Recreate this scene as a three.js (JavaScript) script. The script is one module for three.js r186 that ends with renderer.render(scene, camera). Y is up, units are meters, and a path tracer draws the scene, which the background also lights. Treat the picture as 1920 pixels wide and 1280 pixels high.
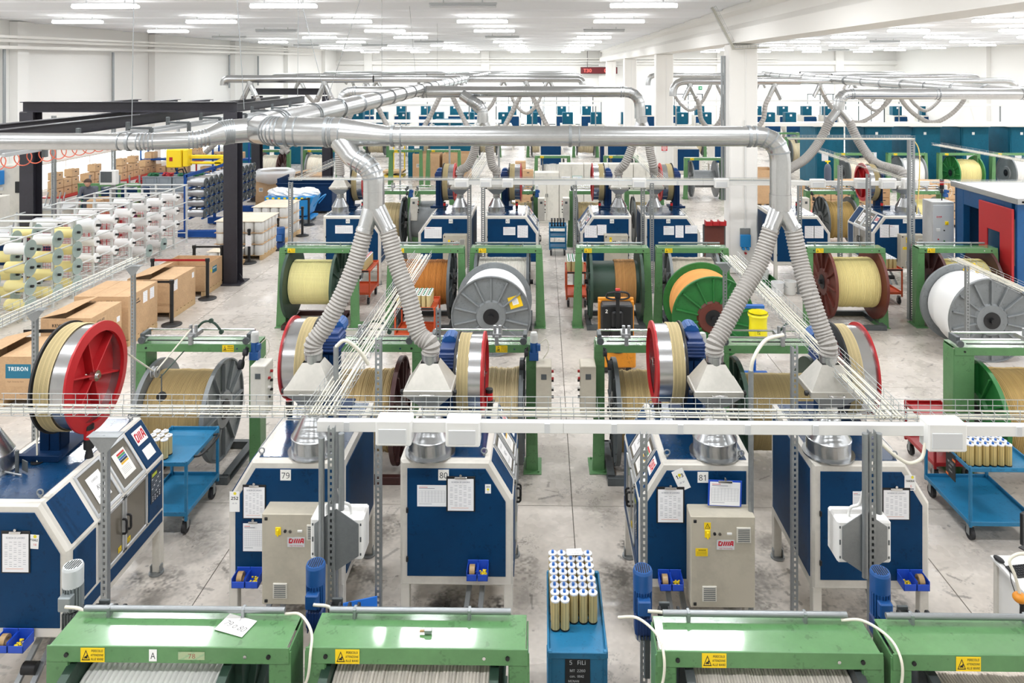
import * as THREE from 'three';
import { mergeGeometries } from 'three/addons/utils/BufferGeometryUtils.js';
import { RectAreaLightUniformsLib } from 'three/addons/lights/RectAreaLightUniformsLib.js';
import { MarchingCubes } from 'three/addons/objects/MarchingCubes.js';

// ---------- camera, light, exposure ----------
const scene = new THREE.Scene();
const FOCAL = 1400, PX = 997, PY = 131, EYE = 5.33, YAW = 0.0148;   // pixels of the 1920 x 1280 frame, metres, radians
const camera = new THREE.PerspectiveCamera(2 * Math.atan(640 / FOCAL) * 180 / Math.PI, 1.5, 0.1, 200);
camera.position.set(0, EYE, 0);
camera.rotation.y = YAW;
camera.setViewOffset(1920, 1280, 960 - PX, 640 - PY, 1920, 1280);     // a shifted lens: the horizon lies high in the frame
const renderer = new THREE.WebGLRenderer({ antialias: true });
renderer.toneMapping = THREE.LinearToneMapping;
renderer.toneMappingExposure = 0.84;
renderer.shadowMap.enabled = true;
RectAreaLightUniformsLib.init();
scene.background = new THREE.Color(0.95, 0.97, 1.0);
scene.backgroundIntensity = 9;
const LAMP_POWER = 262, LAMP_COLOR = new THREE.Color(0.965, 0.985, 1.02);
const CEIL = 6.98, WALL_LEFT = -18, WALL_RIGHT = 30.5, WALL_BACK = 65, WALL_FRONT = -7;   // depths count away from the camera

// ---------- helpers ----------
let seed = 20240;
const rnd = () => { seed = (seed * 1664525 + 1013904223) >>> 0; return seed / 4294967296; };
const rr = (a, b) => a + (b - a) * rnd();
const COS = Math.cos(YAW), SIN = Math.sin(YAW);
function ray(px, py) { const x = (px - PX) / FOCAL, y = -(py - PY) / FOCAL; return [x * COS - SIN, y, -x * SIN - COS]; }
function atZ(px, py, Z) { const d = ray(px, py), t = Z / -d[2]; return [d[0] * t, EYE + d[1] * t, -Z]; }
function atY(px, py, h) { const d = ray(px, py), t = (h - EYE) / d[1]; return [d[0] * t, h, d[2] * t]; }
function atX(px, py, X) { const d = ray(px, py), t = X / d[0]; return [X, EYE + d[1] * t, d[2] * t]; }
const floorAt = (px, py) => atY(px, py, 0);
const xAt = (px, Z) => atZ(px, 200, Z)[0];
const yAt = (py, Z, px = 1000) => atZ(px, py, Z)[1];
const taken = {};
function numbered(n) { const k = taken[n] = (taken[n] || 0) + 1; return k === 1 ? n : n + '_' + String(k - 1).padStart(3, '0'); }
const ni = g => { const o = g.index ? g.toNonIndexed() : g; for (const k of Object.keys(o.attributes)) if (!['position', 'normal', 'uv', 'color'].includes(k)) o.deleteAttribute(k); return o; };
function tri(out, a, b, c) { out.push(...a, ...b, ...c); }
function flat(pos) {
  const g = new THREE.BufferGeometry();
  g.setAttribute('position', new THREE.BufferAttribute(new Float32Array(pos), 3));
  g.computeVertexNormals();
  g.setAttribute('uv', new THREE.BufferAttribute(new Float32Array(pos.length / 3 * 2), 2));
  return g;
}
const boxCache = {};
// a box with chamfered edges, 44 triangles
function bx(w, h, d, x = 0, y = 0, z = 0, c = 0.004) {
  c = Math.min(c, w * 0.3, h * 0.3, d * 0.3);
  const key = [w, h, d, c].map(v => v.toFixed(5)).join();
  if (!boxCache[key]) {
    const H = [w / 2, h / 2, d / 2], p = [];
    const v = (s, a) => { const o = [0, 0, 0]; for (let i = 0; i < 3; i++) o[i] = s[i] * (H[i] - (i === a ? 0 : c)); return o; };
    const q = (a, b, cc, dd, n) => {
      const e1 = b.map((t, i) => t - a[i]), e2 = cc.map((t, i) => t - a[i]);
      const nn = [e1[1] * e2[2] - e1[2] * e2[1], e1[2] * e2[0] - e1[0] * e2[2], e1[0] * e2[1] - e1[1] * e2[0]];
      const f = nn[0] * n[0] + nn[1] * n[1] + nn[2] * n[2] > 0;
      if (dd) { if (f) { tri(p, a, b, cc); tri(p, a, cc, dd); } else { tri(p, a, cc, b); tri(p, a, dd, cc); } }
      else if (f) tri(p, a, b, cc); else tri(p, a, cc, b);
    };
    for (let a = 0; a < 3; a++) for (const s of [-1, 1]) {
      const b = (a + 1) % 3, e = (a + 2) % 3, k = (i, j) => { const o = [0, 0, 0]; o[a] = s; o[b] = i; o[e] = j; return v(o, a); };
      const n = [0, 0, 0]; n[a] = s; q(k(-1, -1), k(1, -1), k(1, 1), k(-1, 1), n);
    }
    for (let a = 0; a < 3; a++) for (const s of [-1, 1]) for (const t of [-1, 1]) {
      const b = (a + 1) % 3, e = (a + 2) % 3, k = (i, f) => { const o = [0, 0, 0]; o[a] = i; o[b] = s; o[e] = t; return v(o, f); };
      const n = [0, 0, 0]; n[b] = s; n[e] = t; q(k(-1, b), k(1, b), k(1, e), k(-1, e), n);
    }
    for (const i of [-1, 1]) for (const j of [-1, 1]) for (const k of [-1, 1]) { const s = [i, j, k]; q(v(s, 0), v(s, 1), v(s, 2), null, s); }
    boxCache[key] = flat(p);
  }
  return boxCache[key].clone().translate(x, y, z);
}
const AXIS = { x: g => g.rotateZ(-Math.PI / 2), y: g => g, z: g => g.rotateX(Math.PI / 2) };
function cyl(r1, r2, h, x = 0, y = 0, z = 0, axis = 'y', seg = 20, open = false) { return ni(AXIS[axis](new THREE.CylinderGeometry(r2, r1, h, seg, 1, open))).translate(x, y, z); }   // r1 at the foot, r2 at the head
function lathe(prof, seg = 40, axis = 'y', a0 = 0, a1 = Math.PI * 2) { return ni(AXIS[axis](new THREE.LatheGeometry(prof.map(p => new THREE.Vector2(p[0], p[1])), seg, a0, a1))); }
function hardLathe(prof, seg = 32, axis = 'y') { const g = []; for (let i = 0; i < prof.length - 1; i++) g.push(lathe([prof[i], prof[i + 1]], seg, axis)); return mergeGeometries(g); }   // creases kept
function tube(pts, r, n = 40, rad = 10) { const c = new THREE.CatmullRomCurve3(pts.map(p => new THREE.Vector3(...p)), false, 'centripetal'); return ni(new THREE.TubeGeometry(c, n, r, rad, false)); }
function rod(a, b, r, seg = 8) {
  const A = new THREE.Vector3(...a), B = new THREE.Vector3(...b), L = A.distanceTo(B);
  const g = new THREE.CylinderGeometry(r, r, L, seg, 1); const m = new THREE.Matrix4();
  m.compose(A.clone().add(B).multiplyScalar(0.5), new THREE.Quaternion().setFromUnitVectors(new THREE.Vector3(0, 1, 0), B.clone().sub(A).normalize()), new THREE.Vector3(1, 1, 1));
  return ni(g.applyMatrix4(m));
}
function bar(a, b, w, h, c = 0.003) {   // a square bar from a to b, h measured upward as far as it can be
  const A = new THREE.Vector3(...a), B = new THREE.Vector3(...b), L = A.distanceTo(B);
  const m = new THREE.Matrix4().lookAt(B, A, Math.abs(B.y - A.y) > 0.98 * L ? new THREE.Vector3(0, 0, 1) : new THREE.Vector3(0, 1, 0));
  m.setPosition(A.clone().add(B).multiplyScalar(0.5));
  return bx(w, h, L, 0, 0, 0, c).applyMatrix4(m);
}
function ext(pts, depth, bevel = 0.006, holes = []) {   // outline in x, y; depth along z, centred
  const s = new THREE.Shape(pts.map(p => new THREE.Vector2(p[0], p[1])));
  for (const h of holes) s.holes.push(new THREE.Path(h.map(p => new THREE.Vector2(p[0], p[1]))));
  const g = new THREE.ExtrudeGeometry(s, { depth: depth - 2 * bevel, bevelEnabled: bevel > 0, bevelThickness: bevel, bevelSize: bevel, bevelOffset: -bevel, bevelSegments: 1, curveSegments: 12 });
  return ni(g.translate(0, 0, -(depth - 2 * bevel) / 2));
}
const turnX = (g, a) => g.rotateX(a), turnY = (g, a) => g.rotateY(a), turnZ = (g, a) => g.rotateZ(a);
const move = (g, x, y, z) => g.translate(x, y, z);
function boxUV(g) {
  const p = g.attributes.position, n = g.attributes.normal, uv = g.attributes.uv || new THREE.BufferAttribute(new Float32Array(p.count * 2), 2);
  for (let i = 0; i < p.count; i++) {
    const ax = Math.abs(n.getX(i)), ay = Math.abs(n.getY(i)), az = Math.abs(n.getZ(i)), x = p.getX(i), y = p.getY(i), z = p.getZ(i);
    if (ay >= ax && ay >= az) uv.setXY(i, x, -z); else if (ax >= az) uv.setXY(i, -z, y); else uv.setXY(i, x, y);
  }
  g.setAttribute('uv', uv); return g;
}
function geo(list, keepUV) {
  if (!Array.isArray(list)) list = [list];
  list = list.map(ni);
  const g = list.length > 1 ? mergeGeometries(list) : list[0];
  if (!g) throw new Error('merge failed');
  return keepUV ? g : boxUV(g);
}
function mk(parent, name, list, mat, label, keepUV = false) {
  const m = new THREE.Mesh(list.isBufferGeometry && list.userData.ready ? list : geo(list, keepUV), mat);
  m.name = name; m.castShadow = m.receiveShadow = true;
  if (label) m.userData.label = label;
  parent.add(m); return m;
}
const ready = (list, keepUV) => { const g = geo(list, keepUV); g.userData.ready = true; return g; };   // a geometry that several meshes share
const SPELL = { 65: 'sixty-five', 66: 'sixty-six', 67: 'sixty-seven', 68: 'sixty-eight', 69: 'sixty-nine', 70: 'seventy', 71: 'seventy-one', 79: 'seventy-nine', 80: 'eighty', 81: 'eighty-one' };
const spell = t => t && t.replace(/\b\d\d\b/g, n => SPELL[n] || n);
function thing(name, label, category, group, pos = [0, 0, 0], turn = 0) {
  const o = new THREE.Group(); o.name = numbered(name); scene.add(o); o.position.set(...pos); o.rotation.y = turn;
  o.userData = { label: spell(label), category }; if (group) o.userData.group = spell(group); return o;
}
function solo(name, list, mat, label, category, group, pos = [0, 0, 0], turn = 0, keepUV = false) {
  const m = mk(scene, numbered(name), list, mat, null, keepUV); m.position.set(...pos); m.rotation.y = turn;
  m.userData = { label: spell(label), category }; if (group) m.userData.group = spell(group); return m;
}
function setting(name, list, mat, keepUV) { const m = mk(scene, name, list, mat, null, keepUV); m.userData.kind = 'structure'; return m; }
function settingGroup(name) { const o = new THREE.Group(); o.name = name; o.userData.kind = 'structure'; scene.add(o); return o; }
function dup(o, pos, turn, label, group) {
  const c = o.clone(); c.name = numbered(o.name.replace(/_\d{3}$/, '')); scene.add(c); c.position.set(...pos); if (turn !== undefined) c.rotation.y = turn;
  c.userData = { ...o.userData }; if (label) c.userData.label = label; if (group) c.userData.group = group; return c;
}

// ---------- materials ----------
function noiseGrid(n, cells) {   // periodic value noise
  const g = new Float32Array(cells * cells).map(() => rnd()), o = new Float32Array(n * n);
  for (let y = 0; y < n; y++) for (let x = 0; x < n; x++) {
    const fx = x / n * cells, fy = y / n * cells, ix = Math.floor(fx), iy = Math.floor(fy); let u = fx - ix, v = fy - iy;
    u = u * u * (3 - 2 * u); v = v * v * (3 - 2 * v);
    const a = (i, j) => g[((iy + j) % cells) * cells + (ix + i) % cells];
    o[y * n + x] = (a(0, 0) * (1 - u) + a(1, 0) * u) * (1 - v) + (a(0, 1) * (1 - u) + a(1, 1) * u) * v;
  }
  return o;
}
function fbm(n, list) { const o = new Float32Array(n * n); let t = 0; for (const [c, w] of list) { const g = noiseGrid(n, c); t += w; for (let i = 0; i < o.length; i++) o[i] += g[i] * w; } for (let i = 0; i < o.length; i++) o[i] /= t; return o; }
function dataTex(n, fn, rep = 1, color = true) {
  const d = new Uint8Array(n * n * 4);
  for (let i = 0; i < n * n; i++) { const c = fn(i % n, Math.floor(i / n), i); d[i * 4] = c[0] * 255; d[i * 4 + 1] = c[1] * 255; d[i * 4 + 2] = c[2] * 255; d[i * 4 + 3] = 255; }
  const t = new THREE.DataTexture(d, n, n); t.wrapS = t.wrapT = THREE.RepeatWrapping; t.magFilter = THREE.LinearFilter; t.minFilter = THREE.LinearMipmapLinearFilter; t.generateMipmaps = true;
  t.repeat.set(rep, rep); if (color) t.colorSpace = THREE.SRGBColorSpace; t.needsUpdate = true; return t;
}
const cl = (v, a = 0, b = 1) => Math.min(b, Math.max(a, v));
const N1 = fbm(256, [[4, 1], [9, 0.7], [23, 0.5], [64, 0.35], [128, 0.25]]);
const N2 = fbm(256, [[6, 0.6], [31, 0.8], [90, 0.9]]);
const wearTex = dataTex(256, (x, y, i) => { const v = cl(0.9 + 0.16 * (N1[i] - 0.5) + (N2[i] > 0.72 ? -0.1 : 0)); return [v, v, v]; }, 0.8);
const dirtTex = dataTex(256, (x, y, i) => { const a = cl((N1[i] - 0.42) * 3), v = 1 - 0.07 * a; return [v, v * 0.985 + 0.002, v * 0.95 + 0.02]; }, 0.7);
const zincTex = dataTex(256, (x, y, i) => { const v = cl(0.9 + 0.07 * (N2[i] - 0.5) + 0.06 * (N1[i] - 0.5)); return [v, v, v]; }, 1.3);
const roughTex = dataTex(256, (x, y, i) => { const v = cl(0.75 + 0.5 * (N1[i] - 0.5)); return [v, v, v]; }, 0.9, false);
const kraftTex = dataTex(256, (x, y, i) => { const v = cl(0.95 + 0.12 * (N2[i] - 0.5) + 0.07 * (N1[i] - 0.5)); return [v, v, v]; }, 1.3);
const L = (r, g, b) => new THREE.Color().setRGB(r, g, b);
function M(color, rough = 0.5, metal = 0, o = {}) { return new THREE.MeshStandardMaterial({ color, roughness: rough, metalness: metal, ...o }); }
const MT = {
  white: M('#eceae4', 0.55), wall: M('#efeeea', 0.85), ceiling: M('#f2f4f7', 0.8, 0, { side: THREE.DoubleSide }), column: M('#f3f1ec', 0.8),
  frame: M('#d9d8d2', 0.45, 0, { map: dirtTex }), blue: M('#053f6b', 0.5, 0, { map: wearTex }), topBlue: new THREE.MeshPhysicalMaterial({ color: '#053f6b', roughness: 0.36, map: wearTex, roughnessMap: roughTex, clearcoat: 1, clearcoatRoughness: 0.16 }),
  deepBlue: M('#0b3059', 0.5, 0, { map: wearTex }), teal: M('#17657f', 0.5, 0, { map: wearTex }), rackBlue: M('#1d4a92', 0.5), cartBlue: M('#1f7fae', 0.45, 0, { map: wearTex }),
  motorBlue: M('#1b4f8c', 0.42), motorDark: M('#17376e', 0.45), motorGrey: M('#8e9698', 0.42, 0.5),
  green: M('#669a63', 0.42, 0, { map: wearTex }), greenTop: new THREE.MeshPhysicalMaterial({ color: '#669a63', roughness: 0.25, map: wearTex, clearcoat: 1, clearcoatRoughness: 0.07 }), greenReel: M('#2b7d3a', 0.45, 0, { map: wearTex }), greenDark: M('#2e4a3c', 0.5, 0, { map: wearTex }),
  red: M('#a91a20', 0.42), redDoor: M('#b9272b', 0.45), orange: M('#d5572a', 0.5, 0, { map: wearTex }), yellow: M('#f3d21c', 0.5), orangeTruck: M('#f09a22', 0.5, 0, { map: wearTex }),
  brown: M('#6e3429', 0.5, 0, { map: wearTex }), maroon: M('#4b2624', 0.5, 0, { map: wearTex }),
  greyReel: M('#8b9092', 0.45, 0.1, { map: wearTex }), greyDark: M('#5d6365', 0.5, 0.1, { map: wearTex }), black: M('#17181a', 0.5), rubber: M('#26272a', 0.7), steelBeam: M('#33323a', 0.42, 0.1, { map: wearTex }),
  zinc: M('#c9ccce', 0.27, 0.92, { map: zincTex }), duct: new THREE.MeshPhysicalMaterial({ color: '#d6d8d8', roughness: 0.25, metalness: 0.95, map: zincTex }), zincDull: M('#a9aeb0', 0.42, 0.7, { map: zincTex }), chrome: M('#dddddd', 0.12, 1), steel: M('#bfc1c3', 0.34, 0.7, { map: zincTex }), wheelSteel: M('#b9babb', 0.22, 0.95),
  hose: M('#aeaaa4', 0.55, 0, { map: wearTex }), cabinet: M('#bdb9ab', 0.5, 0, { map: dirtTex }), cabinetPale: M('#d6d6cf', 0.5, 0, { map: dirtTex }), plasticWhite: M('#e7e7e4', 0.45), plasticGrey: M('#cfd1d2', 0.5), bin: M('#1f4fc4', 0.4), binGrey: M('#9aa3ab', 0.5),
  kraft: M('#cda981', 0.85, 0, { map: kraftTex }),  wood: M('#d0b083', 0.8, 0, { map: kraftTex }), paper: M('#f3f3f1', 0.75), paperBlue: M('#e6ebf3', 0.75),
  ropeBeige: M('#ffffff', 0.8, 0, { vertexColors: true }), film: M('#f1f2f2', 0.35), gold: M('#ffffff', 0.5, 0.1, { vertexColors: true }), capWhite: M('#dfe1e4', 0.35), capBlue: M('#2467b8', 0.4), capRed: M('#c33b37', 0.4), capGreen: M('#2f7d50', 0.4), cable: M('#dcd8c8', 0.5), cableDark: M('#3a3a3c', 0.5), tape: M('#a98c62', 0.35), yellowClip: M('#f2d21d', 0.5),
  glass: new THREE.MeshPhysicalMaterial({ color: '#e8ecea', roughness: 0.05, transmission: 1, thickness: 0, ior: 1.45 }), plexi: new THREE.MeshPhysicalMaterial({ color: '#7d776a', roughness: 0.1, transmission: 0.35, thickness: 0, ior: 1.5 }),
  redGlow: M('#c41a1c', 0.3), clear: new THREE.MeshPhysicalMaterial({ color: '#f4f6f8', roughness: 0.3, transmission: 0.45, thickness: 0, ior: 1.4 }),
  bag: M('#f0e21f', 0.45), safetyYellow: M('#f5d50f', 0.5), skin: M('#c79a80', 0.6), cloth: M('#5b5e68', 0.85), hair: M('#4b3a30', 0.8), red2: M('#c9403c', 0.5), greenRope: M('#2c6e4a', 0.8), redRope: M('#b8343a', 0.8), lens: M('#ffffff', 0.5), housing: M('#c9cccd', 0.45), dullLens: M('#d3d6d8', 0.35), disc: M('#a9bdb9', 0.35, 0.5), alu: M('#c3c6c8', 0.35, 0.7),
  rail: M('#d3d6d4', 0.4, 0.35), wire: M('#b4b8b8', 0.4, 0.5), meshRed: M('#c2323a', 0.5), glove: M('#3e4247', 0.7),
};
for (const k of ['blue', 'deepBlue', 'teal', 'rackBlue']) { const a = MT[k]; MT[k] = new THREE.MeshPhysicalMaterial({ color: a.color, roughness: a.roughness, map: a.map, specularIntensity: 0.35 }); }
MT.glowTube = new THREE.MeshStandardMaterial({ color: '#ffffff', emissive: new THREE.Color(1, 0.99, 0.98), emissiveIntensity: 22, roughness: 0.6 });
// ---------- print: one sheet of lettering that all signs and papers share ----------
const atlas = document.createElement('canvas'); atlas.width = 2048; atlas.height = 2048;
const ctx = atlas.getContext('2d'); ctx.fillStyle = '#f3f3f1'; ctx.fillRect(0, 0, 2048, 2048);
let ax = 8, ay = 8, ah = 0;
function cell(w, h, draw) {
  if (ax + w + 8 > 2048) { ax = 8; ay += ah + 8; ah = 0; }
  ctx.save(); ctx.beginPath(); ctx.rect(ax, ay, w, h); ctx.clip(); ctx.translate(ax, ay); draw(ctx, w, h); ctx.restore();
  const r = { u0: (ax + 1) / 2048, u1: (ax + w - 1) / 2048, v0: 1 - (ay + h - 1) / 2048, v1: 1 - (ay + 1) / 2048 };
  ax += w + 8; ah = Math.max(ah, h); if (ay + h > 2048) throw new Error('print sheet full'); return r;
}
function decal(c, w, h, t = 0.003) {   // a printed slab: its face carries the print, facing +z; its back lies at z = 0
  const b = bx(w, h, t, 0, 0, t / 2, 0.0005), uv = b.attributes.uv;
  for (let i = 0; i < uv.count; i++) uv.setXY(i, c.u0 + 0.001, c.v0 + 0.001);
  const q = ni(new THREE.PlaneGeometry(w * 0.998, h * 0.998)).translate(0, 0, t + 0.0006), qu = q.attributes.uv;
  for (let i = 0; i < qu.count; i++) qu.setXY(i, c.u0 + (c.u1 - c.u0) * qu.getX(i), c.v0 + (c.v1 - c.v0) * qu.getY(i));
  return mergeGeometries([b, q]);
}
const fillAll = (g, w, h, c) => { g.fillStyle = c; g.fillRect(0, 0, w, h); };
const text = (g, s, x, y, size, c = '#111', o = '') => { g.fillStyle = c; g.font = `${o} ${size}px sans-serif`; g.textAlign = 'center'; g.textBaseline = 'middle'; g.fillText(s, x, y); };
const numberCell = {};
const number = s => numberCell[s] ||= cell(64, 64, (g, w, h) => { fillAll(g, w, h, '#f4f3ee'); text(g, s, 32, 35, 46, '#15181c'); });
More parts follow.
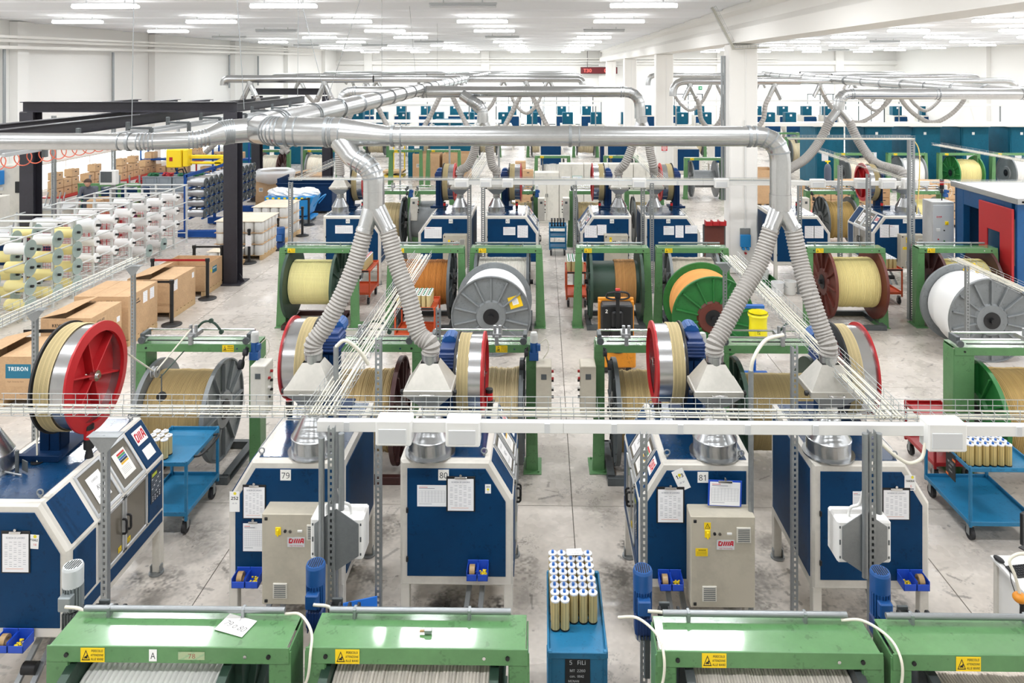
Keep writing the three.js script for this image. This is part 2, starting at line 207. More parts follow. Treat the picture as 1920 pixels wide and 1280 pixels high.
const CELL = {
  warn: cell(220, 92, (g, w, h) => {
    fillAll(g, w, h, '#f2cf12'); g.fillStyle = '#111'; g.beginPath(); g.moveTo(12, 80); g.lineTo(50, 12); g.lineTo(88, 80); g.fill();
    g.fillStyle = '#f2cf12'; g.beginPath(); g.moveTo(22, 74); g.lineTo(50, 24); g.lineTo(78, 74); g.fill();
    g.fillStyle = '#111'; g.fillRect(38, 54, 24, 12); g.fillRect(32, 62, 34, 6); g.beginPath(); g.arc(60, 52, 7, 0, 7); g.fill();
    text(g, 'PERICOLO', 152, 20, 22, '#111', 'bold'); text(g, 'ATTENZIONE', 152, 46, 19, '#111', 'bold'); text(g, 'ALLE MANI', 152, 72, 22, '#111', 'bold');
  }),
  logo: cell(200, 110, (g, w, h) => {
    fillAll(g, w, h, '#cfd0d2'); g.strokeStyle = '#c4162c'; g.lineWidth = 15; g.lineJoin = 'round';
    g.beginPath(); g.moveTo(52, 22); g.lineTo(28, 22); g.lineTo(24, 62); g.lineTo(52, 62); g.lineTo(66, 22); g.stroke();
    for (const x of [76, 100, 124]) { g.beginPath(); g.moveTo(x, 66); g.lineTo(x + 18, 18); g.stroke(); }
    g.beginPath(); g.moveTo(146, 66); g.lineTo(164, 20); g.lineTo(182, 20); g.lineTo(180, 68); g.moveTo(154, 48); g.lineTo(180, 48); g.stroke();
    text(g, 'High Tide Braiding', 102, 94, 18, '#b0192b');
  }),
  logoWhite: cell(160, 100, (g, w, h) => {
    fillAll(g, w, h, '#f2f1ee'); g.strokeStyle = '#c4162c'; g.lineWidth = 14; g.lineJoin = 'round';
    g.beginPath(); g.moveTo(44, 24); g.lineTo(22, 26); g.lineTo(18, 76); g.lineTo(42, 74); g.lineTo(58, 24); g.stroke();
    for (const x of [64, 84]) { g.beginPath(); g.moveTo(x, 78); g.lineTo(x + 16, 20); g.stroke(); }
    g.beginPath(); g.moveTo(108, 78); g.lineTo(126, 22); g.lineTo(142, 22); g.lineTo(144, 80); g.moveTo(116, 56); g.lineTo(142, 56); g.stroke();
  }),
  sheet: cell(150, 210, (g, w, h) => { fillAll(g, w, h, '#f1f1f3'); g.fillStyle = '#8a8d97'; for (let k = 0; k < 13; k++) for (let j = 0; j < 5; j++) if ((k * 7 + j * 5) % 4) g.fillRect(14 + j * 26, 44 + k * 11, 16, 2); text(g, 'SCHEDA DI LAVORO', 75, 22, 12, '#55586a'); g.fillStyle = '#d77a55'; g.fillRect(20, 190, 100, 2); }),
  table: cell(210, 150, (g, w, h) => { fillAll(g, w, h, '#f1f2f4'); g.strokeStyle = '#9a9da6'; g.lineWidth = 1; for (let k = 0; k < 9; k++) { g.beginPath(); g.moveTo(12, 40 + k * 10); g.lineTo(198, 40 + k * 10); g.stroke(); } for (let k = 0; k < 9; k++) { g.beginPath(); g.moveTo(12 + k * 23, 40); g.lineTo(12 + k * 23, 120); g.stroke(); } g.fillStyle = '#c33'; g.fillRect(14, 14, 60, 3); g.fillStyle = '#778'; g.fillRect(14, 22, 110, 3); g.fillRect(14, 130, 90, 2); }),
  note: cell(150, 200, (g, w, h) => { fillAll(g, w, h, '#efefee'); text(g, 'CARICO', 75, 40, 20, '#555'); text(g, 'Kg', 75, 100, 44, '#333', 'italic'); text(g, 'PANNELLO', 75, 160, 20, '#555'); }),
  note7980: cell(180, 120, (g, w, h) => { fillAll(g, w, h, '#f2f1ed'); g.save(); g.translate(90, 66); g.rotate(0.12); text(g, '79 o 80', 0, 0, 44, '#222', 'italic'); text(g, 'X', -10, -42, 24, '#222', 'italic'); g.restore(); }),
  letterA: cell(60, 80, (g, w, h) => { fillAll(g, w, h, '#f4f4f2'); text(g, 'A', 30, 43, 58, '#111'); }),
  label78: cell(180, 60, (g, w, h) => { fillAll(g, w, h, '#a8b890'); g.fillStyle = '#8fb089'; for (let k = 0; k < 40; k++) g.fillRect((k * 47) % 180, (k * 29) % 60, 12, 5); text(g, '78', 92, 32, 48, '#8b3a34'); }),
  board: cell(170, 250, (g, w, h) => { fillAll(g, w, h, '#1c1e22'); const c = '#dfe3e6'; text(g, '5   FiLi', 84, 38, 40, c); text(g, 'MT  2260', 84, 92, 26, c); text(g, 'con.  0042', 80, 130, 21, c); text(g, 'MENAN', 58, 164, 22, c); text(g, 'LIGHT / 27216', 82, 198, 19, c); text(g, '15/30', 70, 228, 19, c); }),
  boardSmall: cell(110, 150, (g, w, h) => { fillAll(g, w, h, '#1c1e22'); g.fillStyle = '#e2733c'; g.fillRect(0, 0, 34, 14); g.fillRect(74, 26, 36, 14); g.fillRect(0, 132, 30, 14); const c = '#cfd6da'; text(g, 'MT 2200', 55, 60, 18, c); text(g, '6 fili', 50, 84, 17, c); text(g, '73045', 55, 108, 15, c); }),
  kevlar: cell(420, 130, (g, w, h) => { fillAll(g, w, h, '#c7a47d'); text(g, 'KEVLAR', 140, 60, 58, '#1b1a19', 'bold'); g.fillStyle = '#3a332c'; g.fillRect(290, 34, 12, 46); g.fillRect(312, 34, 12, 46); g.fillRect(290, 72, 34, 9); g.beginPath(); g.arc(352, 54, 18, Math.PI, 0); g.fill(); g.fillRect(350, 54, 4, 28); g.strokeStyle = '#6b5a46'; g.lineWidth = 3; g.strokeRect(384, 40, 26, 34); text(g, 'HIGH STRENGTH', 140, 104, 14, '#4b3d30'); }),
  kevlarSide: cell(220, 80, (g, w, h) => { fillAll(g, w, h, '#c7a47d'); text(g, 'KEVLAR', 105, 32, 42, '#2a2521', 'bold'); g.fillStyle = '#2a2521'; g.fillRect(110, 62, 96, 15); }),
  triron: cell(240, 210, (g, w, h) => { fillAll(g, w, h, '#c7a47d'); g.fillStyle = '#1c6f8c'; g.fillRect(0, 6, 232, 130); text(g, 'TRIRON', 116, 50, 50, '#eef3f3', 'bold'); text(g, '원 트리론', 112, 100, 34, '#eef3f3', 'bold'); text(g, 'High Tenacity Yarn', 90, 165, 18, '#7d6041', 'italic'); }),
  korea: cell(200, 34, (g, w, h) => { fillAll(g, w, h, '#c7a47d'); text(g, 'MADE IN KOREA', 100, 18, 22, '#5b4632', 'bold'); }),
  trironLogo: cell(140, 90, (g, w, h) => { fillAll(g, w, h, '#c7a47d'); g.fillStyle = '#d8d02e'; g.fillRect(0, 20, 30, 24); g.fillStyle = '#1f6a80'; g.fillRect(40, 4, 98, 62); text(g, 'TRIRON', 89, 24, 22, '#e8efee', 'bold'); text(g, '원 트리론', 89, 50, 17, '#e8efee'); }),
  tag252: cell(90, 180, (g, w, h) => { fillAll(g, w, h, '#f2f2f0'); text(g, '252', 45, 60, 40, '#16181b', 'bold'); g.fillStyle = '#e8d92e'; g.beginPath(); g.arc(48, 18, 13, 0, 7); g.fill(); text(g, 'rif. 79', 45, 105, 16, '#667'); }),
  tag173: cell(100, 160, (g, w, h) => { fillAll(g, w, h, '#f2f2f0'); text(g, '173', 50, 52, 40, '#16181b', 'bold'); g.fillStyle = '#e8d92e'; g.beginPath(); g.arc(52, 44, 12, 0, 7); g.fill(); text(g, 'rif. 81', 50, 100, 18, '#667'); }),
  tag144: cell(110, 130, (g, w, h) => { fillAll(g, w, h, '#f2f2f0'); text(g, '144064', 55, 48, 26, '#16181b', 'bold'); g.fillStyle = '#e8d92e'; g.beginPath(); g.arc(80, 16, 13, 0, 7); g.fill(); text(g, '6', 66, 92, 30, '#b22'); g.fillStyle = '#445'; g.fillRect(10, 112, 84, 8); }),
  tag7106: cell(90, 120, (g, w, h) => { fillAll(g, w, h, '#f2f2f0'); text(g, '71062', 46, 46, 26, '#16181b', 'bold'); g.fillStyle = '#e8d92e'; g.beginPath(); g.arc(56, 16, 14, 0, 7); g.fill(); text(g, '18', 58, 84, 26, '#c33'); }),
  tag323: cell(70, 110, (g, w, h) => { fillAll(g, w, h, '#f2f2f0'); text(g, '323', 35, 30, 26, '#16181b', 'bold'); g.fillStyle = '#e8d92e'; g.beginPath(); g.arc(35, 62, 14, 0, 7); g.fill(); text(g, '80', 35, 92, 16, '#445'); }),
  led: cell(260, 48, (g, w, h) => { fillAll(g, w, h, '#5c0f18'); text(g, 'T30', 48, 26, 36, '#ff6a5e', 'bold'); text(g, '0', 176, 26, 36, '#ff6a5e', 'bold'); text(g, '1', 244, 26, 36, '#ff6a5e', 'bold'); }),
  hydrant: cell(80, 90, (g, w, h) => { fillAll(g, w, h, '#f1eeee'); g.fillStyle = '#cf2a30'; g.fillRect(4, 2, 72, 68); g.strokeStyle = '#f3dede'; g.lineWidth = 6; for (const r of [8, 17, 26]) { g.beginPath(); g.arc(40, 36, r, 0, 7); g.stroke(); } text(g, 'IDRANTE', 40, 81, 12, '#555'); }),
  exit: cell(60, 56, (g, w, h) => { fillAll(g, w, h, '#12935c'); g.fillStyle = '#eafaf1'; g.fillRect(12, 24, 26, 8); g.beginPath(); g.moveTo(34, 14); g.lineTo(52, 28); g.lineTo(34, 42); g.fill(); }),
  keypad: cell(110, 210, (g, w, h) => { fillAll(g, w, h, '#2c3440'); g.fillStyle = '#b6c23a'; g.fillRect(12, 14, 50, 22); for (let j = 0; j < 7; j++) for (let i = 0; i < 5; i++) { g.fillStyle = (i + j) % 4 === 0 ? '#c9cdd2' : '#5f6a75'; g.fillRect(10 + i * 19, 46 + j * 16, 14, 11); } for (let j = 0; j < 3; j++) for (let i = 0; i < 4; i++) { g.fillStyle = j === 1 && i === 2 ? '#1f1f22' : '#d7dade'; g.beginPath(); g.arc(20 + i * 23, 170 + j * 14, 5, 0, 7); g.fill(); } }),
  swatch: cell(130, 180, (g, w, h) => { fillAll(g, w, h, '#f0efea'); ['#c93030', '#3a8f55', '#2f5da8', '#23262b', '#e0b22f'].forEach((c, k) => { g.fillStyle = c; g.fillRect(40, 16 + k * 16, 78, 14); }); g.fillStyle = '#999'; for (let k = 0; k < 5; k++) g.fillRect(20, 110 + k * 10, 84, 2); }),
  barcode: cell(80, 44, (g, w, h) => { fillAll(g, w, h, '#e9e9e5'); g.fillStyle = '#222'; for (let k = 0; k < 15; k++) g.fillRect(8 + k * 4.4, 6, 1 + (k * 7) % 3, 30); }),
  tag919: cell(90, 50, (g, w, h) => { fillAll(g, w, h, '#e6e6e2'); text(g, '919', 45, 27, 40, '#2b2b2b'); }),
  yellowLabel: cell(130, 130, (g, w, h) => { fillAll(g, w, h, '#f4c815'); g.fillStyle = '#f5f4f0'; g.fillRect(34, 30, 62, 66); g.fillStyle = '#99a'; for (let k = 0; k < 5; k++) g.fillRect(42, 40 + k * 10, 44, 2); }),
  warnTri: cell(70, 70, (g, w, h) => { fillAll(g, w, h, '#f2cf12'); g.fillStyle = '#111'; g.beginPath(); g.moveTo(8, 62); g.lineTo(35, 8); g.lineTo(62, 62); g.fill(); g.fillStyle = '#f2cf12'; g.beginPath(); g.moveTo(16, 57); g.lineTo(35, 20); g.lineTo(54, 57); g.fill(); text(g, '!', 35, 44, 26, '#111', 'bold'); }),
  warnSmall: cell(110, 70, (g, w, h) => { fillAll(g, w, h, '#f2cf12'); text(g, '▲ WARNING', 55, 16, 14, '#111', 'bold'); g.fillStyle = '#8a7a20'; for (let k = 0; k < 4; k++) g.fillRect(10, 30 + k * 9, 90, 3); }),
  two: cell(60, 60, (g, w, h) => { fillAll(g, w, h, '#1c1c1f'); text(g, '2', 30, 32, 46, '#f3f1ea', 'bold'); }),
  pictoYellow: cell(90, 90, (g, w, h) => { fillAll(g, w, h, '#f0e21f'); g.strokeStyle = '#222'; g.lineWidth = 5; g.strokeRect(28, 18, 34, 42); g.beginPath(); g.moveTo(20, 12); g.lineTo(70, 66); g.stroke(); text(g, '▲', 45, 78, 18, '#222'); }),
  menu: cell(130, 120, (g, w, h) => { fillAll(g, w, h, '#eef0f0'); g.strokeStyle = '#1d8f80'; g.lineWidth = 5; g.strokeRect(3, 3, 124, 114); g.fillStyle = '#bcd2e4'; g.fillRect(70, 20, 44, 60); g.fillStyle = '#c8ccd0'; for (let k = 0; k < 6; k++) g.fillRect(16, 26 + k * 13, 44, 5); }),
  bobbinNote: cell(120, 70, (g, w, h) => { fillAll(g, w, h, '#f2f2ee'); text(g, 'CATALANA', 60, 26, 19, '#334', 'italic'); text(g, '16/30 tot', 62, 52, 15, '#334', 'italic'); }),
  cartText: cell(180, 24, (g, w, h) => { fillAll(g, w, h, '#1f7fae'); text(g, 'TORCI', 50, 13, 16, '#12384d', 'italic'); text(g, 'TREC.', 130, 13, 16, '#12384d', 'italic'); }),
};
const PRINT = new THREE.MeshStandardMaterial({ roughness: 0.6, color: '#ffffff' });
const PRINT_LED = new THREE.MeshStandardMaterial({ roughness: 0.5, color: '#ffffff', emissive: '#ffffff', emissiveIntensity: 0.55 });

// ---------- the building ----------
const CN = 1024, C1 = fbm(CN, [[5, 1], [11, 0.8], [27, 0.6], [70, 0.4], [180, 0.3]]), C2 = fbm(CN, [[9, 1], [40, 0.7], [256, 0.9]]), C3 = fbm(CN, [[14, 1], [120, 0.8]]);
const specks = new Float32Array(CN * CN);
for (let k = 0; k < 420; k++) {   // scuffs, drops and tyre marks
  const x = rnd() * CN, y = rnd() * CN, a = rnd() * 6.3, l = rnd() < 0.5 ? rr(1, 5) : rr(8, 40), w = rr(0.7, 2), s = rr(0.15, 0.5);
  for (let t = 0; t < l; t += 0.6) for (let j = -w; j <= w; j += 0.7) { const q = (Math.floor(y + Math.sin(a) * t + Math.cos(a) * j + CN) % CN) * CN + Math.floor(x + Math.cos(a) * t - Math.sin(a) * j + CN) % CN; specks[q] = Math.max(specks[q], s); }
}
const concreteTex = dataTex(CN, (x, y, i) => {
  let v = 0.88 + 0.2 * (C1[i] - 0.5) + 0.1 * (C2[i] - 0.5); const stain = cl((C3[i] - 0.56) * 2.2) * cl((C1[i] - 0.45) * 5) * 0.1; v = v * (1 - stain) * (1 - specks[i] * 0.45);
  return [cl(v), cl(v * 0.982), cl(v * 0.955)];
}, 1 / 7.7);
const concreteRough = dataTex(CN, (x, y, i) => { const v = cl(0.5 + 0.7 * (C1[i] - 0.5) + 0.5 * (C3[i] - 0.5)); return [v, v, v]; }, 1 / 7.7, false);
MT.concrete = M('#e2deda', 0.62, 0, { map: concreteTex, roughnessMap: concreteRough });
MT.joint = M('#5d5953', 0.9);
{ // the slabs round the front machines carry oil and grime spots where the photograph shows them
  const n = 1400, sp = [[640, 1060, 0.28, 0.75], [690, 1085, 0.22, 0.5], [850, 1140, 0.3, 0.9], [930, 1140, 0.26, 0.9], [1165, 1085, 0.35, 0.5], [1176, 1020, 0.14, 0.8], [320, 1085, 0.4, 0.45], [255, 1085, 0.16, 0.7], [365, 1015, 0.5, 0.3], [970, 1075, 0.28, 0.5], [1185, 1125, 0.35, 0.5], [1420, 1110, 0.45, 0.5], [1660, 1130, 0.34, 0.8], [1560, 1140, 0.3, 0.7], [120, 1190, 0.35, 0.7], [1000, 1120, 0.4, 0.3], [560, 1120, 0.25, 0.7], [985, 890, 0.35, 0.4], [1150, 880, 0.25, 0.45], [450, 1060, 0.3, 0.3], [720, 1000, 0.3, 0.35], [1440, 1010, 0.3, 0.35], [690, 1035, 0.12, 0.8], [1465, 1030, 0.12, 0.8], [280, 1100, 0.12, 0.8], [1130, 960, 0.3, 0.25], [1060, 700, 0.5, 0.2], [1090, 880, 0.3, 0.2]].map(([x, y, r, s]) => { const p = floorAt(x, y); return [p[0], -p[2], r, s]; });
  const t = dataTex(n, (x, y) => {
    const X = -7.34 + x / n * 15.4, Zm = 2.14 + y / n * 14, i = (Math.floor((Zm / 7.7 + 9) * CN) % CN) * CN + Math.floor((X / 7.7 + 9) * CN) % CN, i2 = (Math.floor((Zm / 2.9 + 9) * CN) % CN) * CN + Math.floor((X / 2.9 + 9) * CN) % CN;
    let v = 0.86 + 0.22 * (C1[i] - 0.5) + 0.13 * (C2[i] - 0.5), d = 0; for (const [a, b, r, s] of sp) { const q = Math.hypot((X - a), (Zm - b) * 0.8) / r; if (q < 1) d = Math.max(d, s * cl((1.3 - q) * 1.0 + (C1[i2] - 0.5) * 2.6 - 0.3, 0, 1) * cl(0.5 + (C3[i2] - 0.4) * 3)); }
    v *= (1 - cl((C3[i] - 0.56) * 2.2) * cl((C1[i] - 0.45) * 5) * 0.12) * (1 - specks[i] * 0.5) * (1 - 0.85 * d) * (C2[i2] > 0.74 ? 0.86 : 1); return [cl(v), cl(v * 0.98), cl(v * 0.95)];
  }, 1);
  t.repeat.set(1 / 15.4, 1 / 14); t.offset.set(7.34 / 15.4, -2.14 / 14); MT.concreteNear = M('#e2deda', 0.62, 0, { map: t, roughnessMap: concreteRough });
}
{
  const fl = settingGroup('floor');
  mk(fl, 'floor_bed', bx(WALL_RIGHT - WALL_LEFT + 0.6, 0.2, WALL_BACK - WALL_FRONT + 0.6, (WALL_LEFT + WALL_RIGHT) / 2, -0.112, -(WALL_BACK + WALL_FRONT) / 2, 0.001), MT.joint);
  const X0 = 0.36, DX = 3.85, Z0 = 9.14, DZ = 3.5, gap = 0.009;
  for (let i = -6; i < 9; i++) for (let j = -6; j < 17; j++) {
    const a = Math.max(X0 + i * DX, WALL_LEFT), b = Math.min(X0 + (i + 1) * DX, WALL_RIGHT), c = Math.max(Z0 + j * DZ, WALL_FRONT), d = Math.min(Z0 + (j + 1) * DZ, WALL_BACK);
    if (b - a < 0.05 || d - c < 0.05) continue;
    mk(fl, 'slab', bx(b - a - gap, 0.012, d - c - gap, (a + b) / 2, -0.006, -(c + d) / 2, 0.002), i >= -2 && i < 2 && j >= -2 && j < 2 ? MT.concreteNear : MT.concrete);
  }
}
{
  const ce = settingGroup('ceiling');
  mk(ce, 'roof_deck', bx(WALL_RIGHT - WALL_LEFT + 0.8, 0.2, WALL_BACK - WALL_FRONT + 0.8, (WALL_LEFT + WALL_RIGHT) / 2, CEIL + 0.17, -(WALL_BACK + WALL_FRONT) / 2, 0.001), MT.ceiling);
  for (const [a, b] of [[WALL_LEFT, 4.95], [5.55, WALL_RIGHT]]) for (let k = 0; k < 27; k++) {
    const z0 = WALL_FRONT + k * 2.775, z1 = Math.min(z0 + 2.775, WALL_BACK); if (z1 - z0 < 0.1) continue;
    const w = (z1 - z0) / 2;   // a ribbed roof panel: two stems under a slab
    mk(ce, 'roof_panel', ext([[-w + 0.012, 0], [-w + 0.012, 0.09], [w - 0.012, 0.09], [w - 0.012, 0], [w - 0.10, 0], [w - 0.16, 0.035], [-w + 0.16, 0.035], [-w + 0.10, 0]], b - a - 0.02, 0.003).rotateY(Math.PI / 2).translate((a + b) / 2, CEIL - 0.02, -(z0 + z1) / 2), MT.ceiling);
  }
}
const WIN_BACK = [[-4.1, 4.4], [11.4, 13.9], [22.9, 29.6]], WIN_TOP = 3.25, WIN_LOW = 0.55;
{
  const cx = (WALL_LEFT + WALL_RIGHT) / 2, W = WALL_RIGHT - WALL_LEFT + 0.8, zb = -(WALL_BACK + 0.2), y = CEIL + 0.1;
  const list = [bx(W, y - WIN_TOP, 0.4, cx, (y + WIN_TOP) / 2, zb, 0.001), bx(W, WIN_LOW, 0.4, cx, WIN_LOW / 2, zb, 0.001)];
  let x = WALL_LEFT - 0.4; for (const [a, b] of [...WIN_BACK, [WALL_RIGHT + 0.4, 0]]) { if (a - x > 0.01) list.push(bx(a - x, WIN_TOP - WIN_LOW, 0.4, (a + x) / 2, (WIN_TOP + WIN_LOW) / 2, zb, 0.001)); x = b; }
  const wb = settingGroup('wall_back'); mk(wb, 'wall_panel', list, MT.wall);
  for (let k = 0; k < 5; k++) mk(wb, 'pilaster', bx(0.7, CEIL - 0.02, 0.3, -15.2 + k * 10.2, CEIL / 2, -(WALL_BACK - 0.15), 0.01), MT.wall);
  mk(wb, 'ledger_beam', bx(W - 0.8, 0.35, 0.25, cx, 5.95, -(WALL_BACK - 0.14), 0.01), MT.wall);
  // windows of the back wall, a frame with mullions and a pane in each field
  WIN_BACK.forEach(([a, b], n) => {
    const w = settingGroup('window_' + (n + 1)), h = WIN_TOP - WIN_LOW, ym = (WIN_TOP + WIN_LOW) / 2, z = -(WALL_BACK + 0.1), m = Math.round((b - a) / 1.12);
    mk(w, 'window_frame', [bx(b - a, 0.09, 0.1, (a + b) / 2, WIN_TOP - 0.045, z), bx(b - a, 0.09, 0.1, (a + b) / 2, WIN_LOW + 0.045, z)], MT.greyDark);
    for (let k = 0; k <= m; k++) mk(w, 'mullion', bx(0.09, h - 0.18, 0.09, a + 0.045 + (b - a - 0.09) * k / m, ym, z), MT.greyDark);
    for (let k = 0; k < m; k++) mk(w, 'pane', bx((b - a) / m - 0.1, h - 0.18, 0.006, a + (b - a) * (k + 0.5) / m, ym, z, 0.0005), MT.glass);
  });
}
{
  const zc = -(WALL_BACK + WALL_FRONT) / 2, D = WALL_BACK - WALL_FRONT, wl = settingGroup('wall_left'), y0 = 0.95, y1 = 1.95, za = 22, zb = 52, x = WALL_LEFT - 0.2, y = CEIL + 0.1;
  mk(wl, 'wall_panel', [bx(0.4, y - y1, D, x, (y + y1) / 2, zc, 0.001), bx(0.4, y0, D, x, y0 / 2, zc, 0.001), bx(0.4, y1 - y0, za - WALL_FRONT, x, (y0 + y1) / 2, -(za + WALL_FRONT) / 2, 0.001), bx(0.4, y1 - y0, WALL_BACK - zb, x, (y0 + y1) / 2, -(zb + WALL_BACK) / 2, 0.001)], MT.wall);
  for (let k = 0; k < 6; k++) mk(wl, 'pilaster', bx(0.3, CEIL - 0.02, 0.55, WALL_LEFT + 0.15, CEIL / 2, -(25.2 + k * 8.9 - 8.9), 0.01), MT.wall);
  const w = settingGroup('window_4');
  mk(w, 'window_frame', [bx(0.1, 0.06, zb - za, WALL_LEFT - 0.1, y1 - 0.03, -(za + zb) / 2), bx(0.1, 0.06, zb - za, WALL_LEFT - 0.1, y0 + 0.03, -(za + zb) / 2)], MT.white);
  for (let k = 0; k <= 20; k++) mk(w, 'mullion', bx(0.09, y1 - y0 - 0.12, 0.06, WALL_LEFT - 0.1, (y0 + y1) / 2, -(za + 0.04 + (zb - za - 0.08) * k / 20)), MT.white);
  for (let k = 0; k < 20; k++) mk(w, 'pane', bx(0.006, y1 - y0 - 0.12, 1.43, WALL_LEFT - 0.1, (y0 + y1) / 2, -(za + (zb - za) * (k + 0.5) / 20), 0.0005), MT.glass);
  const wr = settingGroup('wall_right'); mk(wr, 'wall_panel', bx(0.4, y, D, WALL_RIGHT + 0.2, y / 2, zc, 0.001), MT.wall);
  for (let k = 0; k < 6; k++) mk(wr, 'pilaster', bx(0.3, CEIL - 0.02, 0.6, WALL_RIGHT - 0.15, CEIL / 2, -(51.6 - k * 9.6), 0.01), MT.wall);
  setting('wall_front', bx(WALL_RIGHT - WALL_LEFT + 0.8, y, 0.4, (WALL_LEFT + WALL_RIGHT) / 2, y / 2, -(WALL_FRONT - 0.2), 0.001), MT.wall);
}
// the row of columns between the two halls and the girder that they carry
const COL_X = 5.25, COL_Z = [19.9, 32.5, 45.1, 57.7];
COL_Z.forEach((Z, k) => {
  const c = thing('concrete_column', ['square white concrete column with electric box and vertical conduits', 'square white concrete column with red hydrant sign', 'white concrete column before the glazed back wall, third along the girder', 'white concrete column beside the red display sign'][k], 'column', 'columns under the girder', [COL_X, 0, -Z]);
  mk(c, 'shaft', bx(0.74, 6.0, 0.6, 0, 3.0, 0, 0.03), MT.column); mk(c, 'groove_cover', bx(0.05, 5.8, 0.012, 0.06, 2.95, 0.305, 0.003), MT.wall);
});
{
  const z0 = WALL_FRONT + 0.1, z1 = WALL_BACK - 0.35, g = ext([[-0.36, 0], [0.36, 0], [0.36, 0.34], [0.16, 0.5], [0.16, 0.74], [0.3, 0.84], [0.3, 1.0], [-0.3, 1.0], [-0.3, 0.84], [-0.16, 0.74], [-0.16, 0.5], [-0.36, 0.34]], z1 - z0, 0.012).translate(COL_X, 6.02, -(z0 + z1) / 2);
  setting('trim_1', g, MT.column);
}
// ---------- ceiling lamps ----------
const lampGeo = { body: ready([bx(1.57, 0.05, 0.095, 0, 0.055, 0, 0.015), bx(0.03, 0.09, 0.02, -0.45, 0.105, 0), bx(0.03, 0.09, 0.02, 0.45, 0.105, 0)]), lens: ready(ext([[-0.045, 0.01], [-0.078, -0.022], [-0.055, -0.056], [0, -0.066], [0.055, -0.056], [0.078, -0.022], [0.045, 0.01]], 1.53, 0.006).rotateY(Math.PI / 2).translate(0, 0.024, 0)) };
const DARK_LAMPS = new Set(['3,2', '1,3', '3,5', '2,4', '4,3', '7,4', '0,2', '6,6', '4,5', '8,7']);
for (const [xs, hall] of [[[2.32, -1.84, -6.0, -10.16, -14.3], 'near'], [[9.6, 13.76, 17.92, 22.08, 26.24], 'far']]) xs.forEach((x, i) => {
  for (let k = -4; k < 9; k++) {
    const z = 17.2 + 5.55 * k, id = (hall === 'near' ? i : i + 5) + ',' + k, dark = DARK_LAMPS.has(id) || (hall === 'near' && k === 0 && i === 1);
    if (z < -3 || z > 63) continue;
    const o = thing('ceiling_lamp', dark ? 'unlit grey fluorescent batten under the white roof' : hall === 'near' ? 'glowing fluorescent batten under the roof, left of the girder over the duct trunk' : 'glowing fluorescent batten under the roof, beyond the girder over the teal enclosures', 'lamp', dark ? 'unlit battens' : hall === 'near' ? 'battens over the braiding hall' : 'battens over the enclosure hall', [x, 6.80, -z]);
    mk(o, 'housing', lampGeo.body, MT.housing); mk(o, 'diffuser', lampGeo.lens, dark ? MT.dullLens : MT.glowTube);
    if (!dark) { const l = new THREE.RectAreaLight(LAMP_COLOR, LAMP_POWER, 1.5, 0.11); l.position.set(x, 6.75, -z); l.lookAt(x, 0, -z); scene.add(l); }
  }
});
// ---------- shapes that several things share ----------
function sweep(pts, rad, seg = 16, capped = false) {   // round section carried along a polyline, with its own radius at each point
  const P = pts.map(p => new THREE.Vector3(...p)), n = P.length, pos = [], nor = [];
  const tan = P.map((p, i) => { const a = P[Math.max(0, i - 1)], b = P[Math.min(n - 1, i + 1)]; return b.clone().sub(a).normalize(); });
  let u = Math.abs(tan[0].y) > 0.9 ? new THREE.Vector3(1, 0, 0) : new THREE.Vector3(0, 1, 0);
  const ring = P.map((p, i) => {
    u = u.clone().addScaledVector(tan[i], -u.dot(tan[i])).normalize(); const v = tan[i].clone().cross(u), r = Array.isArray(rad) ? rad[i] : rad, o = [];
    const up = i ? P[i].clone().sub(P[i - 1]).normalize() : tan[i], k = 1 / Math.max(0.5, up.dot(tan[i]));   // keeps a mitred joint round
    const side = i && i < n - 1 ? P[i + 1].clone().sub(P[i]).normalize().sub(up) : new THREE.Vector3(); if (side.length() > 1e-4) side.normalize();
    for (let s = 0; s <= seg; s++) { const a = s / seg * Math.PI * 2, d = u.clone().multiplyScalar(Math.cos(a)).addScaledVector(v, Math.sin(a)); const q = d.clone().multiplyScalar(r); q.addScaledVector(side, q.dot(side) * (k - 1)); o.push([p.clone().add(q), d]); }
    return o;
  });
  let sl = 0, ax_ = null; const put = x => { pos.push(x[0].x, x[0].y, x[0].z); const n = sl ? x[1].clone().addScaledVector(ax_, -sl).normalize() : x[1]; nor.push(n.x, n.y, n.z); };
  for (let i = 0; i < n - 1; i++, sl = 0) { if (Array.isArray(rad)) { ax_ = P[i + 1].clone().sub(P[i]); const l = ax_.length(); ax_.normalize(); sl = l > 1e-4 ? (rad[i + 1] - rad[i]) / l : 0; } for (let s = 0; s < seg; s++) { const a = ring[i][s], b = ring[i][s + 1], c = ring[i + 1][s + 1], d = ring[i + 1][s]; put(a); put(b); put(c); put(a); put(c); put(d); } }
  if (capped) for (const [i, f] of [[0, -1], [n - 1, 1]]) { const c = [P[i], tan[i].clone().multiplyScalar(f)]; for (let s = 0; s < seg; s++) { put(c); put([ring[i][f > 0 ? s : s + 1][0], c[1]]); put([ring[i][f > 0 ? s + 1 : s][0], c[1]]); } }
  const g = new THREE.BufferGeometry(); g.setAttribute('position', new THREE.BufferAttribute(new Float32Array(pos), 3)); g.setAttribute('normal', new THREE.BufferAttribute(new Float32Array(nor), 3)); g.setAttribute('uv', new THREE.BufferAttribute(new Float32Array(pos.length / 3 * 2), 2));
  return g;
}
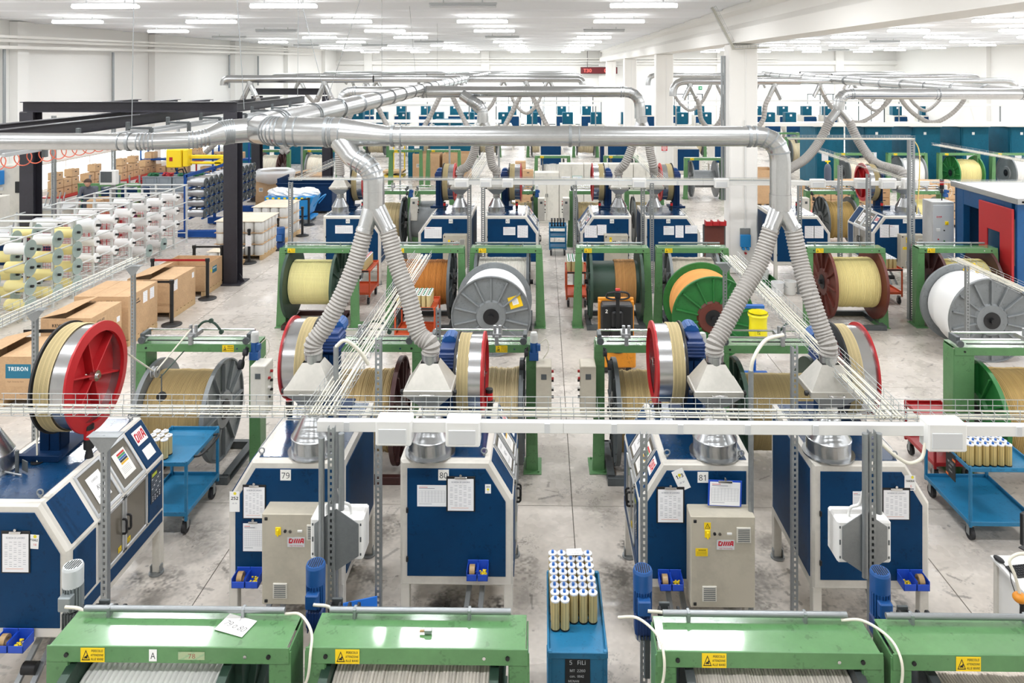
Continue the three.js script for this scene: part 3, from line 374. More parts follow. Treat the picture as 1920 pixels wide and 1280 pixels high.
function arc(a, b, c, r, n = 5) {   // points of a round corner at b on the way from a to c
  const A = new THREE.Vector3(...a), B = new THREE.Vector3(...b), C = new THREE.Vector3(...c), d1 = A.clone().sub(B).normalize(), d2 = C.clone().sub(B).normalize();
  const ang = d1.angleTo(d2), t = Math.min(r / Math.tan(ang / 2), A.distanceTo(B) * 0.9, C.distanceTo(B) * 0.9), out = [];
  const p0 = B.clone().addScaledVector(d1, t), p2 = B.clone().addScaledVector(d2, t);
  for (let i = 0; i <= n; i++) { const k = i / n; out.push(p0.clone().multiplyScalar((1 - k) ** 2).addScaledVector(B, 2 * k * (1 - k)).addScaledVector(p2, k * k).toArray()); }
  return out;
}
function hoseGeo(pts, r, pitch = 0.028, seg = 14) {   // a corrugated hose through the points
  const c = new THREE.CatmullRomCurve3(pts.map(p => new THREE.Vector3(...p)), false, 'centripetal'), len = c.getLength(), n = Math.max(8, Math.round(len / pitch)), P = [], R = [];
  for (let i = 0; i <= n * 2; i++) { P.push(c.getPointAt(i / n / 2).toArray()); R.push(i % 2 ? r * 1.045 : r * 0.915); }
  return sweep(P, R, seg);
}
function faceMatrix(origin, v, n) { const V = new THREE.Vector3(...v).normalize(), N = new THREE.Vector3(...n).normalize(), U = V.clone().cross(N); return new THREE.Matrix4().makeBasis(U, V, N).setPosition(...origin); }
const FRONT = (x, y, z) => new THREE.Matrix4().makeTranslation(x, y, z);
function ropeGeo(r, len, pitch, hue, rough = 0.15, seg = 44, tint = 0.16) {   // turns of rope round the x axis: every turn a ridge of its own
  const n = Math.max(4, Math.round(len / pitch)), prof = [], tone = []; let drift = 0;
  for (let i = 0; i < n; i++) {
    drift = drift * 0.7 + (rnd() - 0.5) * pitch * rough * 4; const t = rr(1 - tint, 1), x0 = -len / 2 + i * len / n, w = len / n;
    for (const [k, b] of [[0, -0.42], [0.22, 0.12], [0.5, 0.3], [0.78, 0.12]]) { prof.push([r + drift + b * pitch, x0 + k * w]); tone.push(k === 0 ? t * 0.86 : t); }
  }
  prof.push([r, len / 2]); tone.push(0.9);
  const g = new THREE.LatheGeometry(prof.map(p => new THREE.Vector2(...p)), seg), m = prof.length, col = new Float32Array(g.attributes.position.count * 3);
  const c = new THREE.Color(hue);
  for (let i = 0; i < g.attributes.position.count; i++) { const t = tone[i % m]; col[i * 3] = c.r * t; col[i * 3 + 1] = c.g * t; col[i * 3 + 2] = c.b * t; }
  g.setAttribute('color', new THREE.BufferAttribute(col, 3)); g.rotateZ(-Math.PI / 2);
  const o = ni(g); o.userData.ready = true; return o;
}
// a cable reel, its axle along x, centred at its axle
const flangeCache = {};
function flangeShapes(R, style) {
  const key = R.toFixed(3) + style; if (flangeCache[key]) return flangeCache[key];
  const disc = ready(hardLathe([[0.04, 0.012], [R - 0.02, 0.012], [R - 0.02, 0.045], [R, 0.045], [R, -0.012], [0.04, -0.012], [0.04, 0.012]], 56, 'x'));
  const rib = ready(bx(0.05, R * 0.56, 0.024, 0.036, R * 0.28 + R * 0.38, 0, 0.003)), hub = ready(hardLathe([[0.05, 0.012], [0.05, 0.05], [R * 0.36, 0.05], [R * 0.4, 0.012]], 32, 'x'));
  const axle = ready([cyl(0.05, 0.05, 0.12, 0.06, 0, 0, 'x', 16), cyl(R * 0.2, R * 0.2, 0.012, 0.054, 0, 0, 'x', 24)]);
  return flangeCache[key] = { disc, rib, hub, axle };
}
function buildReel(parent, { R, r, len, mat, hub = mat, rope, pitch = 0.014, rough = 0.15, ribs = 12, ropeLen = len, ropeAt = 0, core, detail = true, tint, axleMat = MT.black }) {
  const f = flangeShapes(R, ribs);
  for (const s of [-1, 1]) {
    const fl = mk(parent, 'flange', f.disc, mat); fl.position.x = s * len / 2; if (s < 0) fl.rotation.y = Math.PI;
    if (detail) for (let k = 0; k < ribs; k++) { const b = mk(fl, 'rib', f.rib, mat); b.rotation.x = k / ribs * Math.PI * 2; }
    mk(fl, 'hub_plate', f.hub, hub); mk(fl, 'axle_end', f.axle, axleMat);
  }
  mk(parent, 'core', cyl(core || r * 0.72, core || r * 0.72, len - 0.03, 0, 0, 0, 'x', 40), core ? mat : MT.greyReel);
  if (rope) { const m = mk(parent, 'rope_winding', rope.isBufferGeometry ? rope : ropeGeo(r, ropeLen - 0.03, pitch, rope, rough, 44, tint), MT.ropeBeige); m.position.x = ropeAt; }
}
// a green portal frame that carries a reel; front plane at z = 0, body towards -z
const footGeo = ready([bx(0.24, 0.014, 0.42, 0, 0.007, -0.13, 0.003), cyl(0.014, 0.014, 0.02, 0.08, 0.024, 0.04, 'y', 8), cyl(0.014, 0.014, 0.02, -0.08, 0.024, -0.3, 'y', 8)]);
function buildPortal(o, W, H, { plate = 0.3, lip = 0.105, mat = MT.green, top = MT.greenTop, sign = -1, signAt = 0.22, legW = 0.12, flare = 0.08, conduit = true } = {}) {
  mk(o, 'top_plate', bx(W - 0.03, 0.008, plate, 0, H - 0.004, -plate / 2 - 0.004, 0.002), top);
  const lipM = mk(o, 'front_lip', bx(W, lip, 0.01, 0, H - lip / 2 + 0.002, 0, 0.003), mat);
  mk(lipM, 'bolt', [cyl(0.014, 0.014, 0.012, W / 2 - 0.13, H - lip / 2, 0.008, 'z', 10)], MT.black); mk(lipM, 'bolt', [cyl(0.014, 0.014, 0.012, -W / 2 + 0.13, H - lip / 2, 0.008, 'z', 10)], MT.black); mk(lipM, 'bolt', cyl(0.011, 0.011, 0.01, W / 2 - 0.28, H - lip / 2, 0.008, 'z', 10), MT.chrome);
  mk(o, 'rear_lip', bx(W - 0.04, lip, 0.01, 0, H - lip / 2 - 0.006, -plate, 0.003), mat);
  for (const s of [-1, 1]) {
    const leg = ext([[0, 0], [flare, 0], [0.012, H - lip * 0.4], [0, H - lip * 0.4]].map(([x, y]) => [x, y]), 0.01, 0.002);   // the side fin, wider below
    const leg0 = mk(o, 'leg', [bx(legW, H - 0.02, 0.012, s * (W / 2 - legW / 2), (H - 0.02) / 2, -0.012, 0.002), bx(0.012, H - 0.03, plate - 0.03, s * (W / 2 - legW), (H - 0.03) / 2, -plate / 2, 0.002), bx(0.012, H - 0.03, plate - 0.02, s * (W / 2 - 0.008), (H - 0.03) / 2, -plate / 2, 0.002),
      (s > 0 ? leg : leg.clone().rotateY(Math.PI)).translate(s * (W / 2 - 0.004), 0.01, -0.012)], mat);
    const ft = mk(leg0, 'foot_plate', footGeo, mat); ft.position.set(s * (W / 2 - 0.04), 0, 0);
  }
  if (sign) { const d = mk(lipM, 'warning_sign', decal(CELL.warn, 0.155, lip * 0.86, 0.002), PRINT, 'yellow warning sticker with black triangle', true); d.position.set(sign * (W / 2 - signAt), H - lip / 2, 0.006); }
  if (conduit) mk(o, 'conduit', [rod([-W / 2 + 0.08, H + 0.045, -plate + 0.03], [W / 2 - 0.12, H + 0.045, -plate + 0.03], 0.02), bx(0.022, 0.07, 0.05, -W / 2 + 0.25, H + 0.03, -plate + 0.03), bx(0.022, 0.07, 0.05, W / 2 - 0.4, H + 0.03, -plate + 0.03)], MT.zincDull);
}
// an electric motor standing on its gearbox, base at y = 0
function buildMotor(o, at, mat, cap, h = 0.36, r = 0.075) {
  const b = [];
  b.push(cyl(r * 0.86, r * 0.86, h * 0.4, 0, h * 0.5, 0, 'y', 20)); for (let k = 0; k < 20; k++) { const a = k / 20 * Math.PI * 2; b.push(bx(0.006, h * 0.38, 0.02, Math.cos(a) * r * 0.9, h * 0.5, Math.sin(a) * r * 0.9, 0.001).translate(0, 0, 0)); }
  const m = mk(o, 'motor_body', b, mat); m.position.set(...at);
  const c = mk(o, 'motor_cap', hardLathe([[r * 0.98, h * 0.68], [r, h * 0.96], [r * 0.9, h], [r * 0.2, h], [0.001, h * 0.985]], 24), cap); c.position.set(...at);
  const gl = []; for (let i = -3; i <= 3; i++) gl.push(bx(0.007, 0.004, Math.sqrt(49 - i * i * 4) / 7 * r * 1.5, i * r * 0.22, h + 0.001, 0, 0.001)); mk(c, 'fan_grille', gl, MT.black);
  const t = mk(o, 'terminal_box', bx(r * 1.3, r * 1.5, r * 0.9, 0, h * 0.5, r * 1.1, 0.008), mat); t.position.set(...at);
  const g = mk(o, 'gearbox', [bx(r * 1.7, h * 0.3, r * 1.5, 0, h * 0.12, 0, 0.012), ...[0, 1, 2, 3, 4].map(k => bx(0.006, h * 0.34, r * 1.7, -r * 0.6 + k * r * 0.3, h * 0.1, 0, 0.001))], mat === MT.motorGrey ? MT.greyDark : MT.motorDark); g.position.set(...at);
}
// the exhaust hood that stands on a machine, base at y = 0
const hoodGeo = (() => {
  const f = (w1, d1, y1, w2, d2, y2) => { const p = [], c = (w, d, y) => [[-w / 2, y, d / 2], [w / 2, y, d / 2], [w / 2, y, -d / 2], [-w / 2, y, -d / 2]], a = c(w1, d1, y1), b = c(w2, d2, y2); for (let i = 0; i < 4; i++) { const j = (i + 1) % 4; tri(p, a[i], a[j], b[j]); tri(p, a[i], b[j], b[i]); } return flat(p); };
  return {
    drum: ready(hardLathe([[0.24, 0], [0.24, 0.012], [0.205, 0.014], [0.205, 0.14], [0.211, 0.145], [0.211, 0.155], [0.205, 0.16], [0.095, 0.36], [0.085, 0.37]], 36)),
    neck: ready(hardLathe([[0.084, 0.36], [0.084, 0.4], [0.089, 0.405], [0.089, 0.415], [0.084, 0.42], [0.084, 0.48]], 28)),
    low: ready(f(0.19, 0.17, 0.47, 0.43, 0.36, 0.6)), band: ready([bx(0.46, 0.062, 0.38, 0, 0.628, 0, 0.006)]), up: ready(f(0.44, 0.36, 0.655, 0.17, 0.15, 0.87)),
    collar: ready(hardLathe([[0.083, 0.85], [0.083, 0.93], [0.088, 0.935], [0.088, 0.95], [0.08, 0.95]], 24)),
    handle: ready(tube([[-0.07, 0.63, 0.19], [-0.065, 0.63, 0.225], [0, 0.634, 0.232], [0.065, 0.63, 0.225], [0.07, 0.63, 0.19]], 0.008, 16, 8)), knob: ready(hardLathe([[0.001, 0.04], [0.022, 0.036], [0.026, 0.012], [0.012, 0.008], [0.012, 0]], 12, 'x')),
  };
})();
const hoodMat = M('#bdbdb8', 0.38, 0.55, { map: dirtTex });
function hood(label, group, pos, s = 1) {
  const o = thing('exhaust_hood', label, 'hood', group, pos); o.scale.setScalar(s);
  mk(o, 'drum', hoodGeo.drum, MT.zinc); mk(o, 'neck', hoodGeo.neck, MT.zinc); mk(o, 'hopper', hoodGeo.low, MT.zincDull); mk(o, 'hopper_band', hoodGeo.band, hoodMat); mk(o, 'hopper_top', hoodGeo.up, hoodMat); mk(o, 'collar', hoodGeo.collar, MT.zinc); mk(o, 'handle', hoodGeo.handle, MT.chrome);
  for (const s of [-1, 1]) { const k = mk(o, 'knob', hoodGeo.knob, MT.black); k.position.set(s * 0.23, 0.62, 0.12); if (s < 0) k.rotation.y = Math.PI; }
  return o;
}
// the rope capstan on a machine: a spoked wheel on a blue post; origin at the foot of the post
const wheelRope = ropeGeo(1, 0.52, 0.04, '#cfbf93', 0.05, 56, 0.2);
function buildCapstan(o, { r, h, side = 1, wide = 0.27, red = MT.red, ropeSide = -side, motor = true, off = 0.2, detail = true }) {
  mk(o, 'post_base', [bx(0.4, 0.02, 0.55, 0, 0.01, 0, 0.004), bx(0.42, 0.05, 0.05, 0, 0.035, 0.25, 0.004)], MT.deepBlue);
  mk(o, 'post', [bx(0.09, h + 0.1, 0.012, -0.05, h / 2, 0.09, 0.002), bx(0.09, h + 0.1, 0.012, 0.05, h / 2, 0.09, 0.002), bx(0.19, h + 0.12, 0.14, 0, h / 2, 0, 0.005)], MT.deepBlue);
  const w = new THREE.Group(); w.name = 'wheel'; w.position.set(side * (off + wide / 2), h, 0); o.add(w);
  mk(w, 'drum', hardLathe([[r * 0.88, -wide / 2], [r * 0.93, -wide / 2], [r * 0.93, wide / 2], [r * 0.88, wide / 2], [r * 0.88, -wide / 2]], 60, 'x'), MT.wheelSteel);
  for (const s of [-1, 1]) mk(w, 'flange', hardLathe([[r * 0.82, 0], [r, 0], [r, s * 0.02], [r * 0.82, s * 0.035], [r * 0.82, 0]], 60, 'x').translate(s * wide / 2, 0, 0), s === side || !detail ? red : MT.black);
  mk(w, 'web', hardLathe([[0.03, 0.006], [r * 0.9, 0.006], [r * 0.9, -0.006], [0.03, -0.006]], 56, 'x').translate(side * wide * 0.16, 0, 0), red);
  for (let k = 0; k < 6; k++) { const sp = mk(w, 'spoke', bx(wide * 0.3, r * 0.84, 0.016, side * wide * 0.3, r * 0.46, 0, 0.003), red); sp.rotation.x = k / 6 * Math.PI * 2 + 0.25; }
  mk(w, 'hub', [cyl(r * 0.11, r * 0.1, 0.05, side * wide * 0.46, 0, 0, 'x', 24), cyl(r * 0.045, r * 0.045, 0.075, side * wide * 0.5, 0, 0, 'x', 12)], MT.chrome);
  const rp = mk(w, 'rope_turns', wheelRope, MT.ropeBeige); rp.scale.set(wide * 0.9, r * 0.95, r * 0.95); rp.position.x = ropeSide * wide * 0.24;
  if (motor) { mk(o, 'gearbox', [bx(0.2, 0.17, 0.26, -side * 0.02, h + 0.16, -0.02, 0.015), bx(0.16, 0.05, 0.2, -side * 0.02, h + 0.26, -0.02, 0.01), ...[0, 1, 2, 3].map(k => bx(0.21, 0.012, 0.27, -side * 0.02, h + 0.1 + k * 0.035, -0.02, 0.002))], MT.motorDark); mk(o, 'motor', [cyl(0.085, 0.085, 0.2, -side * 0.02, h + 0.26, -0.22, 'z', 20), ...Array.from({ length: 12 }, (_, k) => bx(0.01, 0.01, 0.16, -side * 0.02 + Math.cos(k / 6 * Math.PI) * 0.087, h + 0.26 + Math.sin(k / 6 * Math.PI) * 0.087, -0.2, 0.001))], MT.motorBlue); }
}
// a braiding machine: front plane z = 0, body towards -z; the slanting side with the windows lies towards s
function signalLamp(o, x, y, z, k = 1) { const p = mk(o, 'signal_lamp', [cyl(0.03 * k, 0.018 * k, 0.06 * k, x, y + 0.03 * k, z, 'y', 14), cyl(0.034 * k, 0.034 * k, 0.07 * k, x, y + 0.1 * k, z, 'y', 18), cyl(0.034 * k, 0.034 * k, 0.03 * k, x, y + 0.215 * k, z, 'y', 18)], MT.black); mk(p, 'red_lens', cyl(0.033 * k, 0.033 * k, 0.07 * k, x, y + 0.168 * k, z, 'y', 18), MT.redGlow); }
function buildMachine(o, { W = 1.07, D = 1.27, top = 1.65, s = 1, low = 0.47, cut = 0.22, cutH = 0.36, num, cabinet, logo = true, lamp, eyebolts = true, detail = true, numX = 0, plain = MT.blue }) {
  const hw = W / 2, side = top - cutH, m = pts => s > 0 ? pts : pts.map(([x, y]) => [-x, y]).reverse();
  mk(o, 'frame', ext(m([[-hw, low], [hw, low], [hw, side], [hw - cut, top], [-hw, top]]), D, 0.022).translate(0, 0, -D / 2), MT.frame);
  for (const x of [-1, 1]) for (const z of [-0.05, -D + 0.05]) { const l = mk(o, 'leg', [bx(0.085, low + 0.02, 0.085, x * (hw - 0.045), (low + 0.02) / 2, z, 0.006)], MT.frame); mk(l, 'foot', [cyl(0.075, 0.075, 0.018, x * (hw - 0.045), 0.009, z + 0.03, 'y', 20), bx(0.012, 0.09, 0.06, x * (hw - 0.045) - 0.05, 0.05, z + 0.03), bx(0.012, 0.09, 0.06, x * (hw - 0.045) + 0.05, 0.05, z + 0.03)], MT.zincDull); }
  const i = 0.07, b = low + 0.1;
  mk(o, 'front_panel', ext(m([[-hw + i, b], [hw - i, b], [hw - i, side - 0.02], [hw - cut - 0.04, top - i], [-hw + i, top - i]]), 0.014, 0.003).translate(0, 0, 0.003), plain);
  if (detail) mk(o, 'hinge', [bx(0.02, 0.05, 0.02, -s * (hw - i), b + 0.16, 0.01), bx(0.02, 0.05, 0.02, -s * (hw - i), side - 0.1, 0.01)], MT.black);
  mk(o, 'side_panel', bx(0.012, top - low - 0.16, D - 0.14, -s * (hw + 0.001), (top + low) / 2, -D / 2, 0.003), plain);
  mk(o, 'rear_panel', bx(W - 0.2, side - low - 0.12, 0.012, 0, (side + low) / 2, -D, 0.003), plain);
  const tw = W - cut - 0.1, tx = -s * cut / 2;
  mk(o, 'top_panel', bx(tw, 0.01, D * 0.58, tx, top + 0.002, -D * 0.34, 0.003), MT.topBlue); mk(o, 'top_panel', bx(tw, 0.01, D * 0.3, tx, top + 0.002, -D * 0.81, 0.003), MT.topBlue);
  // the slanting side
  const sl = Math.hypot(cut, cutH), F = faceMatrix([s * hw, side, s > 0 ? 0 : -D], [-s * cut, cutH, 0], [s * cutH, cut, 0]), f = (g, u, v, n = 0) => g.translate(u, v, n).applyMatrix4(F);
  mk(o, 'slant_panel', f(bx(D * 0.2, sl - 0.05, 0.012, 0, 0, 0), D * 0.14, sl / 2), plain);
  for (let k = 0; k < 2; k++) {
    const u = D * (0.39 + k * 0.26), w = D * 0.24, fr = mk(o, 'window', [[w, 0.03, 0, sl / 2 - 0.03], [w, 0.03, 0, -sl / 2 + 0.03], [0.025, sl - 0.04, w / 2 - 0.012, 0], [0.025, sl - 0.04, -w / 2 + 0.012, 0]].map(([a, c, x, y]) => f(bx(a, c, 0.022, x, y, 0), u, sl / 2, 0.004)), MT.alu);
    mk(fr, 'pane', f(bx(w - 0.04, sl - 0.08, 0.005, 0, 0, 0), u, sl / 2, 0.002), MT.plexi);
    if (detail) { const d = mk(fr, 'instruction_sheet', decal(k ? CELL.swatch : CELL.note, 0.2, 0.26, 0.002).applyMatrix4(new THREE.Matrix4().makeTranslation(u, sl / 2, 0.008)).applyMatrix4(F), PRINT, 'white printed sheet taped to the window', true); }
  }
  const lp = mk(o, 'logo_panel', f(bx(D * 0.19, sl - 0.04, 0.014, 0, 0, 0), D * 0.885, sl / 2, 0.002), plain);
  if (logo) { mk(lp, 'logo_plate', decal(CELL.logoWhite, D * 0.115, sl * 0.32, 0.003).applyMatrix4(new THREE.Matrix4().makeTranslation(D * 0.885, sl * 0.7, 0.009)).applyMatrix4(F), PRINT, 'white plate with red logo', true); mk(lp, 'blank_plate', f(bx(D * 0.1, sl * 0.25, 0.004), D * 0.885, sl * 0.3, 0.01), MT.paper); }
  // the upright side below it
  const G = faceMatrix([s * hw, low, s > 0 ? 0 : -D], [0, 1, 0], [s, 0, 0]), g = (q, u, v, n = 0) => q.translate(u, v, n).applyMatrix4(G), hh = side - low;
  mk(o, 'side_skirt', g(bx(D - 0.1, 0.12, 0.012), D / 2, 0.12, 0.001), plain);
  mk(o, 'side_plate', g(bx(D * 0.2, hh - 0.24, 0.012), D * 0.14, hh / 2 + 0.09, 0.001), plain);
  for (let k = 0; k < 2; k++) {
    const u = D * (0.39 + k * 0.26), w = D * 0.25, dh = hh - 0.22, v = hh / 2 + 0.1, dr = mk(o, 'side_door', [[w, 0.03, 0, dh / 2 - 0.015], [w, 0.03, 0, -dh / 2 + 0.015], [0.03, dh, w / 2 - 0.015, 0], [0.03, dh, -w / 2 + 0.015, 0]].map(([a, c, x, y]) => g(bx(a, c, 0.022, x, y, 0), u, v, 0.004)), MT.alu);
    mk(dr, 'door_pane', g(bx(w - 0.05, dh - 0.05, 0.005), u, v, 0.002), MT.plexi);
    const hx = u + (k ? -1 : 1) * (w / 2 - 0.03); mk(dr, 'handle', tube([[hx, v - 0.07, 0.012], [hx, v - 0.065, 0.045], [hx, v, 0.05], [hx, v + 0.065, 0.045], [hx, v + 0.07, 0.012]], 0.011, 14, 8).applyMatrix4(G), MT.black);
    if (detail) { const t = mk(dr, 'warning_sticker', decal(CELL.warnTri, 0.05, 0.05, 0.002).applyMatrix4(new THREE.Matrix4().makeTranslation(u + (k ? -1 : 1) * (w / 2 - 0.07), v - dh / 2 + 0.07, 0.006)).applyMatrix4(G), PRINT, 'yellow triangular warning sticker', true); }
  }
  const kp = mk(o, 'control_panel', g(bx(D * 0.17, hh - 0.24, 0.014), D * 0.88, hh / 2 + 0.09, 0.002), plain);
  mk(kp, 'keypad', decal(CELL.keypad, D * 0.13, hh * 0.42, 0.004).applyMatrix4(new THREE.Matrix4().makeTranslation(D * 0.88, hh * 0.72, 0.009)).applyMatrix4(G), PRINT, 'dark keypad with small green display', true);
  if (num) { const d = mk(o, 'number_plate', decal(number(num), 0.1, 0.1, 0.003), PRINT, 'white number plate', true); d.position.set(numX, top - 0.125, 0.011); }
  if (eyebolts) for (const [x, z] of [[-hw + 0.09, -0.1], [hw - cut - 0.06, -0.1], [hw - cut - 0.06, -D + 0.1]]) mk(o, 'eyebolt', [cyl(0.014, 0.014, 0.02, s * x, top + 0.01, z, 'y', 10), ni(new THREE.TorusGeometry(0.026, 0.007, 8, 18)).translate(s * x, top + 0.046, z)], MT.zincDull);
  if (lamp) signalLamp(o, lamp[0], top, lamp[1], lamp[2] || 1);
  if (cabinet) {
    const [cx, cw] = cabinet, c = mk(o, 'electric_cabinet', bx(cw, 0.83, 0.2, cx, 0.86, 0.105, 0.008), MT.cabinet);
    mk(c, 'main_switch', [bx(0.05, 0.07, 0.012, cx - cw * 0.24, 1.12, 0.21), bx(0.016, 0.06, 0.02, cx - cw * 0.24, 1.11, 0.222)], MT.safetyYellow); mk(c, 'lock', [bx(0.028, 0.028, 0.01, cx - cw / 2 + 0.04, 1.23, 0.208), bx(0.028, 0.028, 0.01, cx - cw / 2 + 0.04, 0.48, 0.208)], MT.black);
    mk(c, 'push_button', cyl(0.014, 0.014, 0.014, cx - cw * 0.05, 1.12, 0.21, 'z', 14), MT.chrome); mk(c, 'push_button', cyl(0.013, 0.013, 0.014, cx - cw * 0.13, 1.12, 0.21, 'z', 14), MT.black); mk(c, 'meter', bx(0.045, 0.02, 0.008, cx + cw * 0.1, 1.12, 0.209), MT.plasticWhite);
    for (const [vx, vy] of [[cx + cw * 0.32, 1.11], [cx - cw * 0.21, 0.575]]) { const v = mk(c, 'vent', bx(0.13, 0.14, 0.014, vx, vy, 0.21, 0.004), MT.cabinetPale); mk(v, 'vent_slot', Array.from({ length: 7 }, (_, k) => bx(0.105, 0.007, 0.004, vx, vy - 0.052 + k * 0.0172, 0.2175, 0.001)), MT.greyDark); }
    const lg = mk(c, 'logo_sticker', decal(CELL.logo, 0.16, 0.088, 0.002), PRINT, 'grey sticker with red logo', true); lg.position.set(cx + cw * 0.04, 1.02, 0.206);
    if (cabinet[2]) { const w = mk(c, 'warning_sticker', decal(CELL.warnSmall, 0.11, 0.07, 0.002), PRINT, 'yellow warning sticker', true); w.position.set(cx - cw * 0.33, 0.95, 0.206); const t = mk(c, 'voltage_sticker', decal(CELL.warnTri, 0.06, 0.06, 0.002), PRINT, 'yellow voltage triangle', true); t.position.set(cx - cw * 0.24, 1.19, 0.206); }
  }
  if (detail) {   // the take-off chute below the braider
    mk(o, 'chute', [bar([s * 0.06, 0.02, 0.05], [s * 0.12, low, -0.5], 0.05, 0.03), bar([s * 0.2, 0.02, 0.05], [s * 0.24, low, -0.5], 0.05, 0.03)], MT.zincDull);
    mk(o, 'chute_roller', [cyl(0.05, 0.05, 0.12, s * 0.14, 0.16, -0.08, 'x', 18), cyl(0.05, 0.05, 0.12, s * 0.17, 0.34, -0.32, 'x', 18)], MT.black);
  }
}
// clipboards, papers, bins: things that hang on a machine; at = point on the panel
function clipboard(label, at, w = 0.23, h = 0.32, c = CELL.sheet, tilt = 0, board = MT.black) {
  const o = thing('clipboard', label, 'clipboard', 'clipboards on the machines', at); o.rotation.z = tilt;
  mk(o, 'board', bx(w, h, 0.004, 0, 0, 0.003, 0.001), board); mk(o, 'paper', decal(c, w * 0.9, h * 0.9, 0.002), PRINT, null, true).position.set(0, -h * 0.02, 0.0055); mk(o, 'clip', [bx(w * 0.42, 0.022, 0.014, 0, h / 2 - 0.012, 0.012), cyl(0.012, 0.012, 0.016, 0, h / 2 + 0.012, 0.01, 'z', 12)], MT.chrome); return o;
}
function sheet(label, at, w, h, c, tilt = 0, name = 'paper_sheet', group = 'papers pinned to the machines') { const m = solo(name, decal(c, w, h, 0.002), PRINT, label, 'paper', group, at, 0, true); m.rotation.z = tilt; return m; }
function bin(label, at, w = 0.2, turn = 0) {   // a twin blue bin hung on the panel, with tape roll and yellow clips in it
  const o = thing('parts_bin', label, 'bin', 'blue bins on the machines', at, turn), d = 0.14, h = 0.11;
  for (const x of [-w / 4, w / 4]) { const b = mk(o, 'bin', [bx(w / 2 - 0.004, 0.006, d, x, 0.003, d / 2), bx(w / 2 - 0.004, h, 0.006, x, h / 2, 0.004), bx(w / 2 - 0.004, h * 0.55, 0.006, x, h * 0.27, d - 0.003), bx(0.006, h * 0.8, d, x - w / 4 + 0.005, h * 0.4, d / 2), bx(0.006, h * 0.8, d, x + w / 4 - 0.005, h * 0.4, d / 2)], MT.bin); }
  return o;
}
function tapeRoll(label, at, turn = 0) { return solo('tape_roll', hardLathe([[0.028, -0.024], [0.05, -0.024], [0.05, 0.024], [0.028, 0.024], [0.028, -0.024]], 24, 'x'), MT.tape, label, 'tape', 'brown tape rolls in the bins', at, turn); }
function clips(label, at) { const l = []; for (let k = 0; k < 26; k++) l.push(bx(0.018, 0.012, 0.012, rr(-0.032, 0.032), rr(0.006, 0.03), rr(-0.045, 0.045), 0.002).rotateY(0)); const m = solo('yellow_clips', l, MT.yellowClip, label, 'clips', 'yellow clips in the bins', at); m.userData.kind = 'stuff'; return m; }
// ---------- front row of braiding machines ----------
const FR = {};
function place(key, x0, x1, ytop, opt, label, top = 1.65) {
  const Z = -atY((x0 + x1) / 2, ytop, top)[2], a = xAt(x0, Z), b = xAt(x1, Z), o = thing('braiding_machine', label, 'machine', 'braiding machines of the front row', [(a + b) / 2, 0, -Z]);
  buildMachine(o, { W: b - a, top, ...opt }); FR[key] = { o, X: (a + b) / 2, Z, W: b - a, top }; return FR[key];
}
place('L', -98, 128, 945, { s: 1, D: 1.62, cut: 0.25, cutH: 0.4, lamp: [0.22, -0.78, 1.35] }, 'blue and white braiding machine under the big red spoked wheel', 1.62);
place('79', 428, 645, 864, { s: -1, num: '79', numX: 0.0, cabinet: [0.14, 0.585, 0], lamp: [-0.28, -0.92, 1.2] }, 'blue and white braiding machine with number plate 79 and grey cabinet');
place('80', 750, 962, 864, { s: 1, num: '80', numX: -0.12, lamp: [0.24, -0.95, 1.2] }, 'blue and white braiding machine with number plate 80');
place('81', 1198, 1413, 868, { s: -1, num: '81', numX: 0.06, cabinet: [0.2, 0.585, 1], lamp: [-0.22, -0.92, 1.2] }, 'blue and white braiding machine with number plate 81 and grey cabinet');
place('82', 1524, 1743, 870, { s: 1 }, 'blue and white braiding machine behind the white junction box, right of machine 81');
const onFront = (k, px, py) => atZ(px, py, FR[k].Z - 0.012);
// papers and clipboards on the front panels
clipboard('black clipboard with one sheet on the machine under the big red wheel', onFront('L', 30, 1034), 0.25, 0.36);
sheet('small paper tag 71062 with yellow dot beside a black clipboard', onFront('L', 63, 1015), 0.09, 0.12, CELL.tag7106, -0.06, 'paper_tag');
clipboard('black clipboard on the upper left of machine 79', onFront('79', 477, 940), 0.22, 0.32);
clipboard('table sheet in a dark holder, low on machine 79 beside the grey cabinet', onFront('79', 475, 1005), 0.21, 0.29, CELL.table, 0, MT.deepBlue);
sheet('white paper strip with number 252 on machine 79', onFront('79', 440, 940), 0.095, 0.19, CELL.tag252, 0, 'paper_tag');
sheet('white table sheet on machine 80 left of its clipboard', onFront('80', 810, 929), 0.28, 0.2, CELL.table);
clipboard('clipboard with two loose sheets over the number plate of machine 80', [onFront('80', 864, 925)[0], onFront('80', 864, 925)[1], onFront('80', 864, 925)[2] + 0.003], 0.27, 0.33);
sheet('small paper tag 323 with yellow dot on machine 80', onFront('80', 915, 916), 0.055, 0.085, CELL.tag323, 0, 'paper_tag');
sheet('white paper tag 173 hung askew on machine 81', onFront('81', 1277, 899), 0.11, 0.2, CELL.tag173, 0.42, 'paper_tag');
clipboard('black clipboard with hanging sheets on the left of machine 81', onFront('81', 1257, 946), 0.26, 0.34);
{ const p = onFront('81', 1356, 917); clipboard('blue board with white form leaning above the cabinet of machine 81', [p[0], p[1], p[2] + 0.06], 0.31, 0.24, CELL.table, -0.03, MT.bin); }
sheet('white form on the machine behind the white junction box', onFront('82', 1612, 941), 0.13, 0.2, CELL.table);
clipboard('black clipboard on the machine behind the white junction box', onFront('82', 1680, 944), 0.26, 0.3);
sheet('paper tag 144064 with yellow dot beside a black clipboard', onFront('82', 1706, 905), 0.1, 0.14, CELL.tag144, 0, 'paper_tag');
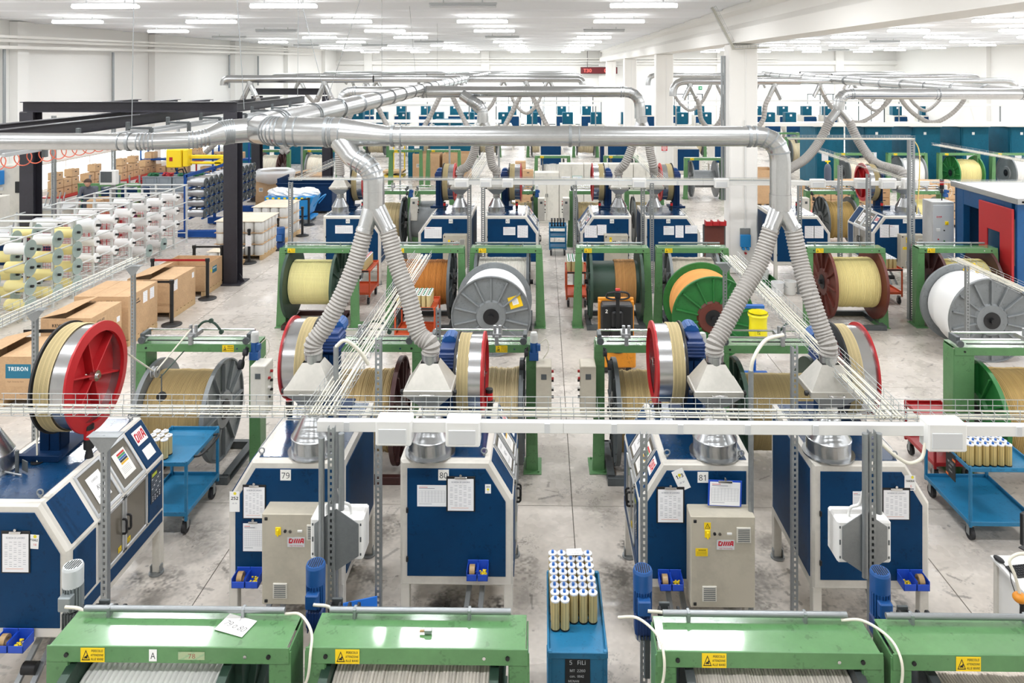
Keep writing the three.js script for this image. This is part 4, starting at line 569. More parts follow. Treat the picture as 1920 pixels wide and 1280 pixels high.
// blue bins and what lies in them
for (const [k, px, py, w, lab] of [['L', 36, 1200, 0.27, 'the machine under the big red wheel'], ['79', 470, 1083, 0.25, 'machine 79'], ['80', 897, 1070, 0.2, 'machine 80'], ['81', 1255, 1088, 0.22, 'machine 81'], ['82', 1705, 1088, 0.24, 'the machine behind the white junction box']]) {
  const p = onFront(k, px, py); p[2] = -(FR[k].Z - 0.016); const far = k === '82' ? 1 : -1;
  bin('twin blue bin on the front of ' + lab, p, w); tapeRoll('brown tape roll in the blue bin on ' + lab, [p[0] + far * w / 4, p[1] + 0.058, p[2] + 0.075]); clips('yellow clips in the blue bin on ' + lab, [p[0] - far * w / 4, p[1] + 0.008, p[2] + 0.07]);
}
// hoods and capstans on the front row
const HOODS = {};
for (const [k, px, py, lab] of [['79', 588, 843, 'machine 79'], ['80', 807, 845, 'machine 80'], ['81', 1340, 847, 'machine 81'], ['82', 1553, 848, 'the machine right of 81']]) { const p = atY(px, py, FR[k].top + 0.008); HOODS[k] = p; hood('galvanised hood with square hopper on ' + lab, 'hoods of the front row', p); }
{ const p = atY(-22, 880, 1.63), o = thing('exhaust_hood', 'galvanised round hood drum at the picture edge on the machine under the big red wheel', 'hood', 'hoods of the front row', p); mk(o, 'drum', hoodGeo.drum, MT.zinc); mk(o, 'neck', hoodGeo.neck, MT.zinc); }
function capstan(label, wheelPx, wheelPy, Z, top, opt) {
  const c = atZ(wheelPx, wheelPy, Z), side = opt.side || 1, off = opt.off ?? 0.2, wide = opt.wide ?? 0.27, o = thing('rope_capstan', label, 'capstan', opt.group || 'rope wheels of the front row', [c[0] - side * (off + wide / 2), top, -Z]);
  buildCapstan(o, { ...opt, h: c[1] - top }); return o;
}
capstan('large red spoked wheel wound with beige rope beside the cardboard boxes', 152, 704, 7.25, 1.628, { r: 0.515, side: 1, off: 0.1, wide: 0.3, motor: false });
capstan('red rimmed rope wheel half behind the grey hose of machine 79', 573, 668, 8.0, 1.66, { r: 0.42, side: -1, off: 0.14 });
capstan('red rimmed rope wheel beside the blue post on machine 80', 884, 699, 7.85, 1.66, { r: 0.42, side: 1, off: 0.1, wide: 0.25 });
capstan('red spoked rope wheel on machine 81', 1250, 678, 7.9, 1.66, { r: 0.415, side: -1, off: 0.13, wide: 0.27 });
capstan('red rimmed rope wheel beyond the hood right of machine 81', 1588, 690, 8.0, 1.66, { r: 0.47, side: 1, off: 0.1 });
{ // fittings on the top of the left machine
  const p = atY(38, 885, 1.63), o = thing('rope_guide', 'dark steel guide with post and blade on the blue machine top', 'guide', null, p);
  mk(o, 'post', cyl(0.016, 0.016, 0.2, -0.03, 0.1, 0, 'y', 12), MT.greyDark); mk(o, 'blade', bx(0.09, 0.1, 0.01, 0.04, 0.06, -0.02).rotateY(-0.5), MT.greyDark); mk(o, 'lever', rod([-0.12, 0.02, 0.03], [0.06, 0.012, 0.07], 0.008), MT.steel);
  const q = atY(70, 866, 1.63); solo('rope_port', hardLathe([[0.001, 0.004], [0.045, 0.004], [0.055, 0], [0.055, 0.008], [0.045, 0.008]], 24), MT.black, 'black round port in the blue top below the red wheel', 'port', null, q);
  solo('rope_line', rod(q, atZ(68, 770, 7.1), 0.008), MT.cable, 'beige rope rising from the port to the big red wheel', 'rope', null);
}
for (const [x0, y0, Z0, x1, y1, Z1, lab] of [[1277, 760, 7.85, 1277, 690, 7.85, 'beige rope dropping from the wheel of machine 81'], [868, 770, 7.8, 868, 700, 7.8, 'beige rope dropping from the wheel of machine 80']]) solo('rope_line', rod(atZ(x0, y0, Z0), atZ(x1, y1, Z1), 0.007), MT.cable, lab, 'rope', 'ropes falling into the machines');

// ---------- portal stands ----------
const STANDS = {};
function stand(key, x0, x1, ytop, H, label, group, opt = {}) {
  const Z = -atY((x0 + x1) / 2, ytop, H)[2], a = xAt(x0, Z), b = xAt(x1, Z), o = thing('reel_stand', label, 'stand', group, [(a + b) / 2, 0, -Z]);
  buildPortal(o, b - a, H, opt); STANDS[key] = { o, X: (a + b) / 2, Z, W: b - a, H }; return STANDS[key];
}
function reelAt(label, group, px, Z, y, opt, turn = 0) { const o = thing('cable_reel', label, 'reel', group, [xAt(px, Z), y, -Z], turn); buildReel(o, opt); return o; }
function reelIn(key, px0, px1, y, opt, label, group, dz = 0.15) { const Z = STANDS[key].Z + dz, a = xAt(px0, Z), b = xAt(px1, Z); const o = thing('cable_reel', label, 'reel', group, [(a + b) / 2, y, -Z]); buildReel(o, { len: b - a, ...opt }); return o; }
// nearest stands, cut off by the lower frame edge
const GA = 'green stands in the foremost row';
stand('A1', 88, 542, 1212, 1.64, 'green reel stand with letter A sign, below the machine under the big red wheel', GA, { signAt: 0.3, legW: 0.13, flare: 0.03 });
stand('A2', 573, 990, 1215, 1.64, 'green reel stand with a small steel latch lying on its top', GA, { signAt: 0.27, flare: 0.03 });
stand('A3', 1232, 1656, 1222, 1.64, 'green reel stand below machine 81', GA, { signAt: 0.36, flare: 0.03 });
stand('A4', 1674, 2095, 1228, 1.64, 'green reel stand beside the white desk', GA, { signAt: 0.47, flare: 0.03 });
reelIn('A1', 165, 438, 0.76, { R: 0.76, r: 0.63, mat: MT.greenDark, rope: '#f6f5f1', pitch: 0.036, rough: 0.05, tint: 0.05 }, 'green reel of smooth white rope in the stand with letter A', 'reels in the foremost row', 0.16);
reelIn('A2', 628, 925, 0.76, { R: 0.75, r: 0.66, mat: MT.greenDark, rope: '#f3ebdf', pitch: 0.022, rough: 0.2, tint: 0.26 }, 'dark green reel of striped white rope in the stand with the latch', 'reels in the foremost row', 0.16);
reelIn('A3', 1290, 1590, 0.76, { R: 0.75, r: 0.66, mat: MT.greyDark, rope: '#f3ebdf', pitch: 0.02, rough: 0.2, tint: 0.26 }, 'dark reel of striped white rope in the stand below machine 81', 'reels in the foremost row', 0.16);
reelIn('A4', 1740, 2040, 0.74, { R: 0.72, r: 0.58, mat: MT.greyDark, rope: '#e9ddd0', pitch: 0.02, rough: 0.2, tint: 0.15 }, 'dark reel of pale rope in the stand beside the desk', 'reels in the foremost row', 0.16);
{ const s = STANDS.A1, y = s.H - 0.05; let m = mk(s.o, 'letter_sign', decal(CELL.letterA, 0.05, 0.075, 0.002), PRINT, 'white sign with letter A', true); m.position.set(xAt(288, s.Z) - s.X, y, 0.007); m = mk(s.o, 'paint_label', decal(CELL.label78, 0.17, 0.05, 0.002), PRINT, 'scratched label with number 78', true); m.position.set(xAt(360, s.Z) - s.X, y, 0.007);
  const p = atY(442, 1172, 1.645), n = sheet('white handwritten card 79 o 80 on the green stand top', p, 0.22, 0.15, CELL.note7980, 0, 'paper_card', 'cards'); n.rotation.set(-Math.PI / 2, 0, -0.3, 'YXZ'); n.userData.label = 'white handwritten card reading 79 o 80 on the green stand top'; delete n.userData.group; }
{ const o = thing('steel_latch', 'small steel latch lying on the green stand top', 'latch', null, atY(800, 1187, 1.642)); mk(o, 'body', bx(0.05, 0.03, 0.028, 0.01, 0.016, 0), MT.steel); mk(o, 'pin', cyl(0.009, 0.009, 0.03, -0.03, 0.016, 0, 'x', 10), MT.tape); }
for (const k of ['A2', 'A3', 'A4']) { const s = STANDS[k], x = -s.W / 2 - 0.02, y = s.H; const m = mk(s.o, 'limit_switch', [bx(0.04, 0.09, 0.05, x - 0.0, y - 0.3, 0.04, 0.006), bx(0.03, 0.05, 0.03, x, y - 0.37, 0.04)], MT.motorGrey); mk(m, 'switch_cable', tube([[x + 0.01, y - 0.25, 0.05], [x + 0.05, y - 0.15, 0.05], [x + 0.06, y - 0.02, 0.03], [x + 0.04, y + 0.04, -0.06], [x - 0.08, y + 0.06, -0.2], [x - 0.2, y + 0.02, -0.26]], 0.009, 36, 8), MT.cable); }
// motors standing behind the foremost stands
for (const [px, py, Z, body, cap, lab] of [[137, 1172, 5.35, MT.motorGrey, M('#c7cccd', 0.4, 0.2), 'grey finned gear motor at the left end of the stand with letter A'], [592, 1168, 5.4, MT.motorBlue, MT.motorBlue, 'blue gear motor between the two stands below machine 79'], [1205, 1180, 5.35, MT.motorBlue, MT.motorBlue, 'blue gear motor beside the perforated post at machine 81'], [1650, 1185, 5.35, MT.motorBlue, MT.motorBlue, 'blue gear motor below the white junction box']]) {
  const o = thing('gear_motor', lab, 'motor', 'gear motors of the foremost stands', atZ(px, py, Z)); buildMotor(o, [0, 0, 0], body, cap, 0.44, 0.07); mk(o, 'bracket', [bx(0.16, 0.03, 0.1, 0.06, -0.03, 0), bx(0.04, 0.3, 0.06, 0.03, -0.18, 0)], MT.greyDark);
  mk(o, 'cable', tube([[0.02, 0.22, 0.12], [0.14, 0.21, 0.13], [0.18, 0.1, 0.1], [0.17, -0.02, 0.05], [0.22, -0.08, 0.02]], 0.011, 24, 8), MT.cable);
}
// rollers of the rope feed beside the motors
for (const [px, py, Z, lab] of [[205, 1143, 5.6, 'row of dark feed rollers behind the stand with letter A'], [645, 1140, 5.6, 'row of dark feed rollers behind the stand with the latch'], [1262, 1148, 5.6, 'row of dark feed rollers behind the stand below machine 81'], [1712, 1155, 5.6, 'row of dark feed rollers behind the stand beside the desk']]) { const o = thing('feed_rollers', lab, 'rollers', 'feed rollers of the foremost stands', atZ(px, py, Z)); mk(o, 'bracket', [bx(0.26, 0.05, 0.02, 0, -0.04, 0.03), bx(0.08, 0.1, 0.02, -0.06, 0, -0.04), bx(0.04, o.position.y - 0.06, 0.03, 0, -o.position.y / 2 - 0.03, 0.03)], MT.greyDark); for (let k = 0; k < 4; k++) mk(o, 'roller', [cyl(0.04, 0.04, 0.016, -0.1 + k * 0.07, 0, 0, 'x', 18), cyl(0.02, 0.02, 0.03, -0.1 + k * 0.07, 0, 0, 'x', 12)], MT.rubber); }
// stands behind the front row, with rope traverse and control box
const GB = 'green traverse stands behind the front row';
function traverse(key, { motor = 1, box = 0, carriage = 0, arm = true, pale = MT.cabinetPale }) {
  const s = STANDS[key], o = s.o, W = s.W, H = s.H;
  mk(o, 'guide_rod', rod([-W / 2 + 0.06, H + 0.09, -0.05], [W / 2 - 0.12, H + 0.09, -0.05], 0.014), MT.chrome); mk(o, 'guide_rod', rod([-W / 2 + 0.06, H + 0.13, -0.2], [W / 2 - 0.12, H + 0.13, -0.2], 0.014), MT.chrome); mk(o, 'drive_belt', bx(W - 0.3, 0.012, 0.02, 0, H + 0.05, 0.0), MT.black);
  mk(o, 'pulley', [cyl(0.045, 0.045, 0.04, -W / 2 + 0.07, H + 0.05, 0.0, 'z', 18), bx(0.05, 0.1, 0.2, -W / 2 + 0.06, H + 0.08, -0.12)], MT.greyDark); mk(o, 'pulley', [cyl(0.045, 0.045, 0.04, W / 2 - 0.16, H + 0.05, 0.0, 'z', 18), bx(0.05, 0.1, 0.2, W / 2 - 0.14, H + 0.08, -0.12)], MT.greyDark);
  const c = mk(o, 'carriage', [bx(0.12, 0.06, 0.22, carriage, H + 0.11, -0.12), bx(0.05, 0.12, 0.06, carriage, H + 0.06, 0.01), cyl(0.022, 0.022, 0.1, carriage - 0.03, H + 0.19, -0.05, 'y', 12), cyl(0.022, 0.022, 0.1, carriage + 0.04, H + 0.19, -0.05, 'y', 12)], MT.steel);
  if (arm) mk(c, 'guide_arm', [tube([[carriage, H + 0.15, -0.12], [carriage + 0.12, H + 0.26, -0.12], [carriage + 0.26, H + 0.25, -0.1], [carriage + 0.36, H + 0.14, -0.1]], 0.016, 20, 8), cyl(0.03, 0.03, 0.03, carriage + 0.22, H + 0.28, -0.1, 'z', 14), cyl(0.03, 0.03, 0.03, carriage + 0.36, H + 0.13, -0.1, 'z', 14)], MT.greenDark);
  if (motor) { const g = new THREE.Group(); g.name = 'traverse_motor'; o.add(g); g.position.set(motor * (W / 2 - 0.02), H - 0.14, 0.06); mk(g, 'motor_cap', hardLathe([[0.05, 0.2], [0.05, 0.3], [0.04, 0.33], [0.001, 0.34]], 20), M('#c9cbc8', 0.4)); mk(g, 'motor_body', [cyl(0.05, 0.05, 0.2, 0, 0.1, 0, 'y', 18), bx(0.12, 0.1, 0.1, 0, 0.02, 0), bx(0.05, 0.08, 0.06, 0.06, 0.14, 0.02)], MT.motorBlue); mk(g, 'motor_cable', tube([[0.06, 0.16, 0], [0.16, 0.24, 0], [0.19, 0.1, 0], [0.12, -0.02, 0]], 0.007, 16, 6), MT.cable); }
  if (box) { const b = mk(o, 'control_box', bx(0.2, 0.66, 0.28, box * (W / 2 + 0.11), H - 0.5, 0.16, 0.008), pale); for (let k = 0; k < 6; k++) mk(b, 'push_button', cyl(0.018, 0.018, 0.03, 0, 0, 0, 'x', 12).translate(box * (W / 2 + 0.225), H - 0.3 - k * 0.06, 0.12 + (k % 2) * 0.08), k < 2 ? MT.red : k % 3 ? MT.black : MT.plasticWhite); mk(b, 'vent', bx(0.07, 0.07, 0.006, box * (W / 2 + 0.11), H - 0.3, 0.303), MT.greyDark); mk(o, 'clamp_rollers', [cyl(0.06, 0.06, 0.05, box * (W / 2 - 0.18), H - 0.22, 0.12, 'x', 20), cyl(0.045, 0.045, 0.05, box * (W / 2 - 0.12), H - 0.06, 0.12, 'x', 20), bar([box * (W / 2 - 0.16), H - 0.2, 0.13], [box * (W / 2 - 0.1), H + 0.02, 0.13], 0.03, 0.02)], MT.rubber); }
}
stand('B1', 256, 484, 645, 1.68, 'green traverse stand with grey reel, between cardboard boxes and machine 79', GB, { flare: 0.04, conduit: false, sign: 1, signAt: 0.4 }); traverse('B1', { box: 1, carriage: 0.22 - 0.3 });
stand('B2', 592, 790, 645, 1.68, 'green traverse stand with maroon reel behind machine 79', GB, { flare: 0.04, conduit: false, sign: 0 }); traverse('B2', { motor: 0, carriage: -0.1 });
stand('B3', 803, 1004, 646, 1.68, 'green traverse stand with pale control box behind machine 80', GB, { flare: 0.04, conduit: false, sign: 1, signAt: 0.45 }); traverse('B3', { box: 1, carriage: 0.2, arm: false, pale: MT.cabinet });
stand('B4', 1116, 1318, 647, 1.68, 'green traverse stand with beige control box behind machine 81', GB, { flare: 0.04, conduit: false, sign: 0 }); traverse('B4', { motor: 1, box: -1, carriage: -0.3, arm: false, pale: MT.cabinet });
stand('B5', 1350, 1555, 648, 1.68, 'green traverse stand behind the hood right of machine 81', GB, { flare: 0.04, conduit: false, sign: 0 }); traverse('B5', { motor: 0, carriage: 0.1 });
stand('B6', 1790, 2010, 652, 1.68, 'green traverse stand with broad green post beside the bobbin cart', GB, { flare: 0.04, conduit: false, legW: 0.26, sign: 0 }); traverse('B6', { motor: 0, carriage: 0.2 });
reelIn('B1', 297, 415, 0.75, { R: 0.65, r: 0.5, mat: MT.greyReel, rope: '#b39c6c', pitch: 0.021, rough: 0.08 }, 'grey ribbed reel of tan rope beside the cardboard boxes', 'reels behind the front row');
reelIn('B2', 615, 748, 0.75, { R: 0.68, r: 0.5, mat: MT.maroon, rope: '#c0a878', pitch: 0.02, rough: 0.3 }, 'maroon ribbed reel of tan rope behind machine 79', 'reels behind the front row');
reelIn('B3', 858, 976, 0.75, { R: 0.66, r: 0.53, mat: MT.greyDark, rope: '#c9b78f', pitch: 0.018, rough: 0.3 }, 'dark grey reel of pale rope behind machine 80', 'reels behind the front row');
reelIn('B4', 1155, 1285, 0.75, { R: 0.67, r: 0.5, mat: MT.greyDark, rope: '#baa473', pitch: 0.018, rough: 0.32, tint: 0.25 }, 'dark grey reel of tan rope behind machine 81', 'reels behind the front row');
reelIn('B5', 1384, 1520, 0.75, { R: 0.69, r: 0.47, mat: MT.greenDark, rope: '#b4a172', pitch: 0.016, rough: 0.06 }, 'dark green reel of tan rope behind the hood right of machine 81', 'reels behind the front row');
reelIn('B6', 1835, 1985, 0.76, { R: 0.7, r: 0.56, mat: MT.greenReel, rope: '#c2a468', pitch: 0.018, rough: 0.2 }, 'green ribbed reel of tan rope behind the blue bobbin cart', 'reels behind the front row');
{ const r = [[[228, 655, 8.2], [288, 696, 9.3]], [[293, 695, 9.3], [358, 617, 9.8]], [[300, 708, 9.35], [345, 658, 9.85]]]; r.forEach(([a, b], k) => solo('rope_line', rod(atZ(...a), atZ(...b), k === 2 ? 0.008 : 0.01), k === 2 ? MT.greenDark : MT.cable, ['beige rope from the big red wheel to the dancer pulley', 'beige rope from the dancer pulley up to the traverse', 'thin green arm holding the dancer pulley'][k], k === 2 ? 'arm' : 'rope'));
  const o = thing('dancer_pulley', 'steel dancer pulley with hanging chain and black weight', 'pulley', null, atZ(291, 697, 9.32)); mk(o, 'pulley', hardLathe([[0.02, -0.03], [0.07, -0.03], [0.07, -0.02], [0.045, -0.008], [0.045, 0.008], [0.07, 0.02], [0.07, 0.03], [0.02, 0.03]], 24, 'x'), MT.steel); mk(o, 'chain', rod([0.09, -0.02, 0.02], [0.09, -0.26, 0.02], 0.008), MT.greyDark); mk(o, 'weight', cyl(0.055, 0.055, 0.05, 0.09, -0.3, 0.02, 'z', 20), MT.black); }
// ---------- carts with bobbins ----------
function bobbinShapes(r, h, hue, cap) {
  const col = new THREE.Color(hue), p = [], t = []; const n = 9;
  const g = new THREE.CylinderGeometry(r * 0.96, r * 0.96, h * 0.94, 18, 1, true).translate(0, h / 2, 0), a = new Float32Array(g.attributes.position.count * 3);
  for (let i = 0; i < g.attributes.position.count; i++) { const k = (i % 19) % 2 ? 0.62 : 1; a[i * 3] = col.r * k; a[i * 3 + 1] = col.g * k; a[i * 3 + 2] = col.b * k; }
  g.setAttribute('color', new THREE.BufferAttribute(a, 3)); const y = ni(g); y.userData.ready = true;
  return { yarn: y, top: ready(hardLathe([[r * 0.3, h + 0.003], [r, h + 0.003], [r, h * 0.965], [r * 0.96, h * 0.965]], 18)), foot: ready(hardLathe([[r * 0.96, 0.012], [r, 0.012], [r, 0], [0.001, 0]], 18)), pin: ready([cyl(r * 0.34, r * 0.3, 0.02, 0, h + 0.012, 0, 'y', 12)]), cap };
}
function bobbins(list, { r, h, hue, cap, label, group }) {
  const s = bobbinShapes(r, h, hue), o = thing('bobbin', label, 'bobbin', group, list[0]);
  mk(o, 'yarn', s.yarn, MT.gold); mk(o, 'top_rim', s.top, MT.capWhite); mk(o, 'base_rim', s.foot, MT.black); mk(o, 'core_cap', s.pin, cap);
  list.slice(1).forEach(p => dup(o, p, rr(0, 6)));
}
const castorGeo = ready([cyl(0.072, 0.072, 0.042, 0, 0.072, 0, 'x', 20)]), forkGeo = ready([bx(0.06, 0.03, 0.06, 0, 0.165, 0), bx(0.006, 0.11, 0.06, 0.028, 0.11, 0), bx(0.006, 0.11, 0.06, -0.028, 0.11, 0)]);
function cart(name, label, at, { w, d, h, mat, shelf = 0.2, rim = 0.05, handle = 0, mid = false, turn = 0, dark = MT.greyDark, panel = false }) {   // origin: middle of the footprint
  const o = thing(name, label, 'cart', null, at, turn), p = 0.032;
  const tray = (y, m, nm) => mk(o, nm, [bx(w, 0.012, d, 0, y, 0), bx(w, rim, p * 0.5, 0, y + rim / 2 - 0.006, d / 2), bx(w, rim, p * 0.5, 0, y + rim / 2 - 0.006, -d / 2), bx(p * 0.5, rim, d, w / 2, y + rim / 2 - 0.006, 0), bx(p * 0.5, rim, d, -w / 2, y + rim / 2 - 0.006, 0)], m);
  tray(h - rim, mat, 'top_tray'); tray(shelf, mat, 'shelf'); if (mid) tray((h + shelf) / 2, mat, 'shelf');
  for (const x of [-1, 1]) for (const z of [-1, 1]) { mk(o, 'post', bx(p, h - 0.175, p, x * (w / 2 - p / 2 + 0.004), 0.175 + (h - 0.175) / 2, z * (d / 2 - p / 2 + 0.004)), mat); const c = mk(o, 'castor', forkGeo, MT.zincDull); c.position.set(x * (w / 2 - 0.05), 0, z * (d / 2 - 0.08)); mk(c, 'wheel', castorGeo, MT.rubber); }
  if (panel) mk(o, 'end_panel', bx(w - 0.04, h - 0.3, 0.008, 0, h / 2 + 0.1, d / 2 - 0.01), mat);
  if (handle) mk(o, 'handle', tube([[w / 2, h - 0.03, handle * d * 0.3], [w / 2 + 0.07, h - 0.02, handle * d * 0.3], [w / 2 + 0.07, h - 0.02, -handle * d * 0.3], [w / 2, h - 0.03, -handle * d * 0.3]], 0.014, 20, 8), MT.black);
  return o;
}
{ // the blue cart in the aisle
  const hgt = 0.9, a = atY(1028, 1220, hgt), b = atY(1138, 1220, hgt), w = b[0] - a[0], x = (a[0] + b[0]) / 2, d = 0.92, z = a[2] - d / 2;
  const c = cart('bobbin_cart', 'blue bobbin cart with chalk board in the aisle between machines 80 and 81', [x, 0, z], { w, d, h: hgt, mat: MT.cartBlue, panel: true });
  mk(c, 'chalk_board', decal(CELL.board, 0.19, 0.28, 0.006), PRINT, 'black chalk board with white handwriting', true).position.set(0, 0.72, d / 2);
  const list = []; for (let j = 0; j < 8; j++) for (let i = 0; i < 5; i++) if (j < 7 || i < 2) list.push([x - 0.165 + i * 0.077 + (7 - j) * -0.002, hgt - rim0(), z - d / 2 + 0.06 + j * 0.082]);
  function rim0() { return 0.043; }
  bobbins(list, { r: 0.037, h: 0.235, hue: '#d9c489', cap: MT.capBlue, label: 'gold bobbin with blue core on the aisle cart', group: 'bobbins on the aisle cart' });
  const n = sheet('white handwritten note lying on the bobbins of the aisle cart', [x + 0.01, hgt - 0.043 + 0.252 + 0.012, z - d / 2 + 0.09], 0.13, 0.075, CELL.bobbinNote, 0, 'paper_card', 'cards'); n.rotation.set(-Math.PI / 2 + 0.1, 0, 0.08); delete n.userData.group;
}
{ // the blue cart at the right
  const p = floorAt(1822, 1018), d = 1.0, w = 0.78, x = p[0] + w / 2 - 0.02, z = p[2] - d / 2, h = 0.86;
  const c = cart('bobbin_cart', 'turquoise two tier cart with bobbins and small black board beside the green reel', [x, 0, z], { w, d, h, mat: MT.cartBlue, shelf: 0.2 }); const b = mk(c, 'chalk_board', decal(CELL.boardSmall, 0.2, 0.3, 0.006).rotateY(-Math.PI / 2), PRINT, 'small black board with orange tape', true); b.position.set(-w / 2 - 0.005, 0.68, 0.12);
  mk(c, 'marker_text', decal(CELL.cartText, 0.36, 0.04, 0.002), PRINT, null, true).position.set(0.02, h - 0.025, d / 2 + 0.01);
  const list = []; for (let j = 0; j < 5; j++) for (let i = 0; i < 6; i++) list.push([x - w / 2 + 0.07 + i * 0.086 - (4 - j) * 0.004, h - 0.043, z + d / 2 - 0.12 - (4 - j) * 0.088]);
  bobbins(list, { r: 0.041, h: 0.24, hue: '#d7bf7c', cap: MT.capBlue, label: 'gold bobbin with blue core on the turquoise cart', group: 'bobbins on the turquoise cart' });
}
{ // the blue cart behind the left machine
  const p = floorAt(345, 1006), d = 0.85, w = 0.6, x = p[0] - w / 2 + 0.03, z = p[2] - d / 2, h = 0.86;
  cart('bobbin_cart', 'blue two tier cart with a few gold bobbins before the grey reel', [x, 0, z], { w, d, h, mat: MT.cartBlue, shelf: 0.24, handle: 1 });
  const list = []; for (let j = 0; j < 3; j++) for (let i = 0; i < 3; i++) if (i + j < 4) list.push([x - w / 2 + 0.08 + i * 0.095, h - 0.043, z + 0.28 - j * 0.1]);
  bobbins(list, { r: 0.042, h: 0.22, hue: '#dcc78e', cap: MT.capWhite, label: 'gold bobbin standing on the cart before the grey reel', group: 'bobbins on the cart before the grey reel' });
}
{ // red cart behind the turquoise one
  const p = floorAt(1752, 905), o = cart('tool_trolley', 'red low trolley behind the turquoise bobbin cart', [p[0] + 0.25, 0, p[2] - 0.4], { w: 0.5, d: 0.8, h: 0.72, mat: MT.red, shelf: 0.22 });
}
{ const o = solo('plastic_sheet', ext([[-0.18, 0], [0.18, 0], [0.17, 0.62], [-0.17, 0.55]], 0.012, 0.002).rotateX(-0.12), M('#1f6fd0', 0.4), 'bright blue plastic sheet leaning on the floor below machine 79', 'sheet', null, [xAt(668, 6.6), 0, -6.6]); }
// ---------- desk at the right edge ----------
{
  const h = 0.76, p = atY(1856, 1040, h), q = atY(1892, 1150, h), x0 = p[0], x1 = x0 + 1.1, z1 = p[2], z0 = q[2] + 0.0, o = thing('office_desk', 'white desk with computer at the picture edge', 'desk', null, [x0, 0, z0]);
  mk(o, 'desk_top', bx(x1 - x0, 0.03, z0 - z1, (x1 - x0) / 2, h - 0.015, -(z0 - z1) / 2), MT.plasticWhite); for (const [x, z] of [[0.04, -0.05], [x1 - x0 - 0.04, -0.05], [0.04, -(z0 - z1) + 0.05], [x1 - x0 - 0.04, -(z0 - z1) + 0.05]]) mk(o, 'leg', bx(0.05, h - 0.03, 0.05, x, (h - 0.03) / 2, z), MT.frame);
  mk(o, 'modesty_panel', bx(0.02, 0.5, z0 - z1 - 0.12, 0.05, h - 0.3, -(z0 - z1) / 2), MT.plasticWhite);
  const k = atY(1873, 1052, h); { const m = solo('computer_mouse', ni(new THREE.SphereGeometry(0.5, 18, 12).scale(0.062, 0.04, 0.11)), MT.black, 'black computer mouse on the white desk', 'mouse', null, [k[0], h + 0.008, k[2]], 0.3); m.geometry.translate(0, 0.012, 0); solo('mouse_cable', tube([[k[0] + 0.01, h + 0.01, k[2] + 0.05], [k[0] + 0.0, h + 0.006, k[2] + 0.16], [x0 - 0.015, h - 0.02, k[2] + 0.26], [x0 + 0.02, 0.45, k[2] + 0.5], [x0 + 0.08, 0.3, k[2] + 0.7]], 0.004, 40, 6), MT.black, 'thin black mouse cable hanging over the desk edge', 'cable'); }
  const kb = atY(1935, 1070, h), kbo = thing('keyboard', 'black keyboard on the white desk', 'keyboard', null, [kb[0], h, kb[2]], 0.15); mk(kbo, 'case', bx(0.42, 0.018, 0.15, 0, 0.009, 0), MT.black); const keys = []; for (let j = 0; j < 5; j++) for (let i = 0; i < 15; i++) keys.push(bx(0.021, 0.008, 0.021, -0.18 + i * 0.0255, 0.021, -0.055 + j * 0.027, 0.002)); const km = mk(kbo, 'keys', keys, MT.rubber); km.userData.kind = 'stuff';
  const mo = atY(1940, 1045, h), mon = thing('monitor', 'black computer monitor at the picture edge', 'monitor', null, [mo[0] + 0.07, h, mo[2] - 0.1], 0.5); mk(mon, 'screen', bx(0.46, 0.3, 0.03, 0, 0.27, 0, 0.006), MT.black); mk(mon, 'foot', [bx(0.2, 0.012, 0.16, 0, 0.006, -0.02), bx(0.05, 0.16, 0.03, 0, 0.08, -0.03)], MT.black);
  const y = atZ(1912, 1120, 5.75), yl = thing('desk_tool', 'yellow hand tool with grey hose at the desk edge', 'tool', null, [y[0], y[1], y[2]]); mk(yl, 'head', ni(new THREE.SphereGeometry(0.05, 18, 12).scale(1, 0.75, 1)), MT.orangeTruck); mk(yl, 'hose', tube([[0, 0.03, 0], [-0.04, 0.18, 0], [-0.06, 0.26, -0.03], [0.02, 0.3, -0.05], [0.16, 0.29, -0.05]], 0.012, 24, 8), MT.cable); mk(yl, 'grip', cyl(0.02, 0.016, 0.12, 0.02, -0.08, 0, 'y', 12), MT.black);
}
